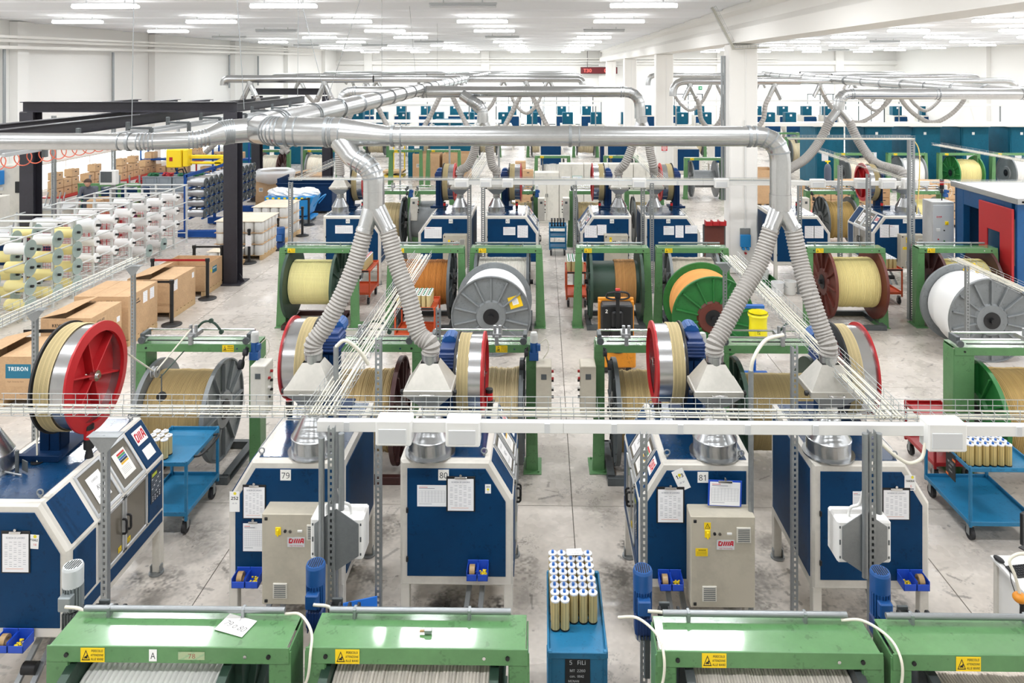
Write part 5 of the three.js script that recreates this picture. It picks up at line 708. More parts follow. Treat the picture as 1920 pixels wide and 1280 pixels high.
// ---------- extraction ducts ----------
const V3 = p => new THREE.Vector3(...p);
function ring(p, d, r, w = 0.02) { const D = V3(d).normalize(), a = V3(p).addScaledVector(D, -w / 2).toArray(), b = V3(p).addScaledVector(D, w / 2).toArray(); return sweep([a, a, b, b], [r * 0.98, r + 0.01, r + 0.01, r * 0.98], 22); }
function ductRun(label, pts, rad, { bend = 0.28, step = 1.25, group = 'galvanised ducts', near = true, seg = 22, double = true } = {}) {
  const o = thing('air_duct', label, 'duct', group), r = i => Array.isArray(rad) ? rad[i] : rad;
  const path = [], rads = [], corners = [];
  pts.forEach((p, i) => { if (i === 0 || i === pts.length - 1) { path.push(p); rads.push(r(i)); } else { const a = V3(pts[i - 1]).sub(V3(p)).normalize(), b = V3(pts[i + 1]).sub(V3(p)).normalize(); if (a.angleTo(b) > 2.9) { path.push(p); rads.push(r(i)); } else { const q = arc(pts[i - 1], p, pts[i + 1], bend, 5); corners.push(q); for (const x of q) { path.push(x); rads.push(r(i)); } } } });
  mk(o, 'pipe', sweep(path, rads, seg), MT.duct);
  if (near) {
    for (let i = 0; i < path.length - 1; i++) { const a = V3(path[i]), b = V3(path[i + 1]), len = a.distanceTo(b), d = b.clone().sub(a).toArray(); if (len < 0.02) continue; if (len < 0.5) { mk(o, 'seam', ring(path[i], d, rads[i] - 0.004, 0.012), MT.zincDull); continue; } const n = Math.max(1, Math.floor(len / step)); for (let k = 0; k <= n; k++) { const t = (0.06 + (len - 0.12) * k / n) / len, c = a.clone().lerp(b, t), rr_ = rads[i] + (rads[i + 1] - rads[i]) * t; mk(o, 'collar', ring(c.toArray(), d, rr_, 0.03), MT.zincDull); if (double) mk(o, 'seam', ring(a.clone().lerp(b, Math.min(1, t + 0.09 / len)).toArray(), d, rr_ - 0.003, 0.012), MT.zincDull); } }
  }
  return o;
}
function fork(label, top, ends, r0 = 0.105, r1 = 0.078, seg = 20, group = 'duct forks') {
  const o = thing('duct_fork', label, 'duct', group);
  mk(o, 'stub', [sweep([[top[0], top[1] + 0.16, top[2]], top], [r0 * 1.02, r0 * 1.02], seg), ring([top[0], top[1] + 0.1, top[2]], [0, 1, 0], r0, 0.03), ring(top, [0, 1, 0], r0, 0.03)], MT.duct);
  for (const e of ends) { const d = V3(e).sub(V3(top)); mk(o, 'branch', [sweep([[top[0] + Math.sign(d.x) * r0 * 0.18, top[1], top[2]], e], [r0 * 0.88, r1], seg), ring(e, d.toArray(), r1, 0.03)], MT.duct); }
}
function hose(label, pts, r = 0.086, group = 'grey corrugated hoses', pitch = 0.033, seg = 18) { return solo('corrugated_hose', hoseGeo(pts, r, pitch, seg), MT.hose, label, 'hose', group); }
function loop(label, x0, x1, y, Z) { const m = (x0 + x1) / 2, w = (x1 - x0) / 2, low = Math.max(2.95, y - 2.1); return hose(label, [[x0 + 0.2, y - 0.6, -Z], [x0 + 0.36, y - 0.95, -Z], [m - w * 0.45, (y - 1 + low) / 2 - 0.1, -Z], [m, low, -Z], [m + w * 0.45, (y - 1 + low) / 2 - 0.1, -Z], [x1 - 0.36, y - 0.95, -Z], [x1 - 0.2, y - 0.6, -Z]], 0.1, 'thin looping hoses far back', 0.12, 8); }
function wire(label, a, b, r = 0.004) { return solo('hanger_wire', rod(a, b, r, 5), MT.zincDull, label, 'wire', 'hanger wires of the ducts'); }
{
  const DZ = 7.6, T0 = atZ(452, 246, DZ), far = atX(917, 138, T0[0]), y0 = T0[1], X = T0[0];
  const at = t => [X, y0 + (far[1] - y0) * t, -DZ + (far[2] + DZ) * t];
  const yb = yAt(255, DZ, 1000), bz = -DZ;
  // trunk that turns into the near cross duct
  ductRun('thick galvanised trunk duct running back along the hall and turning right', [at(1), at(0.35), at(0.03), [X + 0.03, y0, bz - 0.28], [X + 0.35, y0, bz], [X + 0.95, y0 - 0.01, bz]], [0.13, 0.145, 0.15, 0.15, 0.15, 0.15], { bend: 0.2, step: 1.15 });
  const e = atZ(1463, 255, DZ);
  ductRun('long galvanised cross duct before the square column', [[X + 0.93, y0 - 0.01, bz], [X + 1.03, y0 - 0.01, bz], [X + 1.5, yb, bz], [e[0], yb, bz], [e[0], yAt(372, DZ), bz]], [0.15, 0.15, 0.103, 0.103, 0.103], { bend: 0.26, step: 1.35 });
  const f1 = atZ(701, 388, 7.45); ductRun('galvanised duct bending down from the trunk to the left hose fork', [[X + 0.98, y0 - 0.03, bz], atZ(662, 296, 7.5), [f1[0], yAt(318, 7.45), f1[2]], [f1[0], f1[1] + 0.1, f1[2]]], [0.12, 0.105, 0.105, 0.105], { bend: 0.22, step: 2, double: false });
  const l1 = [atZ(478, 243, 7.85), atZ(425, 247, 7.7), atZ(372, 262, 7.5), atZ(270, 266, 7.3), atZ(-80, 264, 7.25)]; ductRun('galvanised duct leading left past the dark steel frame', l1, [0.13, 0.125, 0.085, 0.083, 0.083], { bend: 0.4, step: 2.4 });
  const f2 = [e[0], yAt(392, DZ), bz];
  fork('two legged fork over machines 79 and 80', f1, [atZ(684, 432, 7.4), atZ(727, 432, 7.4)]); fork('two legged fork over machine 81 before the square column', f2, [atZ(1445, 430, 7.55), atZ(1487, 430, 7.55)]);
  const up = k => [HOODS[k][0], HOODS[k][1] + 0.93, HOODS[k][2]];
  const hz = (k, end, mids) => [up(k), [up(k)[0], up(k)[1] + 0.1, up(k)[2]], ...mids.map(([x, y, z]) => atZ(x, y, z)), end];
  hose('grey corrugated hose rising from the hood of machine 79', hz('79', atZ(684, 432, 7.4), [[607, 616, 7.22], [640, 556, 7.28], [668, 488, 7.36]])); hose('grey corrugated hose falling to the hood of machine 80', hz('80', atZ(727, 432, 7.4), [[787, 628, 7.22], [766, 556, 7.28], [742, 490, 7.36]]));
  hose('grey corrugated hose rising from the hood of machine 81', hz('81', atZ(1445, 430, 7.55), [[1353, 622, 7.25], [1386, 560, 7.35], [1425, 490, 7.5]])); hose('grey corrugated hose falling to the rightmost hood', hz('82', atZ(1487, 430, 7.55), [[1545, 628, 7.25], [1520, 556, 7.35], [1500, 490, 7.5]]));
  for (const [px, py, Z, tx] of [[247, 240, 7.3, 254], [458, 205, 8.4, 436], [558, 180, 12, 560], [612, 190, 11, 545], [612, 190, 11, 700], [780, 150, 19, 768], [716, 168, 15, 716], [820, 140, 26, 820]]) { const a = atZ(px, py, Z); wire('thin steel hanger wire from the roof to the trunk duct', a, [xAt(tx, Z), CEIL - 0.03, -Z]); }
  // second cross duct
  const Z2 = 18.9, y2 = yAt(172, Z2), r2 = 0.135, q = atZ(1200, 172, Z2);
  ductRun('galvanised cross duct over the second machine row, right of the trunk', [[X, y2, -Z2], [q[0], y2, -Z2], [q[0], yAt(222, Z2), -Z2]], [r2 * 1.15, r2, r2], { bend: 0.42, step: 3.2 });
  const d2 = atZ(905, 222, 18.7); ductRun('galvanised duct bending down from the second cross duct', [atZ(868, 178, 18.8), atZ(885, 190, 18.7), [d2[0], yAt(200, 18.7), d2[2]], d2], 0.135, { bend: 0.3, step: 3, double: false });
  const q0 = atZ(642, 173, Z2); ductRun('galvanised cross duct over the second machine row, left of the trunk', [[X, y2, -Z2], [q0[0], y2, -Z2], [q0[0], yAt(196, Z2), -Z2]], r2, { bend: 0.35, step: 3.2 });
  const fa = atZ(905, 230, 18.7), fb = atZ(1203, 230, Z2); fork('two legged fork over machines 66 and 67', fa, [atZ(894, 248, 18.7), atZ(917, 248, 18.7)], 0.14, 0.1); fork('two legged fork over machines 68 and 69', fb, [atZ(1193, 250, Z2), atZ(1215, 250, Z2)], 0.14, 0.1);
  globalThis.DUCT2 = { fa, fb, Z2, q0 };
  // cross ducts farther back
  for (const [x0, x1, y, Z, lab] of [[642, 1092, 148, 30.5, 'third'], [420, 700, 148, 27, 'left third'], [835, 1088, 141.5, 41, 'fourth'], [512, 800, 142.5, 38, 'left fourth'], [845, 1080, 137, 52, 'fifth'], [608, 880, 137.5, 50, 'left fifth']]) {
    const a = atZ(x0, y, Z), b = atZ(x1, y, Z), left = lab.startsWith('left'), drop = [left ? a[0] : b[0], yAt(y + 330 / Z, Z), -Z];
    ductRun('slim galvanised cross duct far down the hall, ' + lab + ' from the near one', left ? [b, a, drop] : [a, b, drop], 0.14, { bend: 0.5, near: false, seg: 14 });
    const n = left ? 2 : 3; for (let k = 0; k < n; k++) { const t = (k + (left ? 0.35 : 0.3)) / n, fx = a[0] + (b[0] - a[0]) * t; if (Math.abs(fx - X) < 0.5) continue; fork('small fork under the ' + lab + ' cross duct', [fx, a[1] - 0.22, -Z], [[fx - 0.25, a[1] - 0.7, -Z], [fx + 0.25, a[1] - 0.7, -Z]], 0.12, 0.09, 10, 'small duct forks far back'); if (Z > 35) { const nx = a[0] + (b[0] - a[0]) * (t + 1 / n); if (k < n - 1 && Math.abs(nx - X) > 0.5) loop('thin grey hose looping under the ' + lab + ' cross duct', fx, nx, a[1], Z); } else for (const s of [-1, 1]) hose('thin grey hose hanging under the ' + lab + ' cross duct', [[fx + s * 0.2, a[1] - 0.6, -Z], [fx + s * 0.7, a[1] - 1.6, -Z], [fx + s * 1.05, a[1] - 2.2, -Z + 0.2], [fx + s * 1.5, 2.35, -Z + 0.3]], 0.1, 'thin hoses far back', 0.12, 8); }
  }
  // the other hall
  const ZR = 20.5, yr = yAt(176, ZR, 1700), s0 = atZ(1573, 176, ZR), tr0 = atZ(1910, 176, ZR), XR = tr0[0] + 0.2;
  ductRun('galvanised cross duct in front of the teal enclosures with an elbow', [[XR, yr, -ZR], [s0[0], yr, -ZR], [s0[0], yAt(200, ZR, 1573), -ZR]], 0.15, { bend: 0.45, step: 2.2 });
  const tf = atX(1432, 140, XR), tn = [XR, yr + 0.02, -ZR + 0.1]; ductRun('galvanised trunk duct beyond the girder running back', [tf, [XR + (tf[0] - XR) * 0.5, (tf[1] + tn[1]) / 2, (tf[2] + tn[2]) / 2], tn, [XR + 1.5, yr, -ZR + 1.2]], [0.2, 0.18, 0.17, 0.17], { bend: 0.4, step: 1.6 });
  const fr = [s0[0], yAt(206, ZR, 1573), -ZR]; fork('two legged fork before the teal enclosures', fr, [atZ(1556, 226, ZR), atZ(1591, 226, ZR)], 0.14, 0.12);
  hose('thick grey hose sweeping left from the fork before the teal enclosures', [atZ(1556, 226, ZR), atZ(1538, 262, 20.4), atZ(1512, 296, 20), atZ(1478, 318, 19.4), atZ(1455, 336, 19)], 0.12, 'grey corrugated hoses', 0.06, 12); hose('thick grey hose sweeping right to the hood of machine 71', [atZ(1591, 226, ZR), atZ(1612, 268, 20.4), atZ(1640, 304, 20), atZ(1672, 316, 19.4), atZ(1690, 322, 19.1), atZ(1697, 338, 19.0)], 0.12, 'grey corrugated hoses', 0.06, 12);
  for (const [x0, x1, y, Z, lab] of [[1262, 1500, 152, 30, 'first'], [1215, 1480, 141, 44, 'second'], [1480, 1905, 152, 34, 'third'], [1560, 1836, 143, 44, 'fourth'], [1500, 1700, 138, 52, 'fifth']]) {
    const a = atZ(x0, y, Z), b = atZ(x1, y, Z), left = x0 < 1400; ductRun('slim galvanised duct beyond the girder, ' + lab + ' behind the enclosures', left ? [b, a, [a[0], a[1] - 0.6, a[2]]] : [a, b, [b[0], b[1] - 0.6, b[2]]], 0.15, { bend: 0.5, near: false, seg: 12 });
    for (let k = 0; k < 3; k++) { const fx = a[0] + (b[0] - a[0]) * (k + 0.4) / 3; fork('small fork under the ' + lab + ' duct beyond the girder', [fx, a[1] - 0.22, -Z], [[fx - 0.25, a[1] - 0.7, -Z], [fx + 0.25, a[1] - 0.7, -Z]], 0.12, 0.09, 10, 'small duct forks far back'); const nx = a[0] + (b[0] - a[0]) * (k + 1.4) / 3; if (k < 2) loop('thin grey hose looping under the ' + lab + ' duct beyond the girder', fx, nx, a[1], Z); }
  }
}
// ---------- cable trays, trunking and their posts ----------
const perfCache = {};
function perfPost(h) {   // a channel with a column of slots
  const k = h.toFixed(2); if (perfCache[k]) return perfCache[k];
  const l = [bx(0.016, h, 0.004, -0.0155, h / 2, 0.02, 0.0008), bx(0.016, h, 0.004, 0.0155, h / 2, 0.02, 0.0008), bx(0.004, h, 0.04, -0.022, h / 2, 0, 0.0008), bx(0.004, h, 0.04, 0.022, h / 2, 0, 0.0008)];
  for (let y = 0.02; y < h; y += 0.05) l.push(bx(0.016, 0.024, 0.003, 0, y, 0.02, 0.0006)); return perfCache[k] = ready(l);
}
function post(label, px, Z, top, { foot = true, w = 1, group = 'perforated steel posts', cap = false } = {}) {
  const o = thing('perforated_post', label, 'post', group, [xAt(px, Z), 0, -Z]); const p = mk(o, 'channel', perfPost(top), MT.zincDull); p.scale.set(w, 1, w);
  if (foot) mk(o, 'foot_plate', bx(0.14, 0.01, 0.14, 0, 0.005, 0), MT.zincDull); if (cap) mk(o, 'bracket', [ext([[-0.13, 0], [0.13, 0], [0.03, -0.13], [-0.03, -0.13]], 0.006, 0.001).translate(0, top, 0.03), bx(0.26, 0.008, 0.1, 0, top, 0)], MT.zincDull); return o;
}
const crossGeo = {};
function meshTray(label, a, b, w = 0.2, h = 0.055, { cables = 5, step = 0.1, group = 'wire cable trays' } = {}) {   // from a to b at the level of the tray's floor
  const o = thing('cable_tray', label, 'tray', group), A = V3(a), B = V3(b), len = A.distanceTo(B); o.position.copy(A); o.rotation.y = Math.atan2(-(B.z - A.z), B.x - A.x);
  const dy = B.y - A.y; if (Math.abs(dy) > 1e-3) o.rotation.z = Math.asin(dy / len), o.rotation.order = 'YXZ';
  const r = 0.003, wires = []; for (const [y, z] of [[0, -w / 2], [0, -w / 4], [0, 0], [0, w / 4], [0, w / 2], [h / 2, -w / 2], [h / 2, w / 2], [h, -w / 2], [h, w / 2]]) mk(o, 'long_wire', rod([0, y, z], [len, y, z], r, 6), MT.wire);
  const k = w + ',' + h; const cg = crossGeo[k] ||= ready([rod([0, 0, -w / 2], [0, 0, w / 2], r, 5), rod([0, 0, -w / 2], [0, h, -w / 2], r, 5), rod([0, 0, w / 2], [0, h, w / 2], r, 5)]);
  for (let x = 0.02; x < len; x += step) { const c = mk(o, 'cross_wire', cg, MT.wire); c.position.x = x; }
  for (let i = 0; i < cables; i++) { const z = -w * 0.35 + w * 0.7 * i / Math.max(1, cables - 1), pts = []; for (let t = 0; t <= 8; t++) pts.push([len * t / 8, 0.012 + rr(0, 0.008), z + rr(-0.012, 0.012)]); mk(o, 'cable', tube(pts, rr(0.005, 0.009), 32, 6), MT.cable); }
  return o;
}
function trunking(label, Z, h, px0, px1, boxes, { th = 0.088, joints = [], group } = {}) {
  const a = xAt(px0, Z), b = xAt(px1, Z), o = thing('busbar_trunking', label, 'trunking', group, [a, h, -Z]), n = Math.max(1, Math.round((b - a) / 2.05));
  for (let k = 0; k < n; k++) mk(o, 'rail', bx((b - a) / n - 0.002, th, 0.06, (b - a) * (k + 0.5) / n, 0, 0, 0.004), MT.plasticWhite);
  for (const px of joints) mk(o, 'joint_plate', bx(0.045, th * 0.9, 0.012, xAt(px, Z) - a, 0, 0.034, 0.002), MT.plasticGrey);
  for (const [c, w, hh, dy] of boxes) { const q = mk(o, 'tap_off_box', [bx(w, hh, 0.16, xAt(c, Z) - a, dy, 0.03, 0.012), ], MT.plasticWhite); mk(q, 'box_lid', bx(w * 0.78, hh * 0.55, 0.01, xAt(c, Z) - a - w * 0.02, dy - hh * 0.1, 0.112, 0.003), MT.plasticGrey); }
  return o;
}
{
  const Z = 6.15, h = yAt(799, Z), hb = yAt(789, Z);
  trunking('white busbar trunking across the front row with three tap-off boxes', Z, h, 596, 1990, [[742, 0.29, 0.21, -0.015], [870, 0.28, 0.21, -0.02], [1764, 0.31, 0.23, -0.02]], { joints: [652, 1026, 1151, 1275, 1400, 1527, 1906] });
  meshTray('wire cable tray across the front row above the trunking', [xAt(-40, Z), hb - 0.015, -Z - 0.16], [xAt(1990, Z), hb - 0.015, -Z - 0.16], 0.2, 0.1, { cables: 3, step: 0.105 });
  for (const [px, zz, top, lab] of [[198, 6.0, h - 0.02, 'perforated post before the machine under the big red wheel'], [710, 6.75, 2.9, 'perforated post between machines 79 and 80'], [1207, 6.02, h + 0.02, 'perforated post at the left side of machine 81'], [1489, 6.75, 2.85, 'perforated post between machine 81 and its right neighbour'], [1634, 6.02, h + 0.05, 'perforated post behind the right junction box'], [622, 6.02, h + 0.05, 'perforated post behind the junction box of machine 79'], [250, 10.9, 2.45, 'perforated post in front of the opened cardboard boxes'], [66, 8.9, 2.45, 'perforated post beside the big red wheel'], [822, 9.0, 2.46, 'perforated post behind machine 80 under the slanting tray'], [1359, 11.3, 2.42, 'perforated post beside the orange reel']]) post(lab, px, zz, top, { w: zz < 6.5 ? 1.15 : 1.2, cap: [198, 250, 66, 1359].includes(px) });
  for (const [px, y0, y1, zz, lab] of [[603, 820, 1070, 6.0, 'grey conduit left of the post at machine 79'], [640, 812, 955, 6.0, 'grey conduit right of the post at machine 79'], [1622, 812, 1082, 6.0, 'long grey conduit left of the post with the right junction box'], [1648, 812, 962, 6.0, 'short grey conduit right of the post with the right junction box']]) solo('conduit', rod(atZ(px, y0, zz), atZ(px, y1, zz), 0.024, 14), MT.zincDull, lab, 'conduit', 'grey conduits on the posts');
  for (const [px, y0, zz, lab] of [[1408, 692, 6.9, 'slim round conduit post at the right side of machine 81'], [630, 652, 6.9, 'slim round conduit post beside the hood of machine 79']]) { const o = thing('conduit_post', lab, 'post', 'slim conduit posts', [xAt(px, zz), 0, -zz]), t = yAt(y0, zz); mk(o, 'pipe', rod([0, 0, 0], [0, t, 0], 0.024, 14), MT.zincDull); mk(o, 'cable_loop', tube(px > 1000 ? [[0, t, 0], [0.02, t + 0.1, 0], [0.16, t + 0.24, -0.1], [0.36, t + 0.26, -0.2]] : [[0, t, 0], [0.08, t + 0.06, 0], [0.2, t - 0.05, -0.05], [0.28, t - 0.2, -0.1]], 0.018, 20, 8), MT.cable); }
  for (const [px, py, zz, lab] of [[628, 1018, 5.98, 'white junction box with hexagonal back plate over machine 79'], [1626, 1024, 5.98, 'white junction box with hexagonal back plate, above the rightmost blue motor']]) {
    const p = atZ(px, py, zz), o = thing('junction_box', lab, 'box', 'white junction boxes', p); mk(o, 'case', bx(0.43, 0.34, 0.22, 0, 0, -0.16, 0.015), MT.plasticWhite); mk(o, 'back_plate', ext([[-0.18, -0.13], [0, -0.25], [0.18, -0.13], [0.18, 0.13], [0, 0.25], [-0.18, 0.13]], 0.006, 0.001).translate(0, 0, -0.045), MT.zincDull);
    for (const x of [-1, 1]) for (const y of [-1, 0, 1]) mk(o, 'clip_slot', bx(0.012, y ? 0.02 : 0.04, 0.004, x * 0.195, y * 0.12, -0.049), MT.greyDark); for (const x of [-0.1, 0.1]) mk(o, 'cable', tube([[x, 0.17, -0.12], [x * 0.9, 0.25, -0.1], [x * 0.4, 0.3, -0.06], [x * 0.2, 0.42, -0.03]], 0.012, 16, 8), MT.plasticWhite);
  }
  solo('supply_cable', tube([atZ(1735, 830, 6.1), atZ(1728, 858, 6.08), atZ(1705, 868, 6.06), atZ(1680, 855, 6.05), atZ(1652, 832, 6.04)], 0.014, 30, 8), MT.cable, 'cream cable looping below the right tap-off box', 'cable', null);
  // trays that run back from the front tray
  const tz = (X, z0, z1, hh) => [[X, hh, -z0], [X, hh, -z1]];
  meshTray('slanting wire tray full of cream cables over machine 79', ...tz(-1.86, 6.2, 11.6, 2.44), 0.26, 0.08, { cables: 7, step: 0.14 }); meshTray('slanting wire tray full of cream cables over the machine right of 81', ...tz(2.88, 6.2, 11.6, 2.44), 0.26, 0.08, { cables: 7, step: 0.14 }); meshTray('slanting wire tray above the yarn creels and cardboard boxes', ...tz(-6.12, 7.0, 11.2, 2.48), 0.26, 0.1, { cables: 3, step: 0.13 }); meshTray('wire tray rising along the reels at the right wall of machines', atZ(1925, 548, 12.3), atZ(1788, 485, 13.6), 0.3, 0.08, { cables: 6, step: 0.13 });
  post('perforated post before the white wrapped grey reel', 1813, 12.2, yAt(495, 12.2), { w: 1.3 });
  // second row
  const Z2 = 17.9, h2 = yAt(342, Z2);
  trunking('white busbar trunking across the second machine row', Z2, h2, 842, 1478, [[866, 0.34, 0.2, -0.01], [911, 0.28, 0.2, -0.01], [952, 0.26, 0.2, -0.01], [1198, 0.32, 0.22, 0], [1352, 0.34, 0.22, 0]], { th: 0.11, joints: [1000, 1080, 1270] });
  trunking('white busbar trunking before machine 71', Z2, h2, 1482, 1742, [[1532, 0.34, 0.2, 0], [1615, 0.34, 0.24, 0], [1663, 0.36, 0.24, 0], [1704, 0.34, 0.24, 0]], { th: 0.11 });
  meshTray('thin wire tray across the second machine row', [xAt(542, Z2), h2 + 0.06, -Z2], [xAt(1470, Z2), h2 + 0.06, -Z2], 0.16, 0.06, { cables: 1, step: 0.3 });
  meshTray('thin wire tray towards the blue cabin', [xAt(1745, Z2), h2 + 0.02, -Z2], [xAt(1990, Z2), h2 + 0.02, -Z2], 0.16, 0.06, { cables: 1, step: 0.3 });
  for (const [px, zz, top, lab] of [[545, 17.9, h2, 'left end'], [880, 18.0, h2 - 0.02, 'hood of machine 66'], [906, 17.9, h2, 'hood of machine 67'], [1078, 18.0, h2, 'left side of machine 68'], [1205, 18.0, h2, 'right side of machine 68'], [1222, 17.9, h2, 'left of machine 69'], [1499, 17.9, h2 - 0.05, 'right of the fork leg'], [1575, 17.6, 3.1, 'left of machine 71'], [1628, 17.6, 2.9, 'front of machine 71']]) post('perforated post of the second tray row, ' + lab, px, zz, top, { w: 2.0 });
  meshTray('slanting wire tray behind the left hose towards the pale reels', ...tz(-6.0, 18, 23.5, h2 + 0.02), 0.3, 0.08, { cables: 2, step: 0.3 }); meshTray('slanting wire tray behind the second row over the white cabinets', ...tz(2.9, 18, 24, h2 + 0.02), 0.3, 0.08, { cables: 5, step: 0.3 }); meshTray('slanting wire tray beside the trunk hose behind machine 67', ...tz(-1.75, 18, 24, h2 + 0.02), 0.3, 0.08, { cables: 5, step: 0.3 });
  meshTray('slanting wire tray over the red wheel of machine 71', atZ(1700, 338, 18), atZ(1530, 282, 22.8), 0.3, 0.08, { cables: 4, step: 0.3 }); meshTray('slanting wire tray before the teal enclosures', atZ(1925, 303, 20), atZ(1755, 272, 24), 0.3, 0.08, { cables: 4, step: 0.3 });
  const Zg = 16.1, hg = yAt(261, Zg, 1600); meshTray('high wire tray with beige cables beside the column', [xAt(1478, Zg), hg, -Zg], [xAt(1712, Zg), hg, -Zg], 0.22, 0.08, { cables: 4, step: 0.16 });
  { const o = post('tall grey post carrying the high wire tray', 1708, Zg, hg, { w: 2.6 }); mk(o, 'cable', tube([[0.05, hg, 0], [0.16, hg - 0.2, 0], [0.18, hg - 0.8, 0], [0.12, hg - 1.6, 0]], 0.012, 24, 6), M('#e7cf7c', 0.5)); }
  // cable ladder along the left wall and wall conduits
  const wl = (px, py) => atX(px, py, WALL_LEFT + 0.6); const a = wl(-40, 74), b = wl(600, 97); { const c = atX(1960, 75, WALL_RIGHT - 0.6), d = [WALL_RIGHT - 0.6, c[1] + 0.5, -62]; solo('wall_cable_ladder', [bar(c, d, 0.05, 0.1), bar([c[0], c[1] - 0.3, c[2]], [d[0], d[1] - 0.3, d[2]], 0.12, 0.1)], MT.white, 'long white cable ladder along the right wall under the roof', 'tray', null); solo('wall_cable_ladder', [bx(34, 0.1, 0.06, 3, 6.3, -64.3), bx(34, 0.06, 0.06, 3, 6.1, -64.2)], MT.white, 'long white cable ladder across the back wall under the roof', 'tray', null); }
  solo('wall_cable_ladder', [bar(a, b, 0.05, 0.1), bar([a[0] + 0.3, a[1] + 0.12, a[2]], [b[0] + 0.3, b[1] + 0.12, b[2]], 0.05, 0.08), bar([a[0], a[1] - 0.22, a[2]], [b[0], b[1] - 0.22, b[2]], 0.12, 0.1)], MT.white, 'long white cable ladder along the left wall under the roof', 'tray', null);
  for (const [px, y0, y1] of [[8, 92, 260], [212, 98, 190], [430, 103, 165], [484, 105, 160]]) solo('wall_conduit', rod(atX(px, y0, WALL_LEFT + 0.15), atX(px, y1, WALL_LEFT + 0.15), 0.05, 10), MT.zincDull, 'grey vertical conduit on the left wall', 'conduit', 'conduits on the left wall');
  for (const x of [-0.46, -0.53]) solo('column_conduit', rod([COL_X + x, 1.9, -19.75], [COL_X + x, 5.7, -19.75], 0.03, 10), MT.zincDull, 'grey vertical conduit on the near square column', 'conduit', 'conduits on the near column');
  { const o = thing('socket_box', 'blue electric socket box on the near square column', 'box', null, atZ(1397, 455, 19.58)); mk(o, 'case', bx(0.26, 0.32, 0.1, 0, 0.06, 0.03, 0.01), M('#1f86c6', 0.4)); mk(o, 'back_board', bx(0.26, 0.16, 0.04, 0, 0.3, 0), MT.zincDull); for (const x of [-0.06, 0.06]) mk(o, 'socket', cyl(0.04, 0.04, 0.08, x, -0.14, 0.05, 'z', 14), M('#1f86c6', 0.4)); mk(o, 'red_button', cyl(0.03, 0.03, 0.05, 0, -0.26, 0.05, 'z', 14), MT.red); mk(o, 'conduit', rod([0, 0.38, 0], [0, 3.2, 0], 0.018), MT.plasticWhite); }
  // tray bundle climbing over the girder corner
  { const o = meshTray('cable tray descending from the roof to the near column head', atZ(1334, 14, 19.3), atZ(1375, 92, 19.3), 0.3, 0.08, { cables: 6, step: 0.25 }); meshTray('cable tray under the girder at the near column head', atZ(1374, 93, 19.3), atZ(1440, 90, 19.3), 0.3, 0.1, { cables: 6, step: 0.2 }); }
  { const o = thing('hydrant_sign', 'red hydrant sign on the second column', 'sign', null, [xAt(1246, 32.15), yAt(279, 32.15, 1246), -32.19]); mk(o, 'plate', decal(CELL.hydrant, 0.27, 0.31, 0.01), PRINT, null, true); const e = thing('exit_sign', 'small green exit sign on the far wall', 'sign', null, atZ(1313, 165, 64.97)); mk(e, 'plate', decal(CELL.exit, 0.32, 0.3, 0.02), PRINT, null, true); }
  { const p = atZ(1123, 132, 64.5), o = thing('led_display', 'long red led display sign reading T30', 'display', null, p); mk(o, 'screen', decal(CELL.led, 3.1, 0.52, 0.12), PRINT_LED, null, true); mk(o, 'case', bx(3.16, 0.58, 0.1, 0, 0, 0.04), MT.black); mk(o, 'bracket', [bx(0.04, CEIL - p[1] - 0.3, 0.04, -1, (CEIL - p[1]) / 2 + 0.12, 0.03), bx(0.04, CEIL - p[1] - 0.3, 0.04, 1, (CEIL - p[1]) / 2 + 0.12, 0.03)], MT.black); }
}
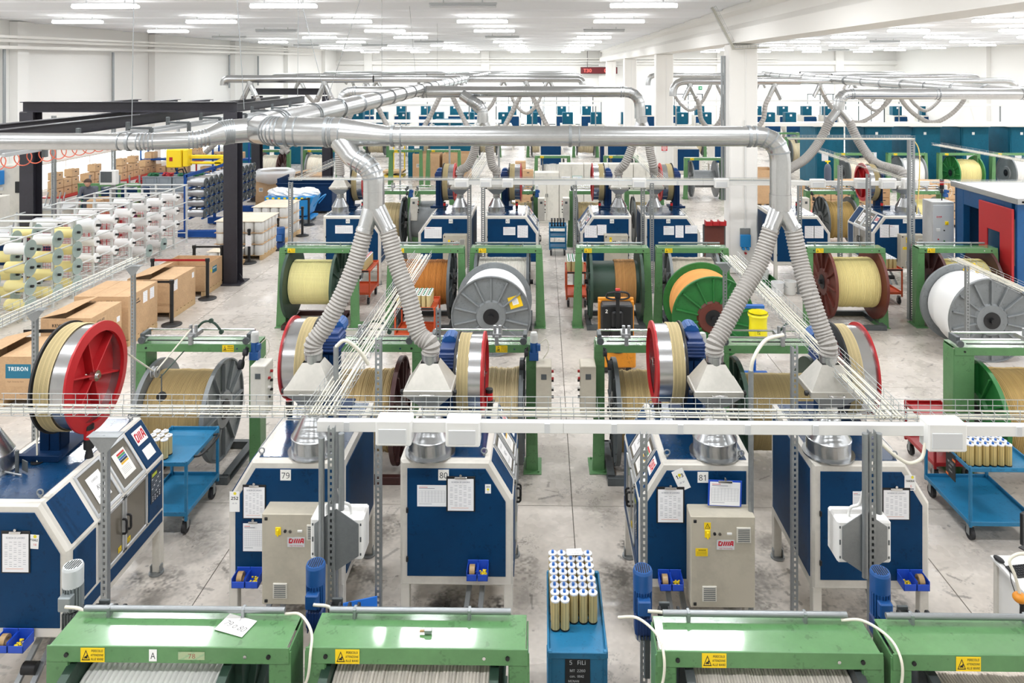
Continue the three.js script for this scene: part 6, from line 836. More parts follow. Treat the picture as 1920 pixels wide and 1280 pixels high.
// ---------- third row of stands: reels waiting before the second machine row ----------
const GC = 'green reel stands before the second machine row', RC = 'reels before the second machine row';
function cradle(label, X, Z, len, mat, tag) {   // the floor frame that a reel rests in
  const o = thing('reel_cradle', label, 'cradle', 'floor cradles', [X, 0, -Z]); for (const s of [-1, 1]) { mk(o, 'side_beam', [bx(0.1, 0.012, 1.0, s * (len / 2 + 0.05), 0.094, 0), bx(0.1, 0.012, 1.0, s * (len / 2 + 0.05), 0.006, 0), bx(0.012, 0.1, 1.0, s * (len / 2 + 0.05), 0.05, 0)], mat); mk(o, 'cross_beam', bx(len + 0.2, 0.1, 0.08, 0, 0.05, s * 0.46), mat); }
  if (tag) { const d = mk(o, 'number_tag', decal(tag, 0.11, 0.06, 0.003), PRINT, 'white tag', true); d.position.set(0, 0.05, 0.5); }
}
const c6 = [
  ['C1', 524, 668, 'with pale yellow reel beside the queue posts', [551, 636], { mat: MT.greenDark, rope: '#efe6a6', pitch: 0.022, rough: 0.02, r: 0.45, tint: 0.06 }, 'dark green reel of smooth pale yellow yarn', MT.maroon],
  ['C2', 728, 870, 'with orange brown reel behind the right hose of the left fork', [752, 846], { mat: MT.greyDark, rope: '#c07d37', pitch: 0.03, rough: 0.12, r: 0.45 }, 'black spoked reel of orange brown rope', MT.greyDark],
  ['C3', 882, 1016, 'behind the grey reel with yellow label', [897, 989], { mat: MT.greyDark, rope: '#e8e4da', pitch: 0.03, rough: 0.06, r: 0.5, tint: 0.08 }, 'dark reel of white rope behind the grey reel with yellow label', MT.greyDark],
  ['C4', 1080, 1218, 'behind the pallet truck', [1107, 1196], { mat: MT.greenDark, rope: '#b98a52', pitch: 0.024, rough: 0.1, r: 0.46, ropeLen: 0.46, ropeAt: 0.2, core: 0.43 }, 'dark reel with bare green core half wound with tan rope', MT.greyDark],
  ['C5', 1231, 1366, 'beside the square column with white reel', [1252, 1336], { mat: MT.greyReel, rope: '#e6dccb', pitch: 0.02, rough: 0.15, r: 0.5, tint: 0.1 }, 'grey reel of off white rope behind the green reel', MT.greyDark],
  ['C6', 1514, 1660, 'with red brown reel of yellow yarn', [1546, 1634], { mat: MT.brown, rope: '#eedf9c', pitch: 0.018, rough: 0.2, r: 0.5, tint: 0.12 }, 'red brown ribbed reel of bright yellow yarn', MT.greyDark],
  ['C7', 1723, 1871, 'beside the blue cabin with maroon reel', [1747, 1841], { mat: MT.maroon, rope: '#eadb92', pitch: 0.02, rough: 0.08, r: 0.47, tint: 0.1 }, 'maroon reel of yellow yarn beside the blue cabin', MT.greyDark],
];
for (const [k, a, b, l, [f0, f1], opt, rl, cm] of c6) {
  const s = stand(k, a, b, 465, 1.64, 'green reel stand ' + l, GC, { sign: -1, signAt: 0.25 }); reelIn(k, f0, f1, 0.86, { R: 0.745, ...opt }, rl, RC, 0.3);
  const Z = s.Z + 0.3, x0 = xAt(f0, Z), x1 = xAt(f1, Z); cradle('cradle under the ' + rl, (x0 + x1) / 2, Z, x1 - x0, cm, k === 'C6' ? CELL.tag919 : k === 'C2' ? CELL.barcode : null);
}
{ const s = STANDS.B1; cradle('dark grey floor cradle under the grey reel beside the cardboard boxes', s.X, s.Z + 0.15, 0.9, MT.greyDark, CELL.barcode); const t = STANDS.B4; cradle('grey floor cradle behind machine 81', t.X, t.Z + 0.15, 0.95, MT.greyDark); const u = STANDS.B2; cradle('brown floor cradle behind machine 79', u.X, u.Z + 0.15, 0.95, MT.maroon, CELL.barcode); }
{ const p = [STANDS.C1.X - STANDS.C1.W / 2 - 0.06, 1.6, -STANDS.C1.Z - 0.25], o = thing('gear_motor', 'small blue motor at the left end of the pale yellow reel stand', 'motor', null, p); buildMotor(o, [0, 0, 0], MT.motorBlue, MT.motorBlue, 0.42, 0.085); }
// reels standing free on the floor, axle along the hall
function looseReel(label, px, py, R, len, opt) {
  const f = floorAt(px, py), o = thing('cable_reel', label, 'reel', 'reels standing free on the floor', [f[0], R, f[2] - len / 2], Math.PI / 2); buildReel(o, { R, len, ribs: 14, ...opt }); o.rotation.x = 0; return o;
}
const g1 = looseReel('grey ribbed reel with yellow label wrapped in white film', 921, 667, 0.745, 0.95, { r: 0.63, mat: MT.greyReel, rope: '#eeefef', pitch: 0.05, rough: 0.03, tint: 0.04, ribs: 14 });
looseReel('green ribbed reel of orange rope beside the yellow bag', 1337, 672, 0.76, 0.98, { r: 0.64, mat: MT.greenReel, hub: MT.brown, rope: '#e5a45c', pitch: 0.016, rough: 0.05, tint: 0.14 });
const g3 = looseReel('grey ribbed reel loosely wrapped in white cloth beside the blue cabin', 1857, 678, 0.765, 1.0, { r: 0.46, mat: MT.greyReel, rope: '#eceae6', pitch: 0.05, rough: 0.02, tint: 0.03 });
{ const d = mk(g1, 'yellow_label', decal(CELL.yellowLabel, 0.24, 0.22, 0.003).rotateY(Math.PI / 2).rotateX(0.3), PRINT, 'yellow paper label', true); d.position.set(0.0, 0, 0); const s = g1.children.find(c => c.name === 'flange' && c.position.x < 0); d.rotation.set(0, Math.PI, 0); d.position.set(-0.50, 0.26, -0.46 * -1 * -1); d.position.z = 0.46; d.position.set(-0.495, 0.27, 0.45);
  const e = mk(g3, 'yellow_label', decal(CELL.yellowLabel, 0.26, 0.34, 0.003), PRINT, 'yellow label on the rear flange', true); e.rotation.set(0, -Math.PI / 2, 0.5); e.position.set(0.482, 0.58, 0.24);
  const c = mk(g3, 'wrapping', lathe([[0.68, -0.46], [0.71, -0.3], [0.67, -0.1], [0.71, 0.1], [0.66, 0.3], [0.64, 0.47]], 40, 'x'), MT.film, 'loose white cloth'); }
// pallet truck
{
  const Z = 13.1, x = xAt(1158, Z), o = thing('pallet_truck', 'orange electric pallet truck with black cover and number two', 'truck', null, [x, 0, -Z]);
  mk(o, 'chassis', [bx(0.64, 0.5, 0.4, 0, 0.36, -0.2, 0.02), bx(0.64, 0.08, 0.06, 0, 1.2, -0.36, 0.01), bx(0.06, 0.7, 0.1, -0.29, 0.85, -0.32, 0.01), bx(0.06, 0.7, 0.1, 0.29, 0.85, -0.32, 0.01)], MT.orangeTruck); mk(o, 'battery_cover', [bx(0.56, 0.62, 0.3, 0, 0.88, -0.2, 0.03), cyl(0.12, 0.12, 0.4, 0, 0.6, -0.02, 'y', 20), bx(0.2, 0.3, 0.1, 0, 0.95, -0.04, 0.03)], MT.black); const d = mk(o, 'number', decal(CELL.two, 0.11, 0.11, 0.003), PRINT, null, true); d.position.set(-0.19, 1.09, -0.048);
  mk(o, 'tiller', [bar([0, 0.75, 0.02], [0, 1.38, 0.02], 0.06, 0.04), tube([[-0.18, 1.42, 0.02], [-0.2, 1.36, 0.02], [-0.1, 1.32, 0.02], [0, 1.32, 0.02], [0.1, 1.32, 0.02], [0.2, 1.36, 0.02], [0.18, 1.42, 0.02], [0, 1.45, 0.02], [-0.18, 1.42, 0.02]], 0.018, 40, 8), bx(0.1, 0.12, 0.06, 0, 1.4, 0.02, 0.01)], MT.black); mk(o, 'tiller_button', bx(0.08, 0.04, 0.05, 0, 1.49, 0.02), MT.red2); for (const s of [-1, 1]) { mk(o, 'fork', bx(0.16, 0.06, 1.1, s * 0.2, 0.12, -0.92, 0.01), MT.orangeTruck); mk(o, 'wheel', cyl(0.09, 0.09, 0.07, s * 0.2, 0.09, -0.1, 'x', 18), MT.rubber); }
}
{ const Z = 13.0, p = [xAt(1421, Z), 0, -Z], o = thing('waste_bag', 'bright yellow waste bag with printed symbol on a blue holder', 'bag', null, p), y0 = 0.62, y1 = 1.14;
  mk(o, 'bag', lathe([[0.001, y0], [0.13, y0 + 0.02], [0.16, 0.75], [0.15, 0.95], [0.165, y1], [0.18, y1 - 0.06]], 9), MT.bag); mk(o, 'holder', [bx(0.4, 0.04, 0.36, 0, 0.03, 0), bx(0.04, 1.15, 0.04, 0, 0.6, -0.2), bx(0.36, 0.03, 0.36, 0, 0.6, 0), bx(0.36, 0.05, 0.1, -0.02, 1.17, -0.2)], M('#1f5fb0', 0.5)); const d = mk(o, 'printed_symbol', decal(CELL.pictoYellow, 0.1, 0.1, 0.002), PRINT, null, true); d.position.set(-0.03, 0.82, 0.158); }
// orange carts
function orangeCart(label, px, py, w, d, h, rows, cols, cap, bl) {
  const f = floorAt(px, py), x = f[0] - w / 2 + 0.02, z = f[2] - d / 2; const c = cart('orange_cart', label, [x, 0, z], { w, d, h, mat: MT.orange, shelf: 0.24, handle: 0 }); mk(c, 'push_bar', bx(w * 0.9, 0.03, 0.03, 0, h - 0.02, d / 2 + 0.04), MT.black);
  const list = []; for (let j = 0; j < rows; j++) for (let i = 0; i < cols; i++) list.push([x - w / 2 + 0.07 + i * 0.095, h - 0.043, z + d / 2 - 0.08 - j * 0.1]); bobbins(list, { r: 0.043, h: 0.25, hue: '#e0cc92', cap, label: bl, group: bl });
}
orangeCart('orange cart with red capped bobbins beside the pale yellow reel', 692, 572, 0.6, 0.9, 0.8, 8, 5, MT.capRed, 'red capped bobbin on the orange cart beside the pale yellow reel');
orangeCart('orange cart before the orange brown reel', 814, 654, 0.78, 0.7, 0.8, 5, 7, MT.capGreen, 'green capped bobbin on the orange cart before the orange brown reel');
orangeCart('orange red cart left of the reel with bare green core', 1100, 577, 0.48, 0.8, 0.82, 7, 4, MT.capGreen, 'green capped bobbin on the cart left of the bare green core');
orangeCart('orange cart right of the bright yellow reel', 1691, 571, 0.5, 0.8, 0.82, 6, 4, MT.capWhite, 'white capped bobbin on the cart right of the bright yellow reel');
// ---------- second machine row ----------
const SR = {}, GS = 'braiding machines of the second row';
for (const [k, a, b, s, cab, l] of [['65', 606, 714, 1, null, 'number plate 65 behind the left hoses'], ['66', 784, 884, -1, [0.27, 0.58, 0], 'number plate 66 before the spoked steel drum'], ['67', 909, 1010, 1, null, 'number plate 67 beside the aisle trolley'], ['68', 1088, 1184, -1, [0.24, 0.58, 1], 'number plate 68 behind the pallet truck'], ['69', 1208, 1313, 1, null, 'number plate 69 beside the square column'], ['70', 1452, 1557, 1, null, 'two clipboards behind the right hose fork'], ['71', 1635, 1735, -1, [0.25, 0.58, 1], 'number plate 71 before the yellow reel']]) {
  const Z = -atY((a + b) / 2, 405, 1.7)[2], x0 = xAt(a, Z), x1 = xAt(b, Z), o = thing('braiding_machine', 'blue and white braiding machine with ' + l, 'machine', GS, [(x0 + x1) / 2, 0, -Z]);
  buildMachine(o, { W: x1 - x0, D: 1.5, top: 1.7, s, num: k === '70' ? null : k, cabinet: cab, cut: 0.3, cutH: 0.42, lamp: [s * 0.1, -0.7], numX: s > 0 ? -0.1 : 0.15 }); SR[k] = { X: (x0 + x1) / 2, Z, W: x1 - x0 };
}
for (const [k, px, py, w, h, c, l] of [['65', 645, 430, 0.44, 0.2, 'table', 'wide form'], ['66', 812, 436, 0.43, 0.28, 'table', 'wide two page form'], ['67', 955, 433, 0.3, 0.2, 'table', 'small form'], ['67', 980, 434, 0.26, 0.3, 'sheet', 'white form sheet'], ['68', 1108, 434, 0.32, 0.3, 'sheet', 'white form sheet left'], ['68', 1128, 431, 0.24, 0.26, 'sheet', 'white form sheet right'], ['69', 1254, 432, 0.26, 0.22, 'table', 'small form'], ['69', 1274, 434, 0.2, 0.3, 'sheet', 'white form sheet'], ['69', 1296, 430, 0.3, 0.2, 'table', 'wide form at the right'], ['70', 1518, 435, 0.24, 0.3, 'sheet', 'left white form sheet'], ['70', 1535, 435, 0.24, 0.3, 'sheet', 'right white form sheet'], ['71', 1659, 433, 0.24, 0.32, 'sheet', 'left white form sheet'], ['71', 1676, 433, 0.24, 0.3, 'table', 'right white form sheet']]) sheet(l + ' pinned to machine ' + k, atZ(px, py, SR[k].Z - 0.012), w, h, CELL[c]);
const H2 = {};
for (const [k, px, lab] of [['65', 638, '65'], ['66', 863, '66'], ['67', 931, '67'], ['68', 1160, '68'], ['69', 1226, '69'], ['71', 1695, '71']]) { const p = [xAt(px, SR[k].Z + 0.45), 1.708, -(SR[k].Z + 0.45)]; H2[k] = p; hood('galvanised hood on the second row machine ' + lab, 'hoods of the second row', p, 1.02); }
{ const D = DUCT2, c = k => [H2[k][0], H2[k][1] + 0.95, H2[k][2]], c2 = k => [H2[k][0], H2[k][1] + 1.06, H2[k][2]], h = (l, pts) => hose(l, pts, 0.11, 'grey corrugated hoses of the second row', 0.05, 12), Z2 = D.Z2;
  h('grey hose down to the hood of machine 66', [atZ(894, 248, 18.7), atZ(889, 285, 18.8), atZ(876, 312, 18.9), c2('66'), c('66')]); h('grey hose down to the hood of machine 67', [atZ(917, 248, 18.7), atZ(918, 280, 18.8), atZ(924, 312, 18.9), c2('67'), c('67')]);
  h('grey hose down to the hood of machine 68', [atZ(1193, 250, Z2), atZ(1184, 278, Z2), atZ(1171, 308, Z2), c2('68'), c('68')]); h('grey hose down to the hood of machine 69', [atZ(1215, 250, Z2), atZ(1219, 285, Z2), atZ(1225, 312, Z2), c2('69'), c('69')]); h('grey hose down to the hood of machine 65', [[D.q0[0], yAt(198, Z2), -Z2], atZ(641, 240, Z2), atZ(636, 290, Z2), c2('65'), c('65')]); }
const WR = 'rope wheels of the second row';
for (const [px, s, k, l, red] of [[676, 1, '65', 'rope wheel half hidden by the left duct bend', MT.red], [843, 1, '66', 'pale red rope wheel above machine 66', MT.red2], [966, 1, '67', 'rope wheel above machine 67', MT.red], [1121, -1, '68', 'rope wheel above machine 68', MT.red], [1248, -1, '69', 'pale red rope wheel above machine 69', MT.red2], [1627, -1, '71', 'red spoked rope wheel above machine 71', MT.red]]) capstan(l, px, 341, SR[k].Z + 1.25, 1.71, { r: 0.5, side: s, off: 0.12, wide: 0.28, red, group: WR, motor: k !== '65' });
// stands behind the second row
const GD = 'green traverse stands behind the second row';
for (const [k, a, b, box, l, [f0, f1], opt, rl] of [
  ['D1', 688, 772, 1, 'left of the steel drum', [707, 757], { mat: MT.greyDark, rope: '#c9b78c', pitch: 0.03, r: 0.5 }, 'grey spoked reel of tan rope behind machine 65'], ['D2', 778, 850, 0, 'with the plain steel drum', [776, 820], { mat: MT.greyReel, rope: null, r: 0.6, core: 0.56 }, 'bare steel drum reel behind machine 66'], ['D3', 940, 1008, 1, 'behind machine 67', [958, 998], { mat: MT.greyDark, rope: '#cbb88a', pitch: 0.03, r: 0.52 }, 'reel of tan rope behind machine 67'], ['D4', 1068, 1140, -1, 'behind machine 68', [1082, 1126], { mat: MT.greyDark, rope: '#cbb88a', pitch: 0.03, r: 0.52 }, 'reel of tan rope behind machine 68'],
  ['D5', 1172, 1244, 0, 'behind machine 69', [1188, 1232], { mat: MT.greyDark, rope: '#cbb88a', pitch: 0.03, r: 0.52 }, 'reel of tan rope behind machine 69'], ['D6', 1512, 1610, -1, 'left of the red wheel of machine 71', [1541, 1592], { mat: MT.greyDark, rope: '#b79a5c', pitch: 0.035, rough: 0.3, r: 0.54 }, 'dark spoked reel of brown rope beside machine 71'], ['D7', 1690, 1772, 0, 'right of machine 71', [1705, 1758], { mat: MT.greyReel, rope: '#ecdfa0', pitch: 0.035, r: 0.6, tint: 0.08 }, 'large reel of cream yarn behind machine 71']]) {
  stand(k, a, b, 358, 1.68, 'green traverse stand ' + l, GD, { conduit: false, sign: 0 }); traverse(k, { motor: k === 'D2' || k === 'D5' ? 0 : 1, box, carriage: 0.1, arm: k === 'D6' }); reelIn(k, f0, f1, 0.76, { R: 0.7, ...opt, detail: ['D1', 'D6', 'D7'].includes(k) }, rl, 'reels behind the second row', 0.3);
}
// trolley with black spools in the aisle
{ const f = floorAt(1062, 480), w = 0.49, d = 0.6, h = 0.85, x = f[0] - w / 2, z = f[2] - d / 2; cart('tool_trolley', 'blue three tier trolley with black spools in the aisle', [x, 0, z], { w, d, h, mat: MT.cartBlue, shelf: 0.22, mid: true }); const o = thing('black_spool', 'black spool standing on the aisle trolley', 'spool', 'black spools on the aisle trolley', [x - 0.17, h - 0.04, z + 0.18]); mk(o, 'body', [cyl(0.035, 0.035, 0.02, 0, 0.01, 0), cyl(0.02, 0.014, 0.2, 0, 0.1, 0), cyl(0.03, 0.03, 0.02, 0, 0.2, 0)], MT.black); for (let j = 0; j < 2; j++) for (let i = 0; i < 5; i++) if (i + j) dup(o, [x - 0.17 + i * 0.085, h - 0.04, z + 0.18 - j * 0.2]); }
// row of pale switch cabinets
for (let i = 0; i < 5; i++) { const Z = 26, w = 0.86, x = xAt(1002, Z) + (i + 0.5) * w, o = thing('switch_cabinet', ['pale switch cabinet with two small doors behind the aisle', 'pale switch cabinet with green framed display sheet', 'pale switch cabinet with turquoise stripe', 'pale plain switch cabinet behind the rope wheel of machine 68', 'pale plain switch cabinet at the end of its row'][i], 'cabinet', 'pale switch cabinets', [x, 0, -Z]), h = i ? 2.05 : 1.75; mk(o, 'body', bx(w - 0.01, h, 0.5, 0, h / 2, -0.26, 0.01), MT.cabinetPale); for (const s of [-1, 1]) { const d = mk(o, 'door', bx(w / 2 - 0.03, h - 0.16, 0.016, s * (w / 4 - 0.004), h / 2, 0, 0.004), MT.cabinetPale); mk(d, 'handle', bx(0.02, 0.12, 0.02, s * 0.03, h * 0.55, 0.014), MT.greyDark); if (i && i < 4) mk(d, 'vent', bx(0.18, 0.2, 0.006, s * (w / 4), h * 0.3, 0.01), MT.plasticGrey); } if (i === 1) { mk(o, 'sheet', decal(CELL.menu, 0.34, 0.34, 0.004), PRINT, null, true).position.set(0.2, h * 0.72, 0.01); mk(o, 'sheet', decal(CELL.table, 0.3, 0.22, 0.004), PRINT, null, true).position.set(-0.2, h * 0.74, 0.01); } if (i === 2) mk(o, 'stripe', bx(0.22, 0.02, 0.004, -0.1, h * 0.8, 0.011), M('#2fb8a0', 0.5)); }
// tubs and buckets behind the right hose
{ const f = floorAt(1426, 534), o = thing('green_tub', 'green plastic tub beside the square column', 'tub', null, [f[0], 0, f[2]]); mk(o, 'tub', [bx(0.62, 0.02, 0.5, 0, 0.02, 0), bx(0.62, 0.2, 0.02, 0, 0.1, 0.25), bx(0.62, 0.2, 0.02, 0, 0.1, -0.25), bx(0.02, 0.2, 0.5, 0.31, 0.1, 0), bx(0.02, 0.2, 0.5, -0.31, 0.1, 0)], MT.greenReel);
  const bk = ready([hardLathe([[0.001, 0.005], [0.13, 0.005], [0.15, 0.3], [0.155, 0.31], [0.135, 0.31], [0.12, 0.02]], 24)]); [[1458, 553, 'clear white bucket on the floor beside the green tub'], [1481, 551, 'white bucket with brown rim on the floor'], [1430, 530, 'white bucket standing in the green tub']].forEach(([px, py, l], i) => { const q = floorAt(px, py), b = thing('bucket', l, 'bucket', null, [q[0], i === 2 ? 0.03 : 0, q[2]]); mk(b, 'pail', bk, i ? MT.plasticWhite : MT.film); mk(b, 'handle', tube([[-0.15, 0.29, 0], [-0.12, 0.2, 0.1], [0.12, 0.2, 0.1], [0.15, 0.29, 0]], 0.005, 16, 6), MT.zincDull); }); }
{ const f = floorAt(1352, 560), o = thing('parts_rack', 'brown panelled rack with red bins before the square column', 'rack', null, [f[0], 0, -18.6]); mk(o, 'panel', bx(0.5, 1.2, 0.04, 0.1, 0.9, 0), MT.brown); mk(o, 'frame', [bx(0.04, 1.5, 0.04, -0.16, 0.75, 0), bx(0.04, 1.5, 0.04, 0.36, 0.75, 0)], MT.greyDark); for (let k = 0; k < 3; k++) mk(o, 'red_bin', [bx(0.16, 0.02, 0.2, -0.06 + k * 0.17, 1.5, 0.06), bx(0.16, 0.1, 0.015, -0.06 + k * 0.17, 1.55, 0.16), bx(0.015, 0.12, 0.2, -0.13 + k * 0.17, 1.55, 0.06), bx(0.015, 0.12, 0.2, 0.02 + k * 0.17, 1.55, 0.06)], MT.red); }
// ---------- blue cabin with red sliding door ----------
{
  const X0 = 9.6, z0 = 15.25, z1 = 17.5, h = 2.62, o = thing('machine_cabin', 'tall blue machine cabin with red sliding door', 'cabin', null, [X0, 0, -z0]), D = z1 - z0;
  const cabinBlue = M('#0f5a94', 0.45, 0, { map: wearTex }); mk(o, 'front_wall', bx(3.4, h, 0.08, 1.7, h / 2, -0.04, 0.01), cabinBlue); mk(o, 'rear_wall', bx(3.4, h, 0.08, 1.7, h / 2, -D, 0.01), cabinBlue); mk(o, 'corner_post', bx(0.16, h, 0.3, 0.08, h / 2, -D + 0.15, 0.01), cabinBlue); mk(o, 'header', bx(0.1, 0.35, D - 0.4, 0.06, h - 0.18, -D / 2), cabinBlue); mk(o, 'skirt', bx(0.08, 0.9, D - 0.4, 0.06, 0.45, -D / 2), cabinBlue);
  mk(o, 'roof', bx(3.5, 0.06, D + 0.2, 1.72, h + 0.05, -D / 2, 0.01), MT.plasticWhite); mk(o, 'roof_rail', [bx(0.09, 0.12, D + 0.22, -0.02, h + 0.06, -D / 2), bx(3.5, 0.12, 0.08, 1.72, h + 0.06, 0.06)], MT.zinc);
  const W = 1.15, door = ext([[-W / 2, 0.1], [W / 2, 0.1], [W / 2, h - 0.12], [-W / 2, h - 0.12]], 0.05, 0.004, [[[-0.22, 1.2], [0.22, 1.2], [0.22, 1.95], [-0.22, 1.95]].map(([x, y]) => [x - 0.05, y])]).rotateY(-Math.PI / 2).translate(-0.06, 0, -0.62); const dm = mk(o, 'sliding_door', door, MT.redDoor, 'red sliding door'); mk(dm, 'door_window', bx(0.012, 0.74, 0.43, -0.06, 1.575, -0.67, 0.002), new THREE.MeshPhysicalMaterial({ color: '#1b4f72', roughness: 0.1, transmission: 0.4, thickness: 0 })); mk(o, 'inner_panel', bx(0.05, 1.4, D - 0.5, 1.2, 1.55, -D / 2), M('#cfc6b4', 0.7)); mk(o, 'inner_window', [bx(0.03, 0.7, 0.06, 1.15, 1.6, -D + 0.5), bx(0.03, 0.7, 0.06, 1.15, 1.6, -D + 1.0), bx(0.03, 0.06, 0.5, 1.15, 1.95, -D + 0.75), bx(0.03, 0.06, 0.5, 1.15, 1.25, -D + 0.75)], MT.blue);
  const Z = 17.75, c = thing('control_cabinet', 'grey control cabinet with red lamp beside the blue cabin', 'cabinet', null, [xAt(1768, Z), 0, -Z]); mk(c, 'body', bx(0.52, 2.22, 0.45, 0, 1.11, -0.22, 0.01), M('#c3c7c9', 0.5, 0, { map: dirtTex })); mk(c, 'door', bx(0.47, 2.05, 0.015, 0, 1.12, 0.008), M('#c9cdcf', 0.5)); mk(c, 'main_switch', [bx(0.08, 0.08, 0.02, 0.08, 1.72, 0.02), cyl(0.025, 0.025, 0.03, 0.08, 1.72, 0.04, 'z', 12)], MT.safetyYellow); mk(c, 'logo', decal(CELL.logo, 0.14, 0.07, 0.002), PRINT, null, true).position.set(-0.1, 1.86, 0.017); mk(c, 'panel_meter', bx(0.09, 0.07, 0.012, -0.12, 1.56, 0.02), MT.plasticWhite); for (const [x, y, m] of [[-0.12, 1.34, MT.red], [0.02, 1.3, MT.greenReel], [0.02, 1.55, MT.black]]) mk(c, 'push_button', cyl(0.016, 0.016, 0.02, x, y, 0.02, 'z', 12), m); mk(c, 'sticker', bx(0.06, 0.06, 0.004, 0.16, 0.78, 0.018), MT.safetyYellow); signalLamp(c, 0.08, 2.4, -0.2, 1.4); mk(c, 'lamp_pole', cyl(0.012, 0.012, 0.2, 0.08, 2.32, -0.2), MT.black);
}
// ---------- teal enclosures and the stands before them ----------
for (let i = 0; i < 6; i++) {
  const Z = 34.5, x0 = xAt(1532 + i * 90.5, Z), w = 1.22, o = thing('machine_enclosure', 'tall teal machine enclosure ' + ['beside the gas cylinder', 'behind the stand with cream reel', 'behind the stand with white reel', 'between white reel and green reel', 'behind the green reel of yellow yarn', 'behind the blue cabin roof'][i], 'enclosure', 'teal machine enclosures', [x0 + w / 2, 0, -Z]), h = 2.72, D = 2.3;
  mk(o, 'body', bx(w, h, D, 0, h / 2, -D / 2, 0.01), MT.teal); mk(o, 'front_door', bx(w * 0.92, h - 0.2, 0.02, 0, h / 2, 0.008, 0.004), MT.teal); mk(o, 'side_door', bx(0.02, h - 0.1, D * 0.9, -w / 2 - 0.008, h / 2, -D / 2, 0.004), MT.teal); mk(o, 'handle', bx(0.05, 0.3, 0.04, -w / 2 - 0.03, 1.4, -0.5), MT.black); mk(o, 'plate', bx(0.12, 0.12, 0.006, -0.1, h - 0.3, 0.02), MT.paper); mk(o, 'roof', bx(w + 0.2, 0.08, D + 0.1, -0.05, h + 0.04, -D / 2), MT.plasticWhite);
  if (i < 5) sheet('white papers on the teal enclosure ' + ['by the gas cylinder', 'behind the cream reel', 'behind the white reel', 'behind the green reel', 'at the right'][i], [x0 + 0.35, 1.35, -Z + 0.03], 0.3, 0.4, CELL.sheet);
}
solo('roof_walkway', [bx(15, 0.16, 0.4, xAt(1720, 34) + 0.2, 2.86, -34.1, 0.01)], MT.white, 'long white trunking along the top of the teal enclosures', 'trunking', null);
for (const [k, a, b, l, [f0, f1], opt, rl] of [['F1', 1568, 1638, 'before the first teal enclosure', [1583, 1622], { mat: MT.greyDark, rope: '#efe3cf', pitch: 0.05, r: 0.62, tint: 0.05 }, 'dark reel of cream rope before the teal enclosures'], ['F2', 1666, 1739, 'with grey reel of white rope before the teal enclosures', [1682, 1722], { mat: MT.greyReel, rope: '#f2f2ef', pitch: 0.05, r: 0.62, tint: 0.04 }, 'grey reel of white rope before the teal enclosures'], ['F3', 1762, 1838, 'with green reel before the teal enclosures', [1784, 1828], { mat: MT.greenReel, rope: '#eadd9c', pitch: 0.05, r: 0.56, tint: 0.1 }, 'green reel of yellow yarn before the teal enclosures'], ['F4', 1862, 1944, 'at the right end before the teal enclosures', [1888, 1935], { mat: MT.greyReel, rope: '#f1efe9', pitch: 0.05, r: 0.62, tint: 0.05 }, 'grey reel of white rope at the end of the teal enclosures'],
  ['E3', 1284, 1357, 'with bare grey reel beside the square column', [1296, 1340], { mat: MT.greyReel, rope: null, r: 0.4, core: 0.36 }, 'bare grey steel reel beside the square column'], ['E1', 730, 791, 'left of the cardboard bins', [742, 778], { mat: MT.greyDark, rope: '#e9e2d0', pitch: 0.05, r: 0.5 }, 'dark reel far back beside the yellow lift'], ['E2', 800, 863, 'before the cardboard bins', [812, 850], { mat: MT.greyDark, rope: '#e4ddcf', pitch: 0.05, r: 0.5 }, 'dark reel far back behind the cardboard bins'], ['E4', 1003, 1069, 'behind the pale switch cabinets', [1018, 1056], { mat: MT.greyDark, rope: '#efece4', pitch: 0.05, r: 0.5 }, 'reel of white rope behind the pale switch cabinets'], ['E5', 1132, 1197, 'left of the second column', [1146, 1184], { mat: MT.greyDark, rope: '#efece4', pitch: 0.05, r: 0.5 }, 'reel of white rope left of the second column'],
  ['E6', 478, 542, 'with cream reel beside the dark steel post', [494, 528], { mat: MT.maroon, rope: '#f0ead8', pitch: 0.06, r: 0.62, tint: 0.03 }, 'brown reel of cream yarn beside the dark steel post'], ['E7', 568, 634, 'with grey flanged cream reel', [581, 616], { mat: MT.greyReel, rope: '#f1ead9', pitch: 0.06, r: 0.62, tint: 0.03 }, 'grey reel of cream yarn behind the slanting tray']]) {
  const y = k[0] === 'F' ? 287 : ['E1', 'E2', 'E6', 'E7'].includes(k) ? 281 : k === 'E3' ? 296 : 292; stand(k, a, b, y, 1.7, 'green far reel stand ' + l, 'green reel stands far back', { conduit: false, sign: -1, signAt: 0.3 }); if (k !== 'E1' && k !== 'E2') reelIn(k, f0, f1, 0.8, { R: 0.75, ...opt, detail: k === 'F3' || k === 'E3' || k === 'E6' }, rl, 'reels far back', 0.3);
}
{ const f = atZ(1552, 330, 31), o = thing('gas_cylinder', 'dark grey gas cylinder before the teal enclosures', 'cylinder', null, [f[0], 0, -31]); mk(o, 'bottle', lathe([[0.001, 0], [0.14, 0.01], [0.14, 1.25], [0.1, 1.4], [0.04, 1.46], [0.001, 1.46]], 20), M('#4d5566', 0.4)); mk(o, 'valve', [cyl(0.03, 0.03, 0.12, 0, 1.5, 0), bx(0.2, 0.05, 0.05, 0, 1.56, 0)], MT.safetyYellow); }
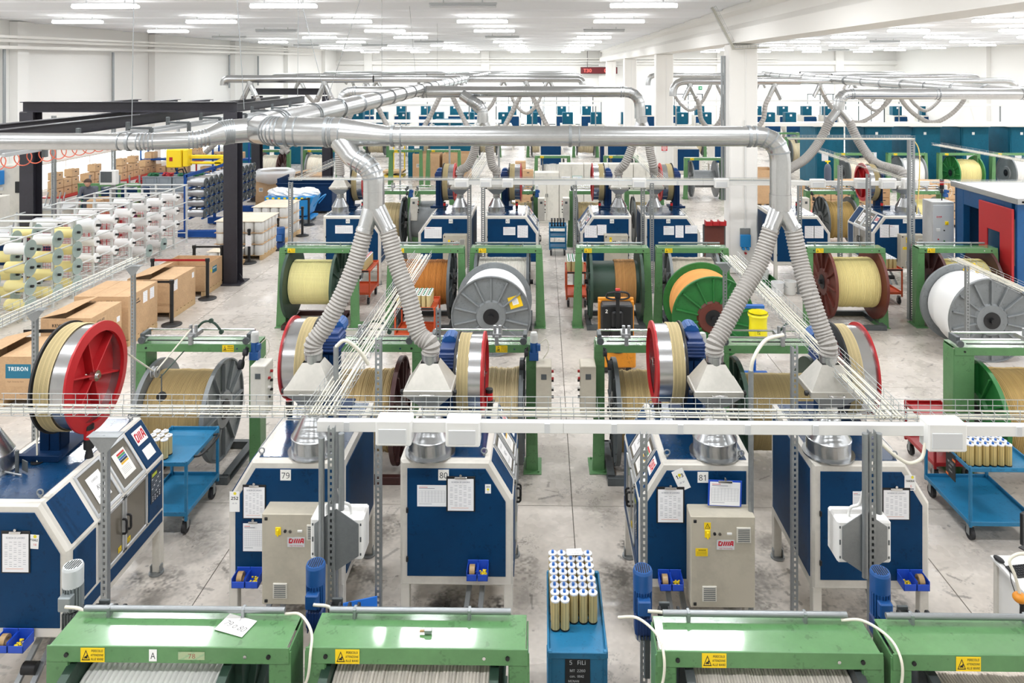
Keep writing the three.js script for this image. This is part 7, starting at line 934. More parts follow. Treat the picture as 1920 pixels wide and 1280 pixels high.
// ---------- machines far down the hall ----------
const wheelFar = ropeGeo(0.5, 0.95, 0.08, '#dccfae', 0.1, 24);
const FM = { body: ready(ext([[-0.6, 0.45], [0.6, 0.45], [0.6, 1.3], [0.38, 1.72], [-0.6, 1.72]], 1.4, 0.02).translate(0, 0, -0.7)), legs: ready(bx(0.09, 0.46, 0.09, 0, 0.23, 0)), front: ready(bx(1.0, 1.0, 0.014, -0.03, 1.12, 0.004)), cover: ready(bx(0.72, 0.78, 0.62, -0.1, 2.1, -0.75, 0.02)), plate: ready(bx(0.14, 0.14, 0.01, -0.1, 2.3, -0.434)), top: ready(bx(0.9, 0.01, 1.2, -0.12, 1.725, -0.7)) };
function farMachine(px, Z, label, cover, group = 'braiding machines far down the hall') { const o = thing('braiding_machine', label, 'machine', group, [xAt(px, Z), 0, -Z]); mk(o, 'frame', FM.body, MT.frame); for (const x of [-0.55, 0.55]) for (const z of [-0.05, -1.35]) { const l = mk(o, 'leg', FM.legs, MT.frame); l.position.set(x, 0, z); } mk(o, 'front_panel', FM.front, MT.blue); mk(o, 'top_panel', FM.top, MT.topBlue); if (cover) { mk(o, 'braider_cover', FM.cover, MT.teal); mk(o, 'cover_plate', FM.plate, MT.paper); } return o; }
farMachine(1292, 35, 'braiding machine behind the bare grey reel beside the square column', false, 'braiding machines of the third row'); farMachine(1034, 37, 'braiding machine behind the pale switch cabinets', false, 'braiding machines of the third row'); farMachine(1160, 37, 'braiding machine left of the second column', false, 'braiding machines of the third row'); farMachine(1360, 38, 'braiding machine hidden behind the square column', false, 'braiding machines of the third row');
for (const px of [670, 715, 757, 822, 880, 946, 1000, 1068, 1122, 1180, 1285, 1330, 1450, 1490]) farMachine(px, 49.5, 'white braiding machine with teal cover far down the hall, nearer far row', true);
for (const px of [655, 690, 752, 798, 853, 893, 962, 1004, 1056, 1103, 1217, 1272, 1317, 1425, 1475, 1520, 1560, 1690, 1745]) farMachine(px, 59.5, 'white braiding machine with teal cover at the back wall, farthest row', true);
// pale rails over the far rows and green stands among them
for (const [y, Z, a, b, l] of [[227, 30.5, 560, 940, 'third machine row left of the aisle'], [197, 46, 640, 1120, 'fourth machine row'], [189.5, 54, 690, 1130, 'fifth machine row'], [197, 46, 1265, 1880, 'far rows beyond the girder'], [189, 54, 1265, 1830, 'farthest rows beyond the girder']]) { const h = yAt(y, Z, (a + b) / 2), x0 = xAt(a, Z), x1 = xAt(b, Z), o = thing('busbar_trunking', 'thin pale trunking on posts over the ' + l, 'trunking', 'pale trunkings far back', [x0, 0, -Z]); mk(o, 'rail', bx(x1 - x0, 0.13, 0.08, (x1 - x0) / 2, h, 0), MT.plasticWhite); for (let k = 0; k <= 4; k++) mk(o, 'post', bx(0.07, h, 0.07, 0.1 + (x1 - x0 - 0.2) * k / 4, h / 2, -0.09), MT.zincDull); }
for (const [px, Z, l] of [[705, 45.5, 'left end'], [790, 45.5, 'before the broad teal cabin'], [915, 45.5, 'left of the aisle'], [1012, 45.5, 'at the aisle'], [1098, 45.5, 'right of the aisle'], [1300, 45.5, 'behind the near square column'], [1475, 44, 'beyond the girder'], [1500, 41, 'left of the teal enclosures']]) { const o = thing('reel_stand', 'green stand far down the hall, ' + l, 'stand', 'green stands far down the hall', [xAt(px, Z), 0, -Z]); buildPortal(o, 1.5, 1.66, { conduit: false, sign: 0 }); const r = thing('cable_reel', 'small reel in the far green stand ' + l, 'reel', 'reels far down the hall', [xAt(px, Z), 0.78, -Z - 0.3]); buildReel(r, { R: 0.7, r: 0.5, len: 1.0, mat: MT.greyDark, rope: wheelFar, detail: false }); }
// rope traverses and posts among the far machines, teal boxes and cardboard
for (const [px, Z, w, h, mat, l] of [[777, 36.5, 0.62, 2.1, MT.teal, 'tall teal cabinet behind the left far stand'], [845, 40, 2.2, 2.3, MT.teal, 'broad teal cabin behind the cardboard bins'], [840, 44, 1.6, 2.4, MT.teal, 'dark teal cabin far behind the bins'], [540, 42, 1.6, 2.4, MT.teal, 'teal cabinet behind the cream reel'], [600, 43, 1.6, 2.4, MT.teal, 'teal cabinet behind the grey flanged cream reel'], [470, 40, 1.4, 2.2, MT.teal, 'teal cabinet behind the dark steel post'], [1145, 42, 1.1, 2.1, MT.deepBlue, 'dark blue cabinet left of the second column']]) { const o = thing('tall_cabinet', l, 'cabinet', 'tall cabinets far back', [xAt(px, Z), 0, -Z]); mk(o, 'body', bx(w, h, 0.9, 0, h / 2, -0.45, 0.01), mat); mk(o, 'door', bx(w * 0.46, h - 0.15, 0.02, -w * 0.24, h / 2, 0.008), mat); mk(o, 'door', bx(w * 0.46, h - 0.15, 0.02, w * 0.24, h / 2, 0.008), mat); mk(o, 'notice', bx(0.25, 0.3, 0.006, w * 0.2, h * 0.78, 0.022), MT.paper); }
// ---------- dark steel crane frame at the left ----------
function hSection(a, b, w, h, t = 0.016) {   // an I beam from a to b
  const A = V3(a), B = V3(b), L = A.distanceTo(B), up = Math.abs(B.y - A.y) > 0.9 * L ? new THREE.Vector3(0, 0, 1) : new THREE.Vector3(0, 1, 0), m = new THREE.Matrix4().lookAt(B, A, up).setPosition(A.clone().add(B).multiplyScalar(0.5));
  return [bx(w, t, L, 0, h / 2 - t / 2, 0, 0.002), bx(w, t, L, 0, -h / 2 + t / 2, 0, 0.002), bx(t, h - 2 * t, L, 0, 0, 0, 0.002)].map(g => g.applyMatrix4(m));
}
{
  const ZF = 18.6, ZR = 30.2, XR = xAt(437, ZF), XL = xAt(58, ZF), T = 4.27, o = thing('crane_gantry', 'dark steel gantry of H posts and I beams over the yarn creels', 'frame', null);
  for (const [x, z, l] of [[XR, ZF], [XL, ZF], [xAt(482, ZR), ZR], [xAt(614, ZR), ZR]]) { const p = mk(o, 'post', hSection([x, 0.02, -z], [x, T, -z], 0.34, 0.36, 0.02), MT.steelBeam); mk(p, 'base_plate', [bx(0.6, 0.03, 0.6, x, 0.015, -z), ext([[0.17, 0], [0.3, 0], [0.17, 0.2]], 0.02, 0.002).translate(x, 0.03, -z), ext([[-0.17, 0], [-0.3, 0], [-0.17, 0.2]].reverse(), 0.02, 0.002).translate(x, 0.03, -z)], MT.steelBeam); }
  mk(o, 'front_beam', hSection([XL - 0.2, T + 0.13, -ZF], [XR + 0.1, T + 0.13, -ZF], 0.24, 0.26), MT.steelBeam); mk(o, 'rear_beam', hSection([xAt(472, ZR), T + 0.18, -ZR], [xAt(620, ZR), T + 0.18, -ZR], 0.24, 0.26), MT.steelBeam);
  for (const x of [-9.75, -10.75]) mk(o, 'runway_beam', hSection([x, T - 0.14, -11], [x, T - 0.14, -30.4], 0.2, 0.26), MT.steelBeam);
  for (const x of [-11.2, -10.1, -9.2]) mk(o, 'spreader', hSection([x, T + 0.13, -ZF - 0.14], [x, T + 0.13, -ZF - 1.9], 0.2, 0.24), MT.steelBeam);
  const r = thing('crane_rail', 'pale aluminium crane rail with trolleys under the dark frame', 'rail', null); mk(r, 'rail', [bar([-8.75, 4.0, -11.5], [-8.75, 4.0, -27], 0.07, 0.09), bar([-8.4, 4.0, -11.5], [-8.4, 4.0, -27], 0.05, 0.06)], MT.alu); for (let k = 0; k < 9; k++) mk(r, 'trolley', [bx(0.5, 0.05, 0.08, -8.6, 4.09, -12.4 - k * 1.7), bx(0.07, 0.22, 0.07, -8.35, 3.98, -12.4 - k * 1.7), bx(0.07, 0.2, 0.07, -8.85, 4.12, -12.4 - k * 1.7)], MT.greyDark);
  const pts = []; for (let t = 0; t <= 300; t++) { const a = t / 300 * Math.PI * 2 * 15, z = 11.6 + t / 300 * 4.6; pts.push([-8.75 + Math.cos(a) * 0.09, 3.82 + Math.sin(a) * 0.1, -z]); } solo('coiled_air_hose', tube(pts, 0.009, 420, 5), M('#d9694e', 0.5), 'red coiled air hose hanging from the crane rail', 'hose', null);
  const Z = 24.5, b = thing('crane_hoist', 'bright yellow hoist box with red emblem and long yellow arm', 'hoist', null, atZ(334, 296, Z)); mk(b, 'box', [bx(0.5, 0.6, 0.4, -0.06, 0, 0, 0.03), bx(0.16, 0.56, 0.36, 0.3, 0.01, -0.02, 0.02)], MT.yellow); mk(b, 'emblem', bx(0.11, 0.13, 0.006, -0.14, -0.02, 0.204), MT.red); mk(b, 'arm', [bx(1.25, 0.12, 0.14, 1.0, 0.03, -0.1, 0.02), bx(1.05, 0.08, 0.12, 0.9, -0.17, -0.1, 0.02), bar([1.2, -0.2, -0.1], [1.75, 0.05, -0.1], 0.12, 0.16), bx(0.3, 0.14, 0.16, 1.55, 0.0, -0.1, 0.02)], MT.yellow); mk(b, 'cable', [tube([[-0.1, -0.3, 0], [-0.05, -0.42, 0.02], [0.14, -0.38, 0], [0.2, -0.62, 0]], 0.022, 20, 8), tube([[0.2, -0.3, 0], [0.28, -0.48, 0], [0.3, -0.52, 0]], 0.022, 12, 8)], MT.black); mk(b, 'hanger', bar([0, 0.3, 0], [0, 1.25, 0], 0.08, 0.08), MT.alu);
}
// ---------- cardboard boxes on pallets ----------
const plankGeo = (w, d) => Array.from({ length: 6 }, (_, k) => [bx(w, 0.02, d / 8, 0, 0.12, -d / 2 + d / 12 + k * d / 6), k]);
function pallet(label, x, z, w, d) { const o = thing('wooden_pallet', label, 'pallet', 'wooden pallets', [x, 0, z]); for (const [g] of plankGeo(w, d)) mk(o, 'plank', g, MT.wood); for (const s of [-1, 0, 1]) mk(o, 'stringer', bx(0.09, 0.11, d, s * (w / 2 - 0.045), 0.055, 0), MT.wood); return o; }
function carton(label, pl, px, py, w, h, d, { open = 0, prints = [], mat = MT.kraft, top = MT.kraft, group = 'big cartons behind the queue posts' } = {}) {   // px, py: foot of the front right corner
  const f = floorAt(px, py), x = f[0] - w / 2, z = f[2] - d / 2; pallet(pl, x, z, w, d); const o = thing('cardboard_box', label, 'box', group, [x, 0.131, z]), t = 0.012;
  mk(o, 'front_wall', bx(w, h, t, 0, h / 2, d / 2 - t / 2, 0.002), mat); mk(o, 'rear_wall', bx(w, h, t, 0, h / 2, -d / 2 + t / 2, 0.002), mat); mk(o, 'side_wall', bx(t, h, d - 2 * t, w / 2 - t / 2, h / 2, 0, 0.002), mat); mk(o, 'side_wall', bx(t, h, d - 2 * t, -w / 2 + t / 2, h / 2, 0, 0.002), mat); mk(o, 'bottom', bx(w - 0.03, t, d - 0.03, 0, t / 2, 0), mat);
  if (!open) { mk(o, 'top_flap', bx(w, t, d / 2 - 0.004, 0, h + t / 2, d / 4, 0.002), top); mk(o, 'top_flap', bx(w, t, d / 2 - 0.004, 0, h + t / 2, -d / 4, 0.002), top); mk(o, 'strap', [bx(0.012, 0.004, d, -w * 0.2, h + t + 0.002, 0), bx(0.012, 0.004, d, w * 0.2, h + t + 0.002, 0)], MT.kraft); }
  else if (open === 1) { mk(o, 'top_flap', bx(w * 0.5, t, d, w * 0.25, h + t / 2, 0, 0.002), top); mk(o, 'top_flap', bx(w * 0.52, t, d * 0.98, 0, 0, 0).translate(w * 0.26, 0, 0).rotateZ(0.22).translate(-w / 2, h + 0.005, 0), top); }
  for (const [c, face, u, v, cw, ch, tilt = 0] of prints) { const g = decal(c, cw, ch, 0.0015); g.rotateZ(tilt); if (face === 'r') g.rotateY(Math.PI / 2).translate(w / 2, v * h, -u * d); else g.translate(u * w, v * h, d / 2); mk(o, 'print', g, PRINT, null, true); }
  return o;
}
const KV = CELL.kevlar, KS = CELL.kevlarSide, SH = CELL.sheet;
carton('large carton printed KEVLAR with two green straps', 'wooden pallet under the strapped carton', 241, 650, 1.06, 0.82, 1.08, { prints: [[KV, 'f', -0.02, 0.86, 0.66, 0.2], [KS, 'r', -0.25, 0.82, 0.34, 0.12], [SH, 'r', 0.06, 0.8, 0.16, 0.22], [SH, 'r', 0.3, 0.8, 0.16, 0.22]] });
carton('carton printed KEVLAR with a lifted flap beside the red wheel', 'wooden pallet under the carton beside the red wheel', 171, 699, 0.9, 0.82, 0.95, { open: 1, prints: [[KV, 'f', 0, 0.84, 0.6, 0.18], [KS, 'r', -0.2, 0.84, 0.34, 0.12], [CELL.table, 'r', 0.38, 0.66, 0.1, 0.1]] });
carton('plain tall carton with crooked open flaps behind the strapped one', 'wooden pallet under the tall plain carton', 325, 597, 1.0, 0.7, 1.02, { open: 1, prints: [[SH, 'r', -0.4, 0.8, 0.16, 0.22], [SH, 'r', 0.38, 0.8, 0.1, 0.12]] });
carton('open empty carton with blue TRIRON mark behind the red belt', 'wooden pallet under the open empty carton', 384, 556, 1.1, 0.6, 0.95, { open: 2, prints: [[CELL.trironLogo, 'r', 0.0, 0.6, 0.34, 0.22]] });
carton('carton with teal TRIRON print at the left edge', 'wooden pallet under the carton with teal print', 66, 764, 1.1, 0.66, 0.9, { open: 1, prints: [[CELL.triron, 'f', 0.26, 0.58, 0.42, 0.36], [CELL.korea, 'f', 0.36, 0.12, 0.22, 0.04]] });
// queue posts with belts
const qGeo = { base: ready(lathe([[0.001, 0], [0.2, 0], [0.2, 0.02], [0.14, 0.04], [0.03, 0.05], [0.001, 0.05]], 28)), pole: ready([cyl(0.038, 0.038, 0.85, 0, 0.47, 0, 'y', 16), cyl(0.046, 0.046, 0.08, 0, 0.9, 0, 'y', 16), bx(0.09, 0.05, 0.05, 0, 0.9, 0)]) };
const Q = [[322, 609, 'beside the strapped carton'], [389, 560, 'before the open empty carton'], [416, 530, 'beside the dark steel post base'], [467, 493, 'with paper sign before the white pallet load'], [521, 468, 'at the corner of the white pallet load'], [567, 442, 'before the white cones'], [579, 422, 'before the blue trolley'], [286, 560, 'holding the red belt end'], [364, 530, 'behind the open empty carton'], [506, 430, 'left of the blue trolley']].map(([px, py, l]) => { const p = floorAt(px, py), o = thing('queue_post', 'black belt queue post ' + l, 'post', 'black queue posts', p); mk(o, 'base', qGeo.base, MT.black); mk(o, 'pole', qGeo.pole, MT.black); return p; });
for (const [a, b, m, l] of [[7, 1, MT.red, 'red queue belt before the open empty carton'], [8, 2, MT.black, 'black queue belt beside the dark steel post'], [9, 6, MT.black, 'black queue belt before the blue trolley']]) solo('queue_belt', bar([Q[a][0], 0.9, Q[a][2]], [Q[b][0], 0.9, Q[b][2]], 0.004, 0.05, 0.001), m, l, 'belt', 'queue belts');
solo('queue_belt', bar([Q[0][0] - 0.6, 0.9, Q[0][2]], [Q[0][0], 0.9, Q[0][2]], 0.004, 0.05, 0.001), MT.black, 'short black queue belt beside the strapped carton', 'belt', 'queue belts'); solo('queue_belt', bar(atZ(44, 621, 12.6), atZ(112, 620, 12.6), 0.004, 0.06, 0.001), MT.black, 'black queue belt behind the carton with teal print', 'belt', 'queue belts');
sheet('white paper sign on a queue post before the white pallet load', [Q[3][0], 0.62, Q[3][2] + 0.04], 0.16, 0.3, CELL.sheet, 0, 'paper_sheet', 'papers on queue posts');
// ---------- yarn creels ----------
const spoolGeo = { disc: ready([cyl(0.19, 0.19, 0.012, 0.0, 0, 0, 'x', 26)]), hub: ready([cyl(0.03, 0.03, 0.07, 0.03, 0, 0, 'x', 10)]), yarn: ready(hardLathe([[0.03, -0.5], [0.125, -0.5], [0.125, -0.02], [0.03, -0.02]], 24, 'x')), wrap: ready(lathe([[0.13, -0.56], [0.16, -0.5], [0.16, -0.04], [0.13, 0]], 22, 'x')) };
const yarnYellow = M('#ecdf9c', 0.7), yarnWhite = M('#f2f2f0', 0.65);
function spool(label, p, yarn, { disc = true, wrap = false, s = 1, group }) { const o = thing('yarn_spool', label, 'spool', group, p); o.scale.setScalar(s); mk(o, 'yarn', spoolGeo.yarn, yarn); if (disc) mk(o, 'disc', spoolGeo.disc, MT.disc); mk(o, 'hub', spoolGeo.hub, MT.black); if (wrap) mk(o, 'film', spoolGeo.wrap, MT.clear); return o; }
{
  const X0 = -12.9, X1 = -11.0, h = 1.8, bays = [14.6, 15.7, 16.6, 17.3, 18.1, 18.9, 19.7, 20.5, 21.3, 22.1, 22.9], racks = [[0, 3, 'with yellow yarn spools'], [3, 6, 'with film wrapped and white spools'], [6, 10, 'with white spools beside the steel bobbin rack']];
  for (const [a, b, l] of racks) {
    const o = thing('yarn_creel', 'pale steel creel frame ' + l, 'creel', 'yarn creels');
    for (let k = a; k <= b; k++) { const z = -bays[k] - (k === a && a ? 0.09 : 0); for (const x of [X0, (X0 + X1) / 2, X1]) mk(o, 'upright', [bx(0.05, h, 0.05, x, h / 2, z, 0.004), bx(0.1, 0.012, 0.1, x, 0.006, z)], MT.rail); mk(o, 'cross_bar', [rod([X0, h - 0.02, z], [X1, h - 0.02, z], 0.02)], MT.rail); mk(o, 'cross_bar', [rod([X0, 0.3, z], [X1, 0.3, z], 0.016)], MT.rail); }
    for (const y of [h - 0.02, 1.25, 0.72, 0.12]) for (const x of y > 1.7 ? [X0, X1] : [X1]) mk(o, 'long_rail', rod([x, y, -bays[a] - (a ? 0.09 : 0)], [x, y, -bays[b]], 0.018), MT.rail);
    if (a) for (let k = a; k < b; k++) { const l = []; for (let i = 0; i < 9; i++) l.push(rod([X0 + 0.1, 0.3 + i * 0.14, -bays[k] - 0.4], [X1 - 0.2, 0.3 + i * 0.14, -bays[k] - 0.4], 0.004, 4)); for (let i = 0; i < 14; i++) l.push(rod([X0 + 0.1 + i * 0.12, 0.3, -bays[k] - 0.4], [X0 + 0.1 + i * 0.12, 1.45, -bays[k] - 0.4], 0.004, 4)); const m = mk(o, 'red_grid', l, MT.meshRed); m.userData.kind = 'stuff'; }
  }
  bays.forEach((z, k) => { for (let j = 0; j < 4; j++) for (let c = 0; c < (k < 4 ? 2 : 2); c++) { if (k === 10) continue; if (k > 3 && j === 0 && rnd() < 0.4) continue; const y = 0.32 + j * 0.4, x = X1 + 0.08 - c * 0.95, p = [x, y, -z - 0.06]; const wrapped = (k === 0 && j < 3) || (k === 4 && j === 3); const yel = k < 4 && !(j === 3 && k < 3) && !wrapped; spool(wrapped ? 'film wrapped pale spool on the creels' : yel ? 'yellow yarn spool with grey disc on the creels' : k < 4 ? 'white yarn spool with grey disc on the creel of yellow spools' : 'white yarn spool on the far creels', p, yel ? yarnYellow : yarnWhite, { disc: k < 4 || (j < 1), wrap: wrapped, s: wrapped ? 1.15 : k < 4 ? 1 : 0.92, group: wrapped ? 'film wrapped spools' : yel ? 'yellow yarn spools' : k < 4 ? 'white spools with discs' : 'white spools on the far creels' }); } });
}
// rack of steel bobbins
{
  const X = -10.75, z0 = 23.5, n = 12, o = thing('bobbin_rack', 'long blue rack stacked with steel bobbins', 'rack', null), L = n * 0.36;
  for (let j = 0; j < 4; j++) mk(o, 'shelf_rail', [bar([X - 0.05, 0.62 + j * 0.32, -z0], [X - 0.05, 0.62 + j * 0.32 + 0.001, -z0 - L], 0.05, 0.05), bar([X - 0.45, 0.62 + j * 0.32, -z0], [X - 0.45, 0.621 + j * 0.32, -z0 - L], 0.05, 0.05)], MT.rackBlue);
  for (const z of [z0 + 0.05, z0 + L / 2, z0 + L]) mk(o, 'upright', [bx(0.08, 2.0, 0.08, X - 0.6, 1.0, -z), bx(1.4, 0.2, 0.2, X - 0.1, 0.14, -z), bx(0.1, 0.04, 0.1, X + 0.45, 0.02, -z)], MT.rackBlue); mk(o, 'top_rail', bar([X - 0.6, 1.96, -z0], [X - 0.6, 1.961, -z0 - L], 0.08, 0.1), MT.rackBlue);
  const g = { drum: ready(cyl(0.125, 0.125, 0.55, -0.27, 0, 0, 'x', 22)), rim: ready(hardLathe([[0.03, 0], [0.145, 0], [0.155, 0.01], [0.155, 0.03], [0.12, 0.035], [0.1, 0.012], [0.03, 0.012]], 26, 'x')), hub: ready(cyl(0.045, 0.04, 0.04, 0.03, 0, 0, 'x', 14)) };
  const b = thing('steel_bobbin', 'steel bobbin with dark rim on the long blue rack', 'bobbin', 'steel bobbins on the blue rack', [X, 0.78, -z0 - 0.1]); mk(b, 'drum', g.drum, MT.steel); mk(b, 'rim', g.rim, MT.greyDark); mk(b, 'hub', g.hub, MT.chrome); for (let i = 0; i < n; i++) for (let j = 0; j < 4; j++) if (i + j) dup(b, [X, 0.78 + j * 0.32, -z0 - 0.16 - i * 0.36], 0);
}
// ---------- pallet loads, trolley, skip ----------
function crumpled(r) { const g = new THREE.IcosahedronGeometry(r, 3), p = g.attributes.position, a = rr(0, 9); for (let i = 0; i < p.count; i++) { const x = p.getX(i) / r, y = p.getY(i) / r, z = p.getZ(i) / r, k = 1 + 0.13 * Math.sin(7 * x + a) * Math.sin(6 * z + 2 * a) + 0.1 * Math.sin(11 * y + 8 * x + a); p.setXYZ(i, x * r * k * 1.15, y * r * k * 0.55, z * r * k); } g.computeVertexNormals(); return ni(g); }
{
  const boardTop = M('#e4d6c0', 0.8, 0, { map: kraftTex }), cone = ready(lathe([[0.001, 0], [0.13, 0], [0.13, 0.26], [0.12, 0.3], [0.001, 0.3]], 16)), f = floorAt(487, 488);
  const place = (x, z, nx, nz, ny, l, gl) => { pallet('wooden pallet under ' + l, x + nx * 0.135 - 0.13, z - nz * 0.135 + 0.13, nx * 0.27, nz * 0.27); let o = null; for (let y = 0; y < ny; y++) for (let i = 0; i < nx; i++) for (let j = 0; j < nz; j++) { if (i > 0 && i < nx - 1 && j > 0 && j < nz - 1 && y < ny - 1) continue; const p = [x + i * 0.27, 0.132 + y * 0.318, z - j * 0.27]; if (!o) { o = thing('yarn_cone', gl, 'cone', gl, p); mk(o, 'winding', cone, MT.plasticWhite); } else dup(o, p, 0); } for (let y = 1; y <= ny; y++) solo('layer_board', bx(nx * 0.27 + 0.02, 0.014, nz * 0.27 + 0.02, x + (nx - 1) * 0.135, 0.132 + y * 0.318 - 0.009, z - (nz - 1) * 0.135), y === ny ? boardTop : MT.kraft, 'thin board layer in ' + l, 'board', 'layer boards of ' + l); };
  place(f[0] - 1.15, f[2] - 0.15, 5, 5, 3, 'the white pallet load behind the dark post', 'white wrapped cone in the pallet load behind the dark post'); const g = floorAt(536, 455); place(g[0] - 0.95, g[2] - 0.2, 4, 5, 3, 'the rear white pallet load', 'white yarn cone of the rear pallet load'); const h = floorAt(450, 503); place(h[0] - 0.75, h[2] - 0.1, 3, 2, 1, 'the low white load', 'white wrapped cone of the low load'); 
  const t = floorAt(598, 416), o = thing('tipping_trolley', 'bright blue tipping trolley with striped edge and white waste bags', 'trolley', null, [t[0] - 0.9, 0, t[2]]); mk(o, 'tub', ext([[-0.85, 0.3], [0.6, 0.3], [0.85, 0.95], [-0.85, 0.95]], 0.9, 0.01), M('#1e86c8', 0.45)); mk(o, 'warning_stripe', Array.from({ length: 8 }, (_, k) => bx(0.09, 0.06, 0.006, -0.75 + k * 0.2, 0.9, 0.455)), MT.safetyYellow); mk(o, 'frame', [bx(1.5, 0.08, 0.8, 0, 0.2, 0), tube([[0.8, 0.6, 0.3], [1.05, 0.9, 0.3], [1.05, 0.9, -0.3], [0.8, 0.6, -0.3]], 0.02, 20, 8)], M('#1e86c8', 0.45)); for (const x of [-0.6, 0.6]) for (const z of [-0.35, 0.35]) mk(o, 'wheel', cyl(0.1, 0.1, 0.06, x, 0.1, z, 'z', 16), MT.zincDull); [[-0.5, 0], [0.1, 0.1], [0.5, -0.1]].forEach(([x, z]) => solo('waste_bag', crumpled(0.34), MT.film, 'white waste bag heaped on the blue tipping trolley', 'bag', 'white bags on the trolley', [t[0] - 0.9 + x, 1.02, t[2] + z]));
  const s = floorAt(625, 395), k = thing('waste_skip', 'dark blue steel skip behind the tipping trolley', 'skip', null, [s[0] - 0.9, 0, s[2]]); mk(k, 'shell', [bx(2.0, 1.0, 0.05, 0, 0.6, 0.6), bx(2.0, 1.0, 0.05, 0, 0.6, -0.6), bx(0.05, 1.0, 1.2, 1, 0.6, 0), bx(0.05, 1.2, 1.2, -1, 0.7, 0), bx(2, 0.05, 1.2, 0, 0.12, 0)], MT.deepBlue); mk(k, 'rim', [bx(2.1, 0.06, 0.06, 0, 1.1, 0.62), bx(0.06, 0.06, 1.3, 1.02, 1.1, 0)], MT.deepBlue);
  const c = floorAt(548, 386), w = 1.3; carton('tall carton with crumpled plastic liner beside the dark post', 'wooden pallet under the lined carton', 536, 386, 1.2, 1.0, 0.9, { open: 2, group: 'cartons far left', prints: [[CELL.barcode, 'f', -0.32, 0.5, 0.15, 0.15]] }); solo('plastic_liner', lathe([[0.5, 0.1], [0.72, 0.2], [0.8, 0.5], [0.74, 0.62], [0.62, 0.55]], 7), MT.clear, 'crumpled clear plastic liner over the tall carton', 'liner', null, [floorAt(536, 386)[0] - 0.6, 0.75, floorAt(536, 386)[2] - 0.45]);
}
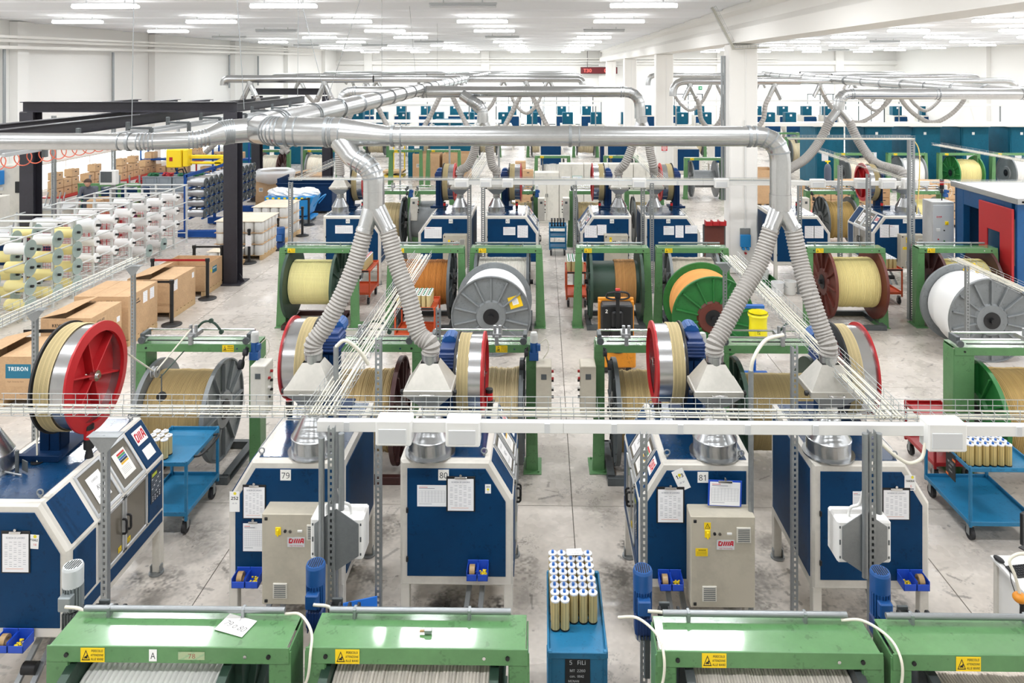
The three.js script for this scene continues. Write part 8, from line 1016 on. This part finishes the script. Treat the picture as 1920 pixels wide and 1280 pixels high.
// ---------- wall side: benches, shelves, boxes ----------
{
  const smallBox = ready([bx(0.4, 0.26, 0.3, 0, 0.13, 0, 0.004)]), lid = ready([bx(0.404, 0.012, 0.1, 0, 0.262, 0.09), bx(0.404, 0.012, 0.1, 0, 0.262, -0.09)]), slot = ready(bx(0.09, 0.03, 0.004, 0, 0.17, 0.152));
  function smallCarton(label, group, list, turn = 0) { const o = thing('small_carton', label, 'box', group, list[0], turn); mk(o, 'body', smallBox, MT.kraft); mk(o, 'flap', lid, MT.kraft); mk(o, 'hand_hole', slot, MT.rubber); list.slice(1).forEach(p => dup(o, p, turn + rr(-0.06, 0.06))); return o; }
  const row = (x, y, z, nx, ny, dx = 0.43, dz = 0) => { const l = []; for (let j = 0; j < ny; j++) for (let i = 0; i < nx; i++) l.push([x + i * dx, y + j * 0.285, z + i * dz]); return l; };
  function table(label, x, z, w, d, h, mat, group) { const o = thing('work_table', label, 'table', group, [x, 0, z]); mk(o, 'top', bx(w, 0.04, d, 0, h - 0.02, 0), mat); for (const a of [-1, 1]) for (const b of [-1, 1]) mk(o, 'leg', bx(0.06, h - 0.04, 0.06, a * (w / 2 - 0.04), (h - 0.04) / 2, b * (d / 2 - 0.04)), mat); mk(o, 'rail', [bx(w - 0.1, 0.04, 0.04, 0, 0.2, d / 2 - 0.04)], mat); return o; }
  // long red tables under the window with stacks of cartons
  for (const [z, l, n] of [[27, 'nearer', 3], [31, 'middle', 4], [35.5, 'farther', 4]]) { table('long red work table under the ribbon window, ' + l + ' one', -16.9, -z, 0.9, 3.2, 0.95, MT.red, 'red work tables'); const li = []; for (let k = 0; k < 7; k++) for (let j = 0; j < [3, 2, 3, 1, 2, 3, 1][k]; j++) li.push([-16.9, 0.951 + j * 0.285, -z + 1.35 - k * 0.45]); smallCarton('small carton stacked on the ' + l + ' red table', 'cartons on the ' + l + ' red table', li, Math.PI / 2); }
  table('low red table before the green frame', -13.9, -23.2, 0.8, 1.2, 0.75, MT.red); smallCarton('small carton on the low red table before the green frame', 'cartons on the low red table', [[-13.9, 0.751, -23.0], [-13.9, 1.036, -23.0], [-13.9, 0.751, -23.45], [-13.9, 1.036, -23.45]], 0.3);
  // green frame with blue machine behind
  { const o = thing('winding_stand', 'green open frame of a winding machine behind the creels', 'frame', null, [xAt(205, 25.2), 0, -25.2]); for (const x of [-1.02, -0.34, 0.34, 1.02]) mk(o, 'post', bx(0.08, 1.45, 0.08, x, 0.72, 0), MT.green); mk(o, 'rail', bx(2.12, 0.1, 0.1, 0, 1.42, 0), MT.green); mk(o, 'rail', bx(2.12, 0.08, 0.08, 0, 0.85, 0), MT.green); const b = thing('winding_machine', 'blue winding machine behind the green frame', 'machine', null, [xAt(215, 26.6), 0, -26.6]); mk(b, 'body', [bx(2.2, 1.0, 0.7, 0, 0.6, 0, 0.02), bx(2.0, 0.1, 0.5, 0, 0.05, 0)], MT.deepBlue); for (let k = 0; k < 6; k++) mk(b, 'spindle', [cyl(0.03, 0.03, 0.5, -0.9 + k * 0.36, 1.3, 0, 'y', 10), bx(0.1, 0.06, 0.4, -0.9 + k * 0.36, 1.12, 0.1)], MT.steel); }
  // machine benches at the picture edge
  for (const [px, Z, l] of [[10, 20.6, 'blue machine bench with grey top at the left edge'], [72, 24.0, 'pale grey machine cabinet bench left of the dark post']]) { const o = thing('machine_bench', l, 'machine', null, [xAt(px, Z), 0, -Z]); mk(o, 'base', bx(2.2, 0.85, 0.9, 0, 0.42, 0, 0.01), px < 50 ? MT.deepBlue : MT.cabinetPale); mk(o, 'work_top', bx(2.25, 0.05, 0.95, 0, 0.88, 0), MT.plasticGrey); mk(o, 'control_tower', bx(0.7, 0.9, 0.4, -0.5, 1.34, -0.2, 0.01), MT.cabinetPale); for (let k = 0; k < 5; k++) mk(o, 'spindle', bar([0.2 + k * 0.14, 0.9, 0], [0.26 + k * 0.14, 1.35, -0.1], 0.03, 0.03), MT.steel); for (let k = 0; k < 4; k++) mk(o, 'push_button', cyl(0.025, 0.025, 0.02, -0.7 + k * 0.12, 1.4, 0.01, 'z', 10), [MT.red, MT.greenReel, MT.black, MT.safetyYellow][k]); }
  { const o = thing('wall_cabinet', 'pale control cabinet with blue box on the left wall side', 'cabinet', null, [xAt(14, 22.8), 0, -22.8]); mk(o, 'body', bx(1.6, 2.4, 0.4, 0, 1.2, 0), MT.cabinetPale); mk(o, 'blue_box', bx(0.3, 0.42, 0.2, -0.1, 2.05, 0.28), M('#1c79c0', 0.45)); mk(o, 'meter', bx(0.18, 0.34, 0.06, 0.5, 1.75, 0.22), MT.black); mk(o, 'socket', bx(0.14, 0.1, 0.04, -0.05, 1.7, 0.22), MT.plasticGrey); signalLamp(o, 0, 1.25, 0.3, 1.3); }
  { const o = post('perforated post beside the pale display box behind the creels', 101, 21.5, 4.0, { w: 2.2 }); const q = post('perforated post carrying the grey display box', 213, 23.5, 4.0, { w: 2.2 }); mk(q, 'display_box', bx(0.5, 0.45, 0.2, -0.02, 1.95, 0.2, 0.01), MT.plasticWhite); mk(q, 'display_pane', bx(0.36, 0.34, 0.01, -0.06, 1.97, 0.305), MT.greyDark); }
  // grey crates with coloured ropes
  const crate = ready([bx(0.8, 0.55, 0.02, 0, 0.28, 0.29), bx(0.8, 0.55, 0.02, 0, 0.28, -0.29), bx(0.02, 0.55, 0.6, 0.4, 0.28, 0), bx(0.02, 0.55, 0.6, -0.4, 0.28, 0), bx(0.8, 0.02, 0.6, 0, 0.02, 0), bx(0.84, 0.04, 0.03, 0, 0.55, 0.31), bx(0.84, 0.04, 0.03, 0, 0.55, -0.31), bx(0.03, 0.5, 0.02, -0.25, 0.26, 0.31), bx(0.03, 0.5, 0.02, 0.25, 0.26, 0.31)]);
  const crates = [[288, 'green'], [315, 'red'], [344, 'dark green'], [372, 'teal green']]; table('long grey bench under the grey crates', xAt(335, 28.2), -28.2, 3.9, 0.8, 0.75, MT.plasticGrey);
  crates.forEach(([px, c], k) => { const x = xAt(px, 28.2), o = thing('grey_crate', 'grey plastic crate heaped with ' + c + ' rope', 'crate', 'grey crates', [x, 0.751, -28.2]); mk(o, 'crate', crate, MT.binGrey).scale.x = 0.66; const l = []; for (let j = 0; j < 9; j++) { const a = rr(0, 6), p = []; for (let t = 0; t <= 6; t++) p.push([Math.cos(a + t) * rr(0.06, 0.21), 0.5 + rr(0, 0.16), Math.sin(a + t) * rr(0.08, 0.24)]); l.push(tube(p, 0.025, 26, 5)); } const r = solo('rope_heap', l, k === 1 ? MT.redRope : MT.greenRope, 'heap of ' + c + ' rope in a grey crate', 'rope', null, [x, 0.75, -28.2]); r.userData.kind = 'stuff'; });
  { const l = []; for (let j = 0; j < 9; j++) { const a = rr(0, 6), p = []; for (let t = 0; t <= 6; t++) p.push([Math.cos(a + t) * rr(0.1, 0.36), 0.05 + rr(0, 0.18), Math.sin(a + t) * rr(0.08, 0.24)]); l.push(tube(p, 0.028, 26, 5)); } const m = solo('rope_heap', l, MT.redRope, 'heap of red rope on the bench end left of the crates', 'rope', null, [xAt(272, 28.2), 0.95, -28.2]); m.userData.kind = 'stuff'; table('small white table under the red rope heap', xAt(268, 28.2), -28.2, 0.9, 0.7, 0.95, MT.plasticWhite); }
  // blue shelf with cartons
  { const Z = 32, x0 = xAt(271, Z), x1 = xAt(472, Z), o = thing('storage_shelf', 'long blue storage shelf with small cartons behind the yellow hoist', 'shelf', null, [(x0 + x1) / 2, 0, -Z]), w = x1 - x0; for (let k = 0; k <= 3; k++) for (const z of [-0.3, 0.3]) mk(o, 'upright', bx(0.06, 2.2, 0.06, -w / 2 + k * w / 3, 1.1, z), MT.rackBlue); for (const y of [0.4, 0.9, 1.5]) mk(o, 'shelf_board', [bx(w, 0.07, 0.06, 0, y, 0.3), bx(w, 0.03, 0.6, 0, y, 0)], MT.rackBlue); for (const y of [0.92, 1.54]) { const l = []; for (let k = 0; k < 9; k++) if ((k * 7 + (y > 1 ? 1 : 0)) % 4) l.push([x0 + 0.35 + k * (w - 0.6) / 8.5, y, -Z + 0.1]); smallCarton('small carton on the ' + (y > 1 ? 'upper' : 'lower') + ' board of the blue shelf', 'cartons on the blue shelf, ' + (y > 1 ? 'upper' : 'lower') + ' board', l); } }
  // cartons before the teal enclosures, and far bins
  const pile = (label, px, py, Z, nx, ny, nz) => { const p = atZ(px, py, Z), l = []; for (let k = 0; k < nz; k++) for (let j = 0; j < ny; j++) for (let i = 0; i < nx; i++) l.push([p[0] + i * 0.42, 0.14 + j * 0.276, -Z - k * 0.32]); pallet('wooden pallet under the ' + label.replace('small carton in the ', ''), p[0] + (nx - 1) * 0.21, -Z - (nz - 1) * 0.16, nx * 0.42, nz * 0.32); smallCarton(label, label, l); };
  pile('small carton in the left heap before the teal enclosures', 1522, 330, 27, 5, 4, 3); pile('small carton in the heap behind the red wheel of the right hall', 1590, 330, 27.5, 4, 4, 3); pile('small carton in the heap left of the blue cabin', 1716, 320, 25.5, 4, 5, 3); pile('small carton in the stack on red pallet behind the aisle wheel', 976, 300, 29, 1, 6, 1); pile('small carton in the second stack behind the aisle wheel', 990, 310, 28.6, 1, 5, 1);
  table('red steel table under the cartons of the right hall', xAt(1560, 25), -25, 2.6, 0.7, 0.6, MT.red);
  carton('large carton with white liner behind the far green stands', 'wooden pallet under the large far carton', 824, 338, 1.3, 1.15, 1.2, { open: 2, group: 'cartons far back', prints: [[CELL.barcode, 'f', -0.3, 0.5, 0.14, 0.16]] }); carton('second large carton behind the far green stands', 'wooden pallet under the second far carton', 880, 338, 1.3, 1.15, 1.2, { open: 2, group: 'cartons far back' }); carton('low brown carton behind the slanting tray', 'wooden pallet under the low brown carton', 600, 372, 1.4, 0.8, 1.1, { open: 1, group: 'cartons far back' }); carton('lined carton at the right of the square column', 'wooden pallet under the carton right of the column', 1455, 388, 1.0, 1.3, 1.0, { open: 2, group: 'cartons far back' });
  { const f = floorAt(758, 332), o = thing('lift_table', 'yellow lift table with tall yellow frame far back', 'lift', null, [f[0] - 0.5, 0, f[2]]); mk(o, 'platform', bx(1.0, 0.1, 0.9, 0, 0.3, 0), MT.wood); mk(o, 'base', bx(1.0, 0.12, 0.9, 0, 0.08, 0), MT.yellow); mk(o, 'scissor', [bar([-0.45, 0.1, 0.4], [0.45, 0.28, 0.4], 0.05, 0.05), bar([0.45, 0.1, 0.4], [-0.45, 0.28, 0.4], 0.05, 0.05)], MT.black); for (const x of [-0.1, 0.45]) mk(o, 'frame_post', bx(0.06, 1.6, 0.06, x, 1.1, -0.35), MT.yellow); mk(o, 'frame_rail', [bx(0.6, 0.06, 0.06, 0.18, 1.85, -0.35), bx(0.6, 0.06, 0.06, 0.18, 1.2, -0.35)], MT.yellow); }
}
// ---------- a worker behind the green frame ----------
{
  const H = floorAt(168, 424), Z = 24.5, base = [xAt(168, Z), 0, -Z];
  const J = { hip: [0, 0.95, 0], chest: [0.02, 1.3, 0.1], neck: [0.02, 1.48, 0.2], ls: [-0.19, 1.42, 0.12], rs: [0.21, 1.42, 0.12], le: [-0.26, 1.16, 0.25], re: [0.28, 1.16, 0.25], lw: [-0.16, 1.05, 0.46], rw: [0.2, 1.05, 0.46], lh: [-0.1, 0.93, 0], rh: [0.1, 0.93, 0], lk: [-0.12, 0.5, 0.03], rk: [0.12, 0.5, 0.02], la: [-0.12, 0.09, -0.03], ra: [0.13, 0.09, -0.02], lt: [-0.13, 0.04, 0.15], rt: [0.15, 0.04, 0.15] };
  function field(bones, lo, size, res, k) { const mc = new MarchingCubes(res, new THREE.MeshBasicMaterial(), false, false, 200000); mc.isolation = 0; const d3 = (p, a, b, ra, rb) => { const ab = b.map((v, i) => v - a[i]), ap = p.map((v, i) => v - a[i]), t = cl((ap[0] * ab[0] + ap[1] * ab[1] + ap[2] * ab[2]) / (ab[0] ** 2 + ab[1] ** 2 + ab[2] ** 2 || 1)); return Math.hypot(ap[0] - ab[0] * t, ap[1] - ab[1] * t, ap[2] - ab[2] * t) - (ra + (rb - ra) * t); };
    for (let z = 0; z < res; z++) for (let y = 0; y < res; y++) for (let x = 0; x < res; x++) { const p = [lo[0] + x / res * size, lo[1] + y / res * size, lo[2] + z / res * size]; let s = 0; for (const [a, b, ra, rb] of bones) s += Math.exp(-d3(p, a, b, ra, rb) / k); mc.field[z * res * res + y * res + x] = k * Math.log(Math.max(s, 1e-30)); }
    mc.update(); const n = mc.count, g = new THREE.BufferGeometry(), P = new Float32Array(n * 3), N = new Float32Array(n * 3); for (let i = 0; i < n; i++) for (let j = 0; j < 3; j++) { P[i * 3 + j] = lo[j] + (mc.positionArray[i * 3 + j] + 1) / 2 * size; N[i * 3 + j] = mc.normalArray[i * 3 + j]; } g.setAttribute('position', new THREE.BufferAttribute(P, 3)); g.setAttribute('normal', new THREE.BufferAttribute(N, 3)); g.setAttribute('uv', new THREE.BufferAttribute(new Float32Array(n * 2), 2)); return g; }
  const o = thing('person', 'person in dark grey work clothes bending over the winding frame', 'person', null, base); o.rotation.y = 0.3;
  const hd = [0.02, 1.6, 0.3], arm = (s, w) => { const f = []; for (let k = 0; k < 4; k++) f.push([[w[0] - 0.03 + k * 0.02, w[1] - 0.02, w[2] + 0.08], [w[0] - 0.035 + k * 0.024, w[1] - 0.06, w[2] + 0.15], 0.011, 0.008]); f.push([[w[0] + s * 0.03, w[1], w[2] + 0.03], [w[0] + s * 0.055, w[1] - 0.04, w[2] + 0.09], 0.012, 0.009]); return [[w, [w[0], w[1] - 0.02, w[2] + 0.07], 0.032, 0.036], ...f]; };
  const body = field([[J.hip, J.chest, 0.155, 0.17], [J.chest, J.neck, 0.15, 0.06], [J.neck, hd, 0.055, 0.06], [J.ls, J.rs, 0.075, 0.075], [J.ls, J.le, 0.062, 0.05], [J.le, J.lw, 0.047, 0.033], [J.rs, J.re, 0.062, 0.05], [J.re, J.rw, 0.047, 0.033], [J.lh, J.rh, 0.11, 0.11], [J.lh, J.lk, 0.1, 0.07], [J.lk, J.la, 0.065, 0.048], [J.rh, J.rk, 0.1, 0.07], [J.rk, J.ra, 0.065, 0.048], [J.la, J.lt, 0.05, 0.04], [J.ra, J.rt, 0.05, 0.04]], [-0.95, -0.05, -0.85], 1.9, 84, 0.018);
  mk(o, 'body', [body], MT.cloth);
  const head = field([[[0.02, 1.62, 0.29], [0.02, 1.66, 0.3], 0.092, 0.095], [[0.02, 1.57, 0.33], [0.02, 1.6, 0.33], 0.06, 0.07], [[0.02, 1.6, 0.4], [0.02, 1.625, 0.395], 0.014, 0.01], [[-0.075, 1.62, 0.29], [-0.075, 1.65, 0.29], 0.018, 0.02], [[0.115, 1.62, 0.29], [0.115, 1.65, 0.29], 0.018, 0.02], ...arm(-1, J.lw).map(x => x)], [-0.35, 0.85, -0.1], 0.95, 90, 0.008); const hands = field(arm(1, J.rw), [-0.05, 0.85, 0.35], 0.45, 64, 0.006); mk(o, 'head_and_hands', [head, hands], MT.skin); mk(o, 'hair', ni(new THREE.SphereGeometry(0.118, 20, 12, 0, Math.PI * 2, 0, Math.PI * 0.56).rotateX(-0.3)).translate(0.02, 1.655, 0.285), MT.hair);
}
{ const t = new THREE.CanvasTexture(atlas); t.colorSpace = THREE.SRGBColorSpace; t.anisotropy = 8; PRINT.map = t; PRINT_LED.map = t; PRINT_LED.emissiveMap = t; }
renderer.render(scene, camera);
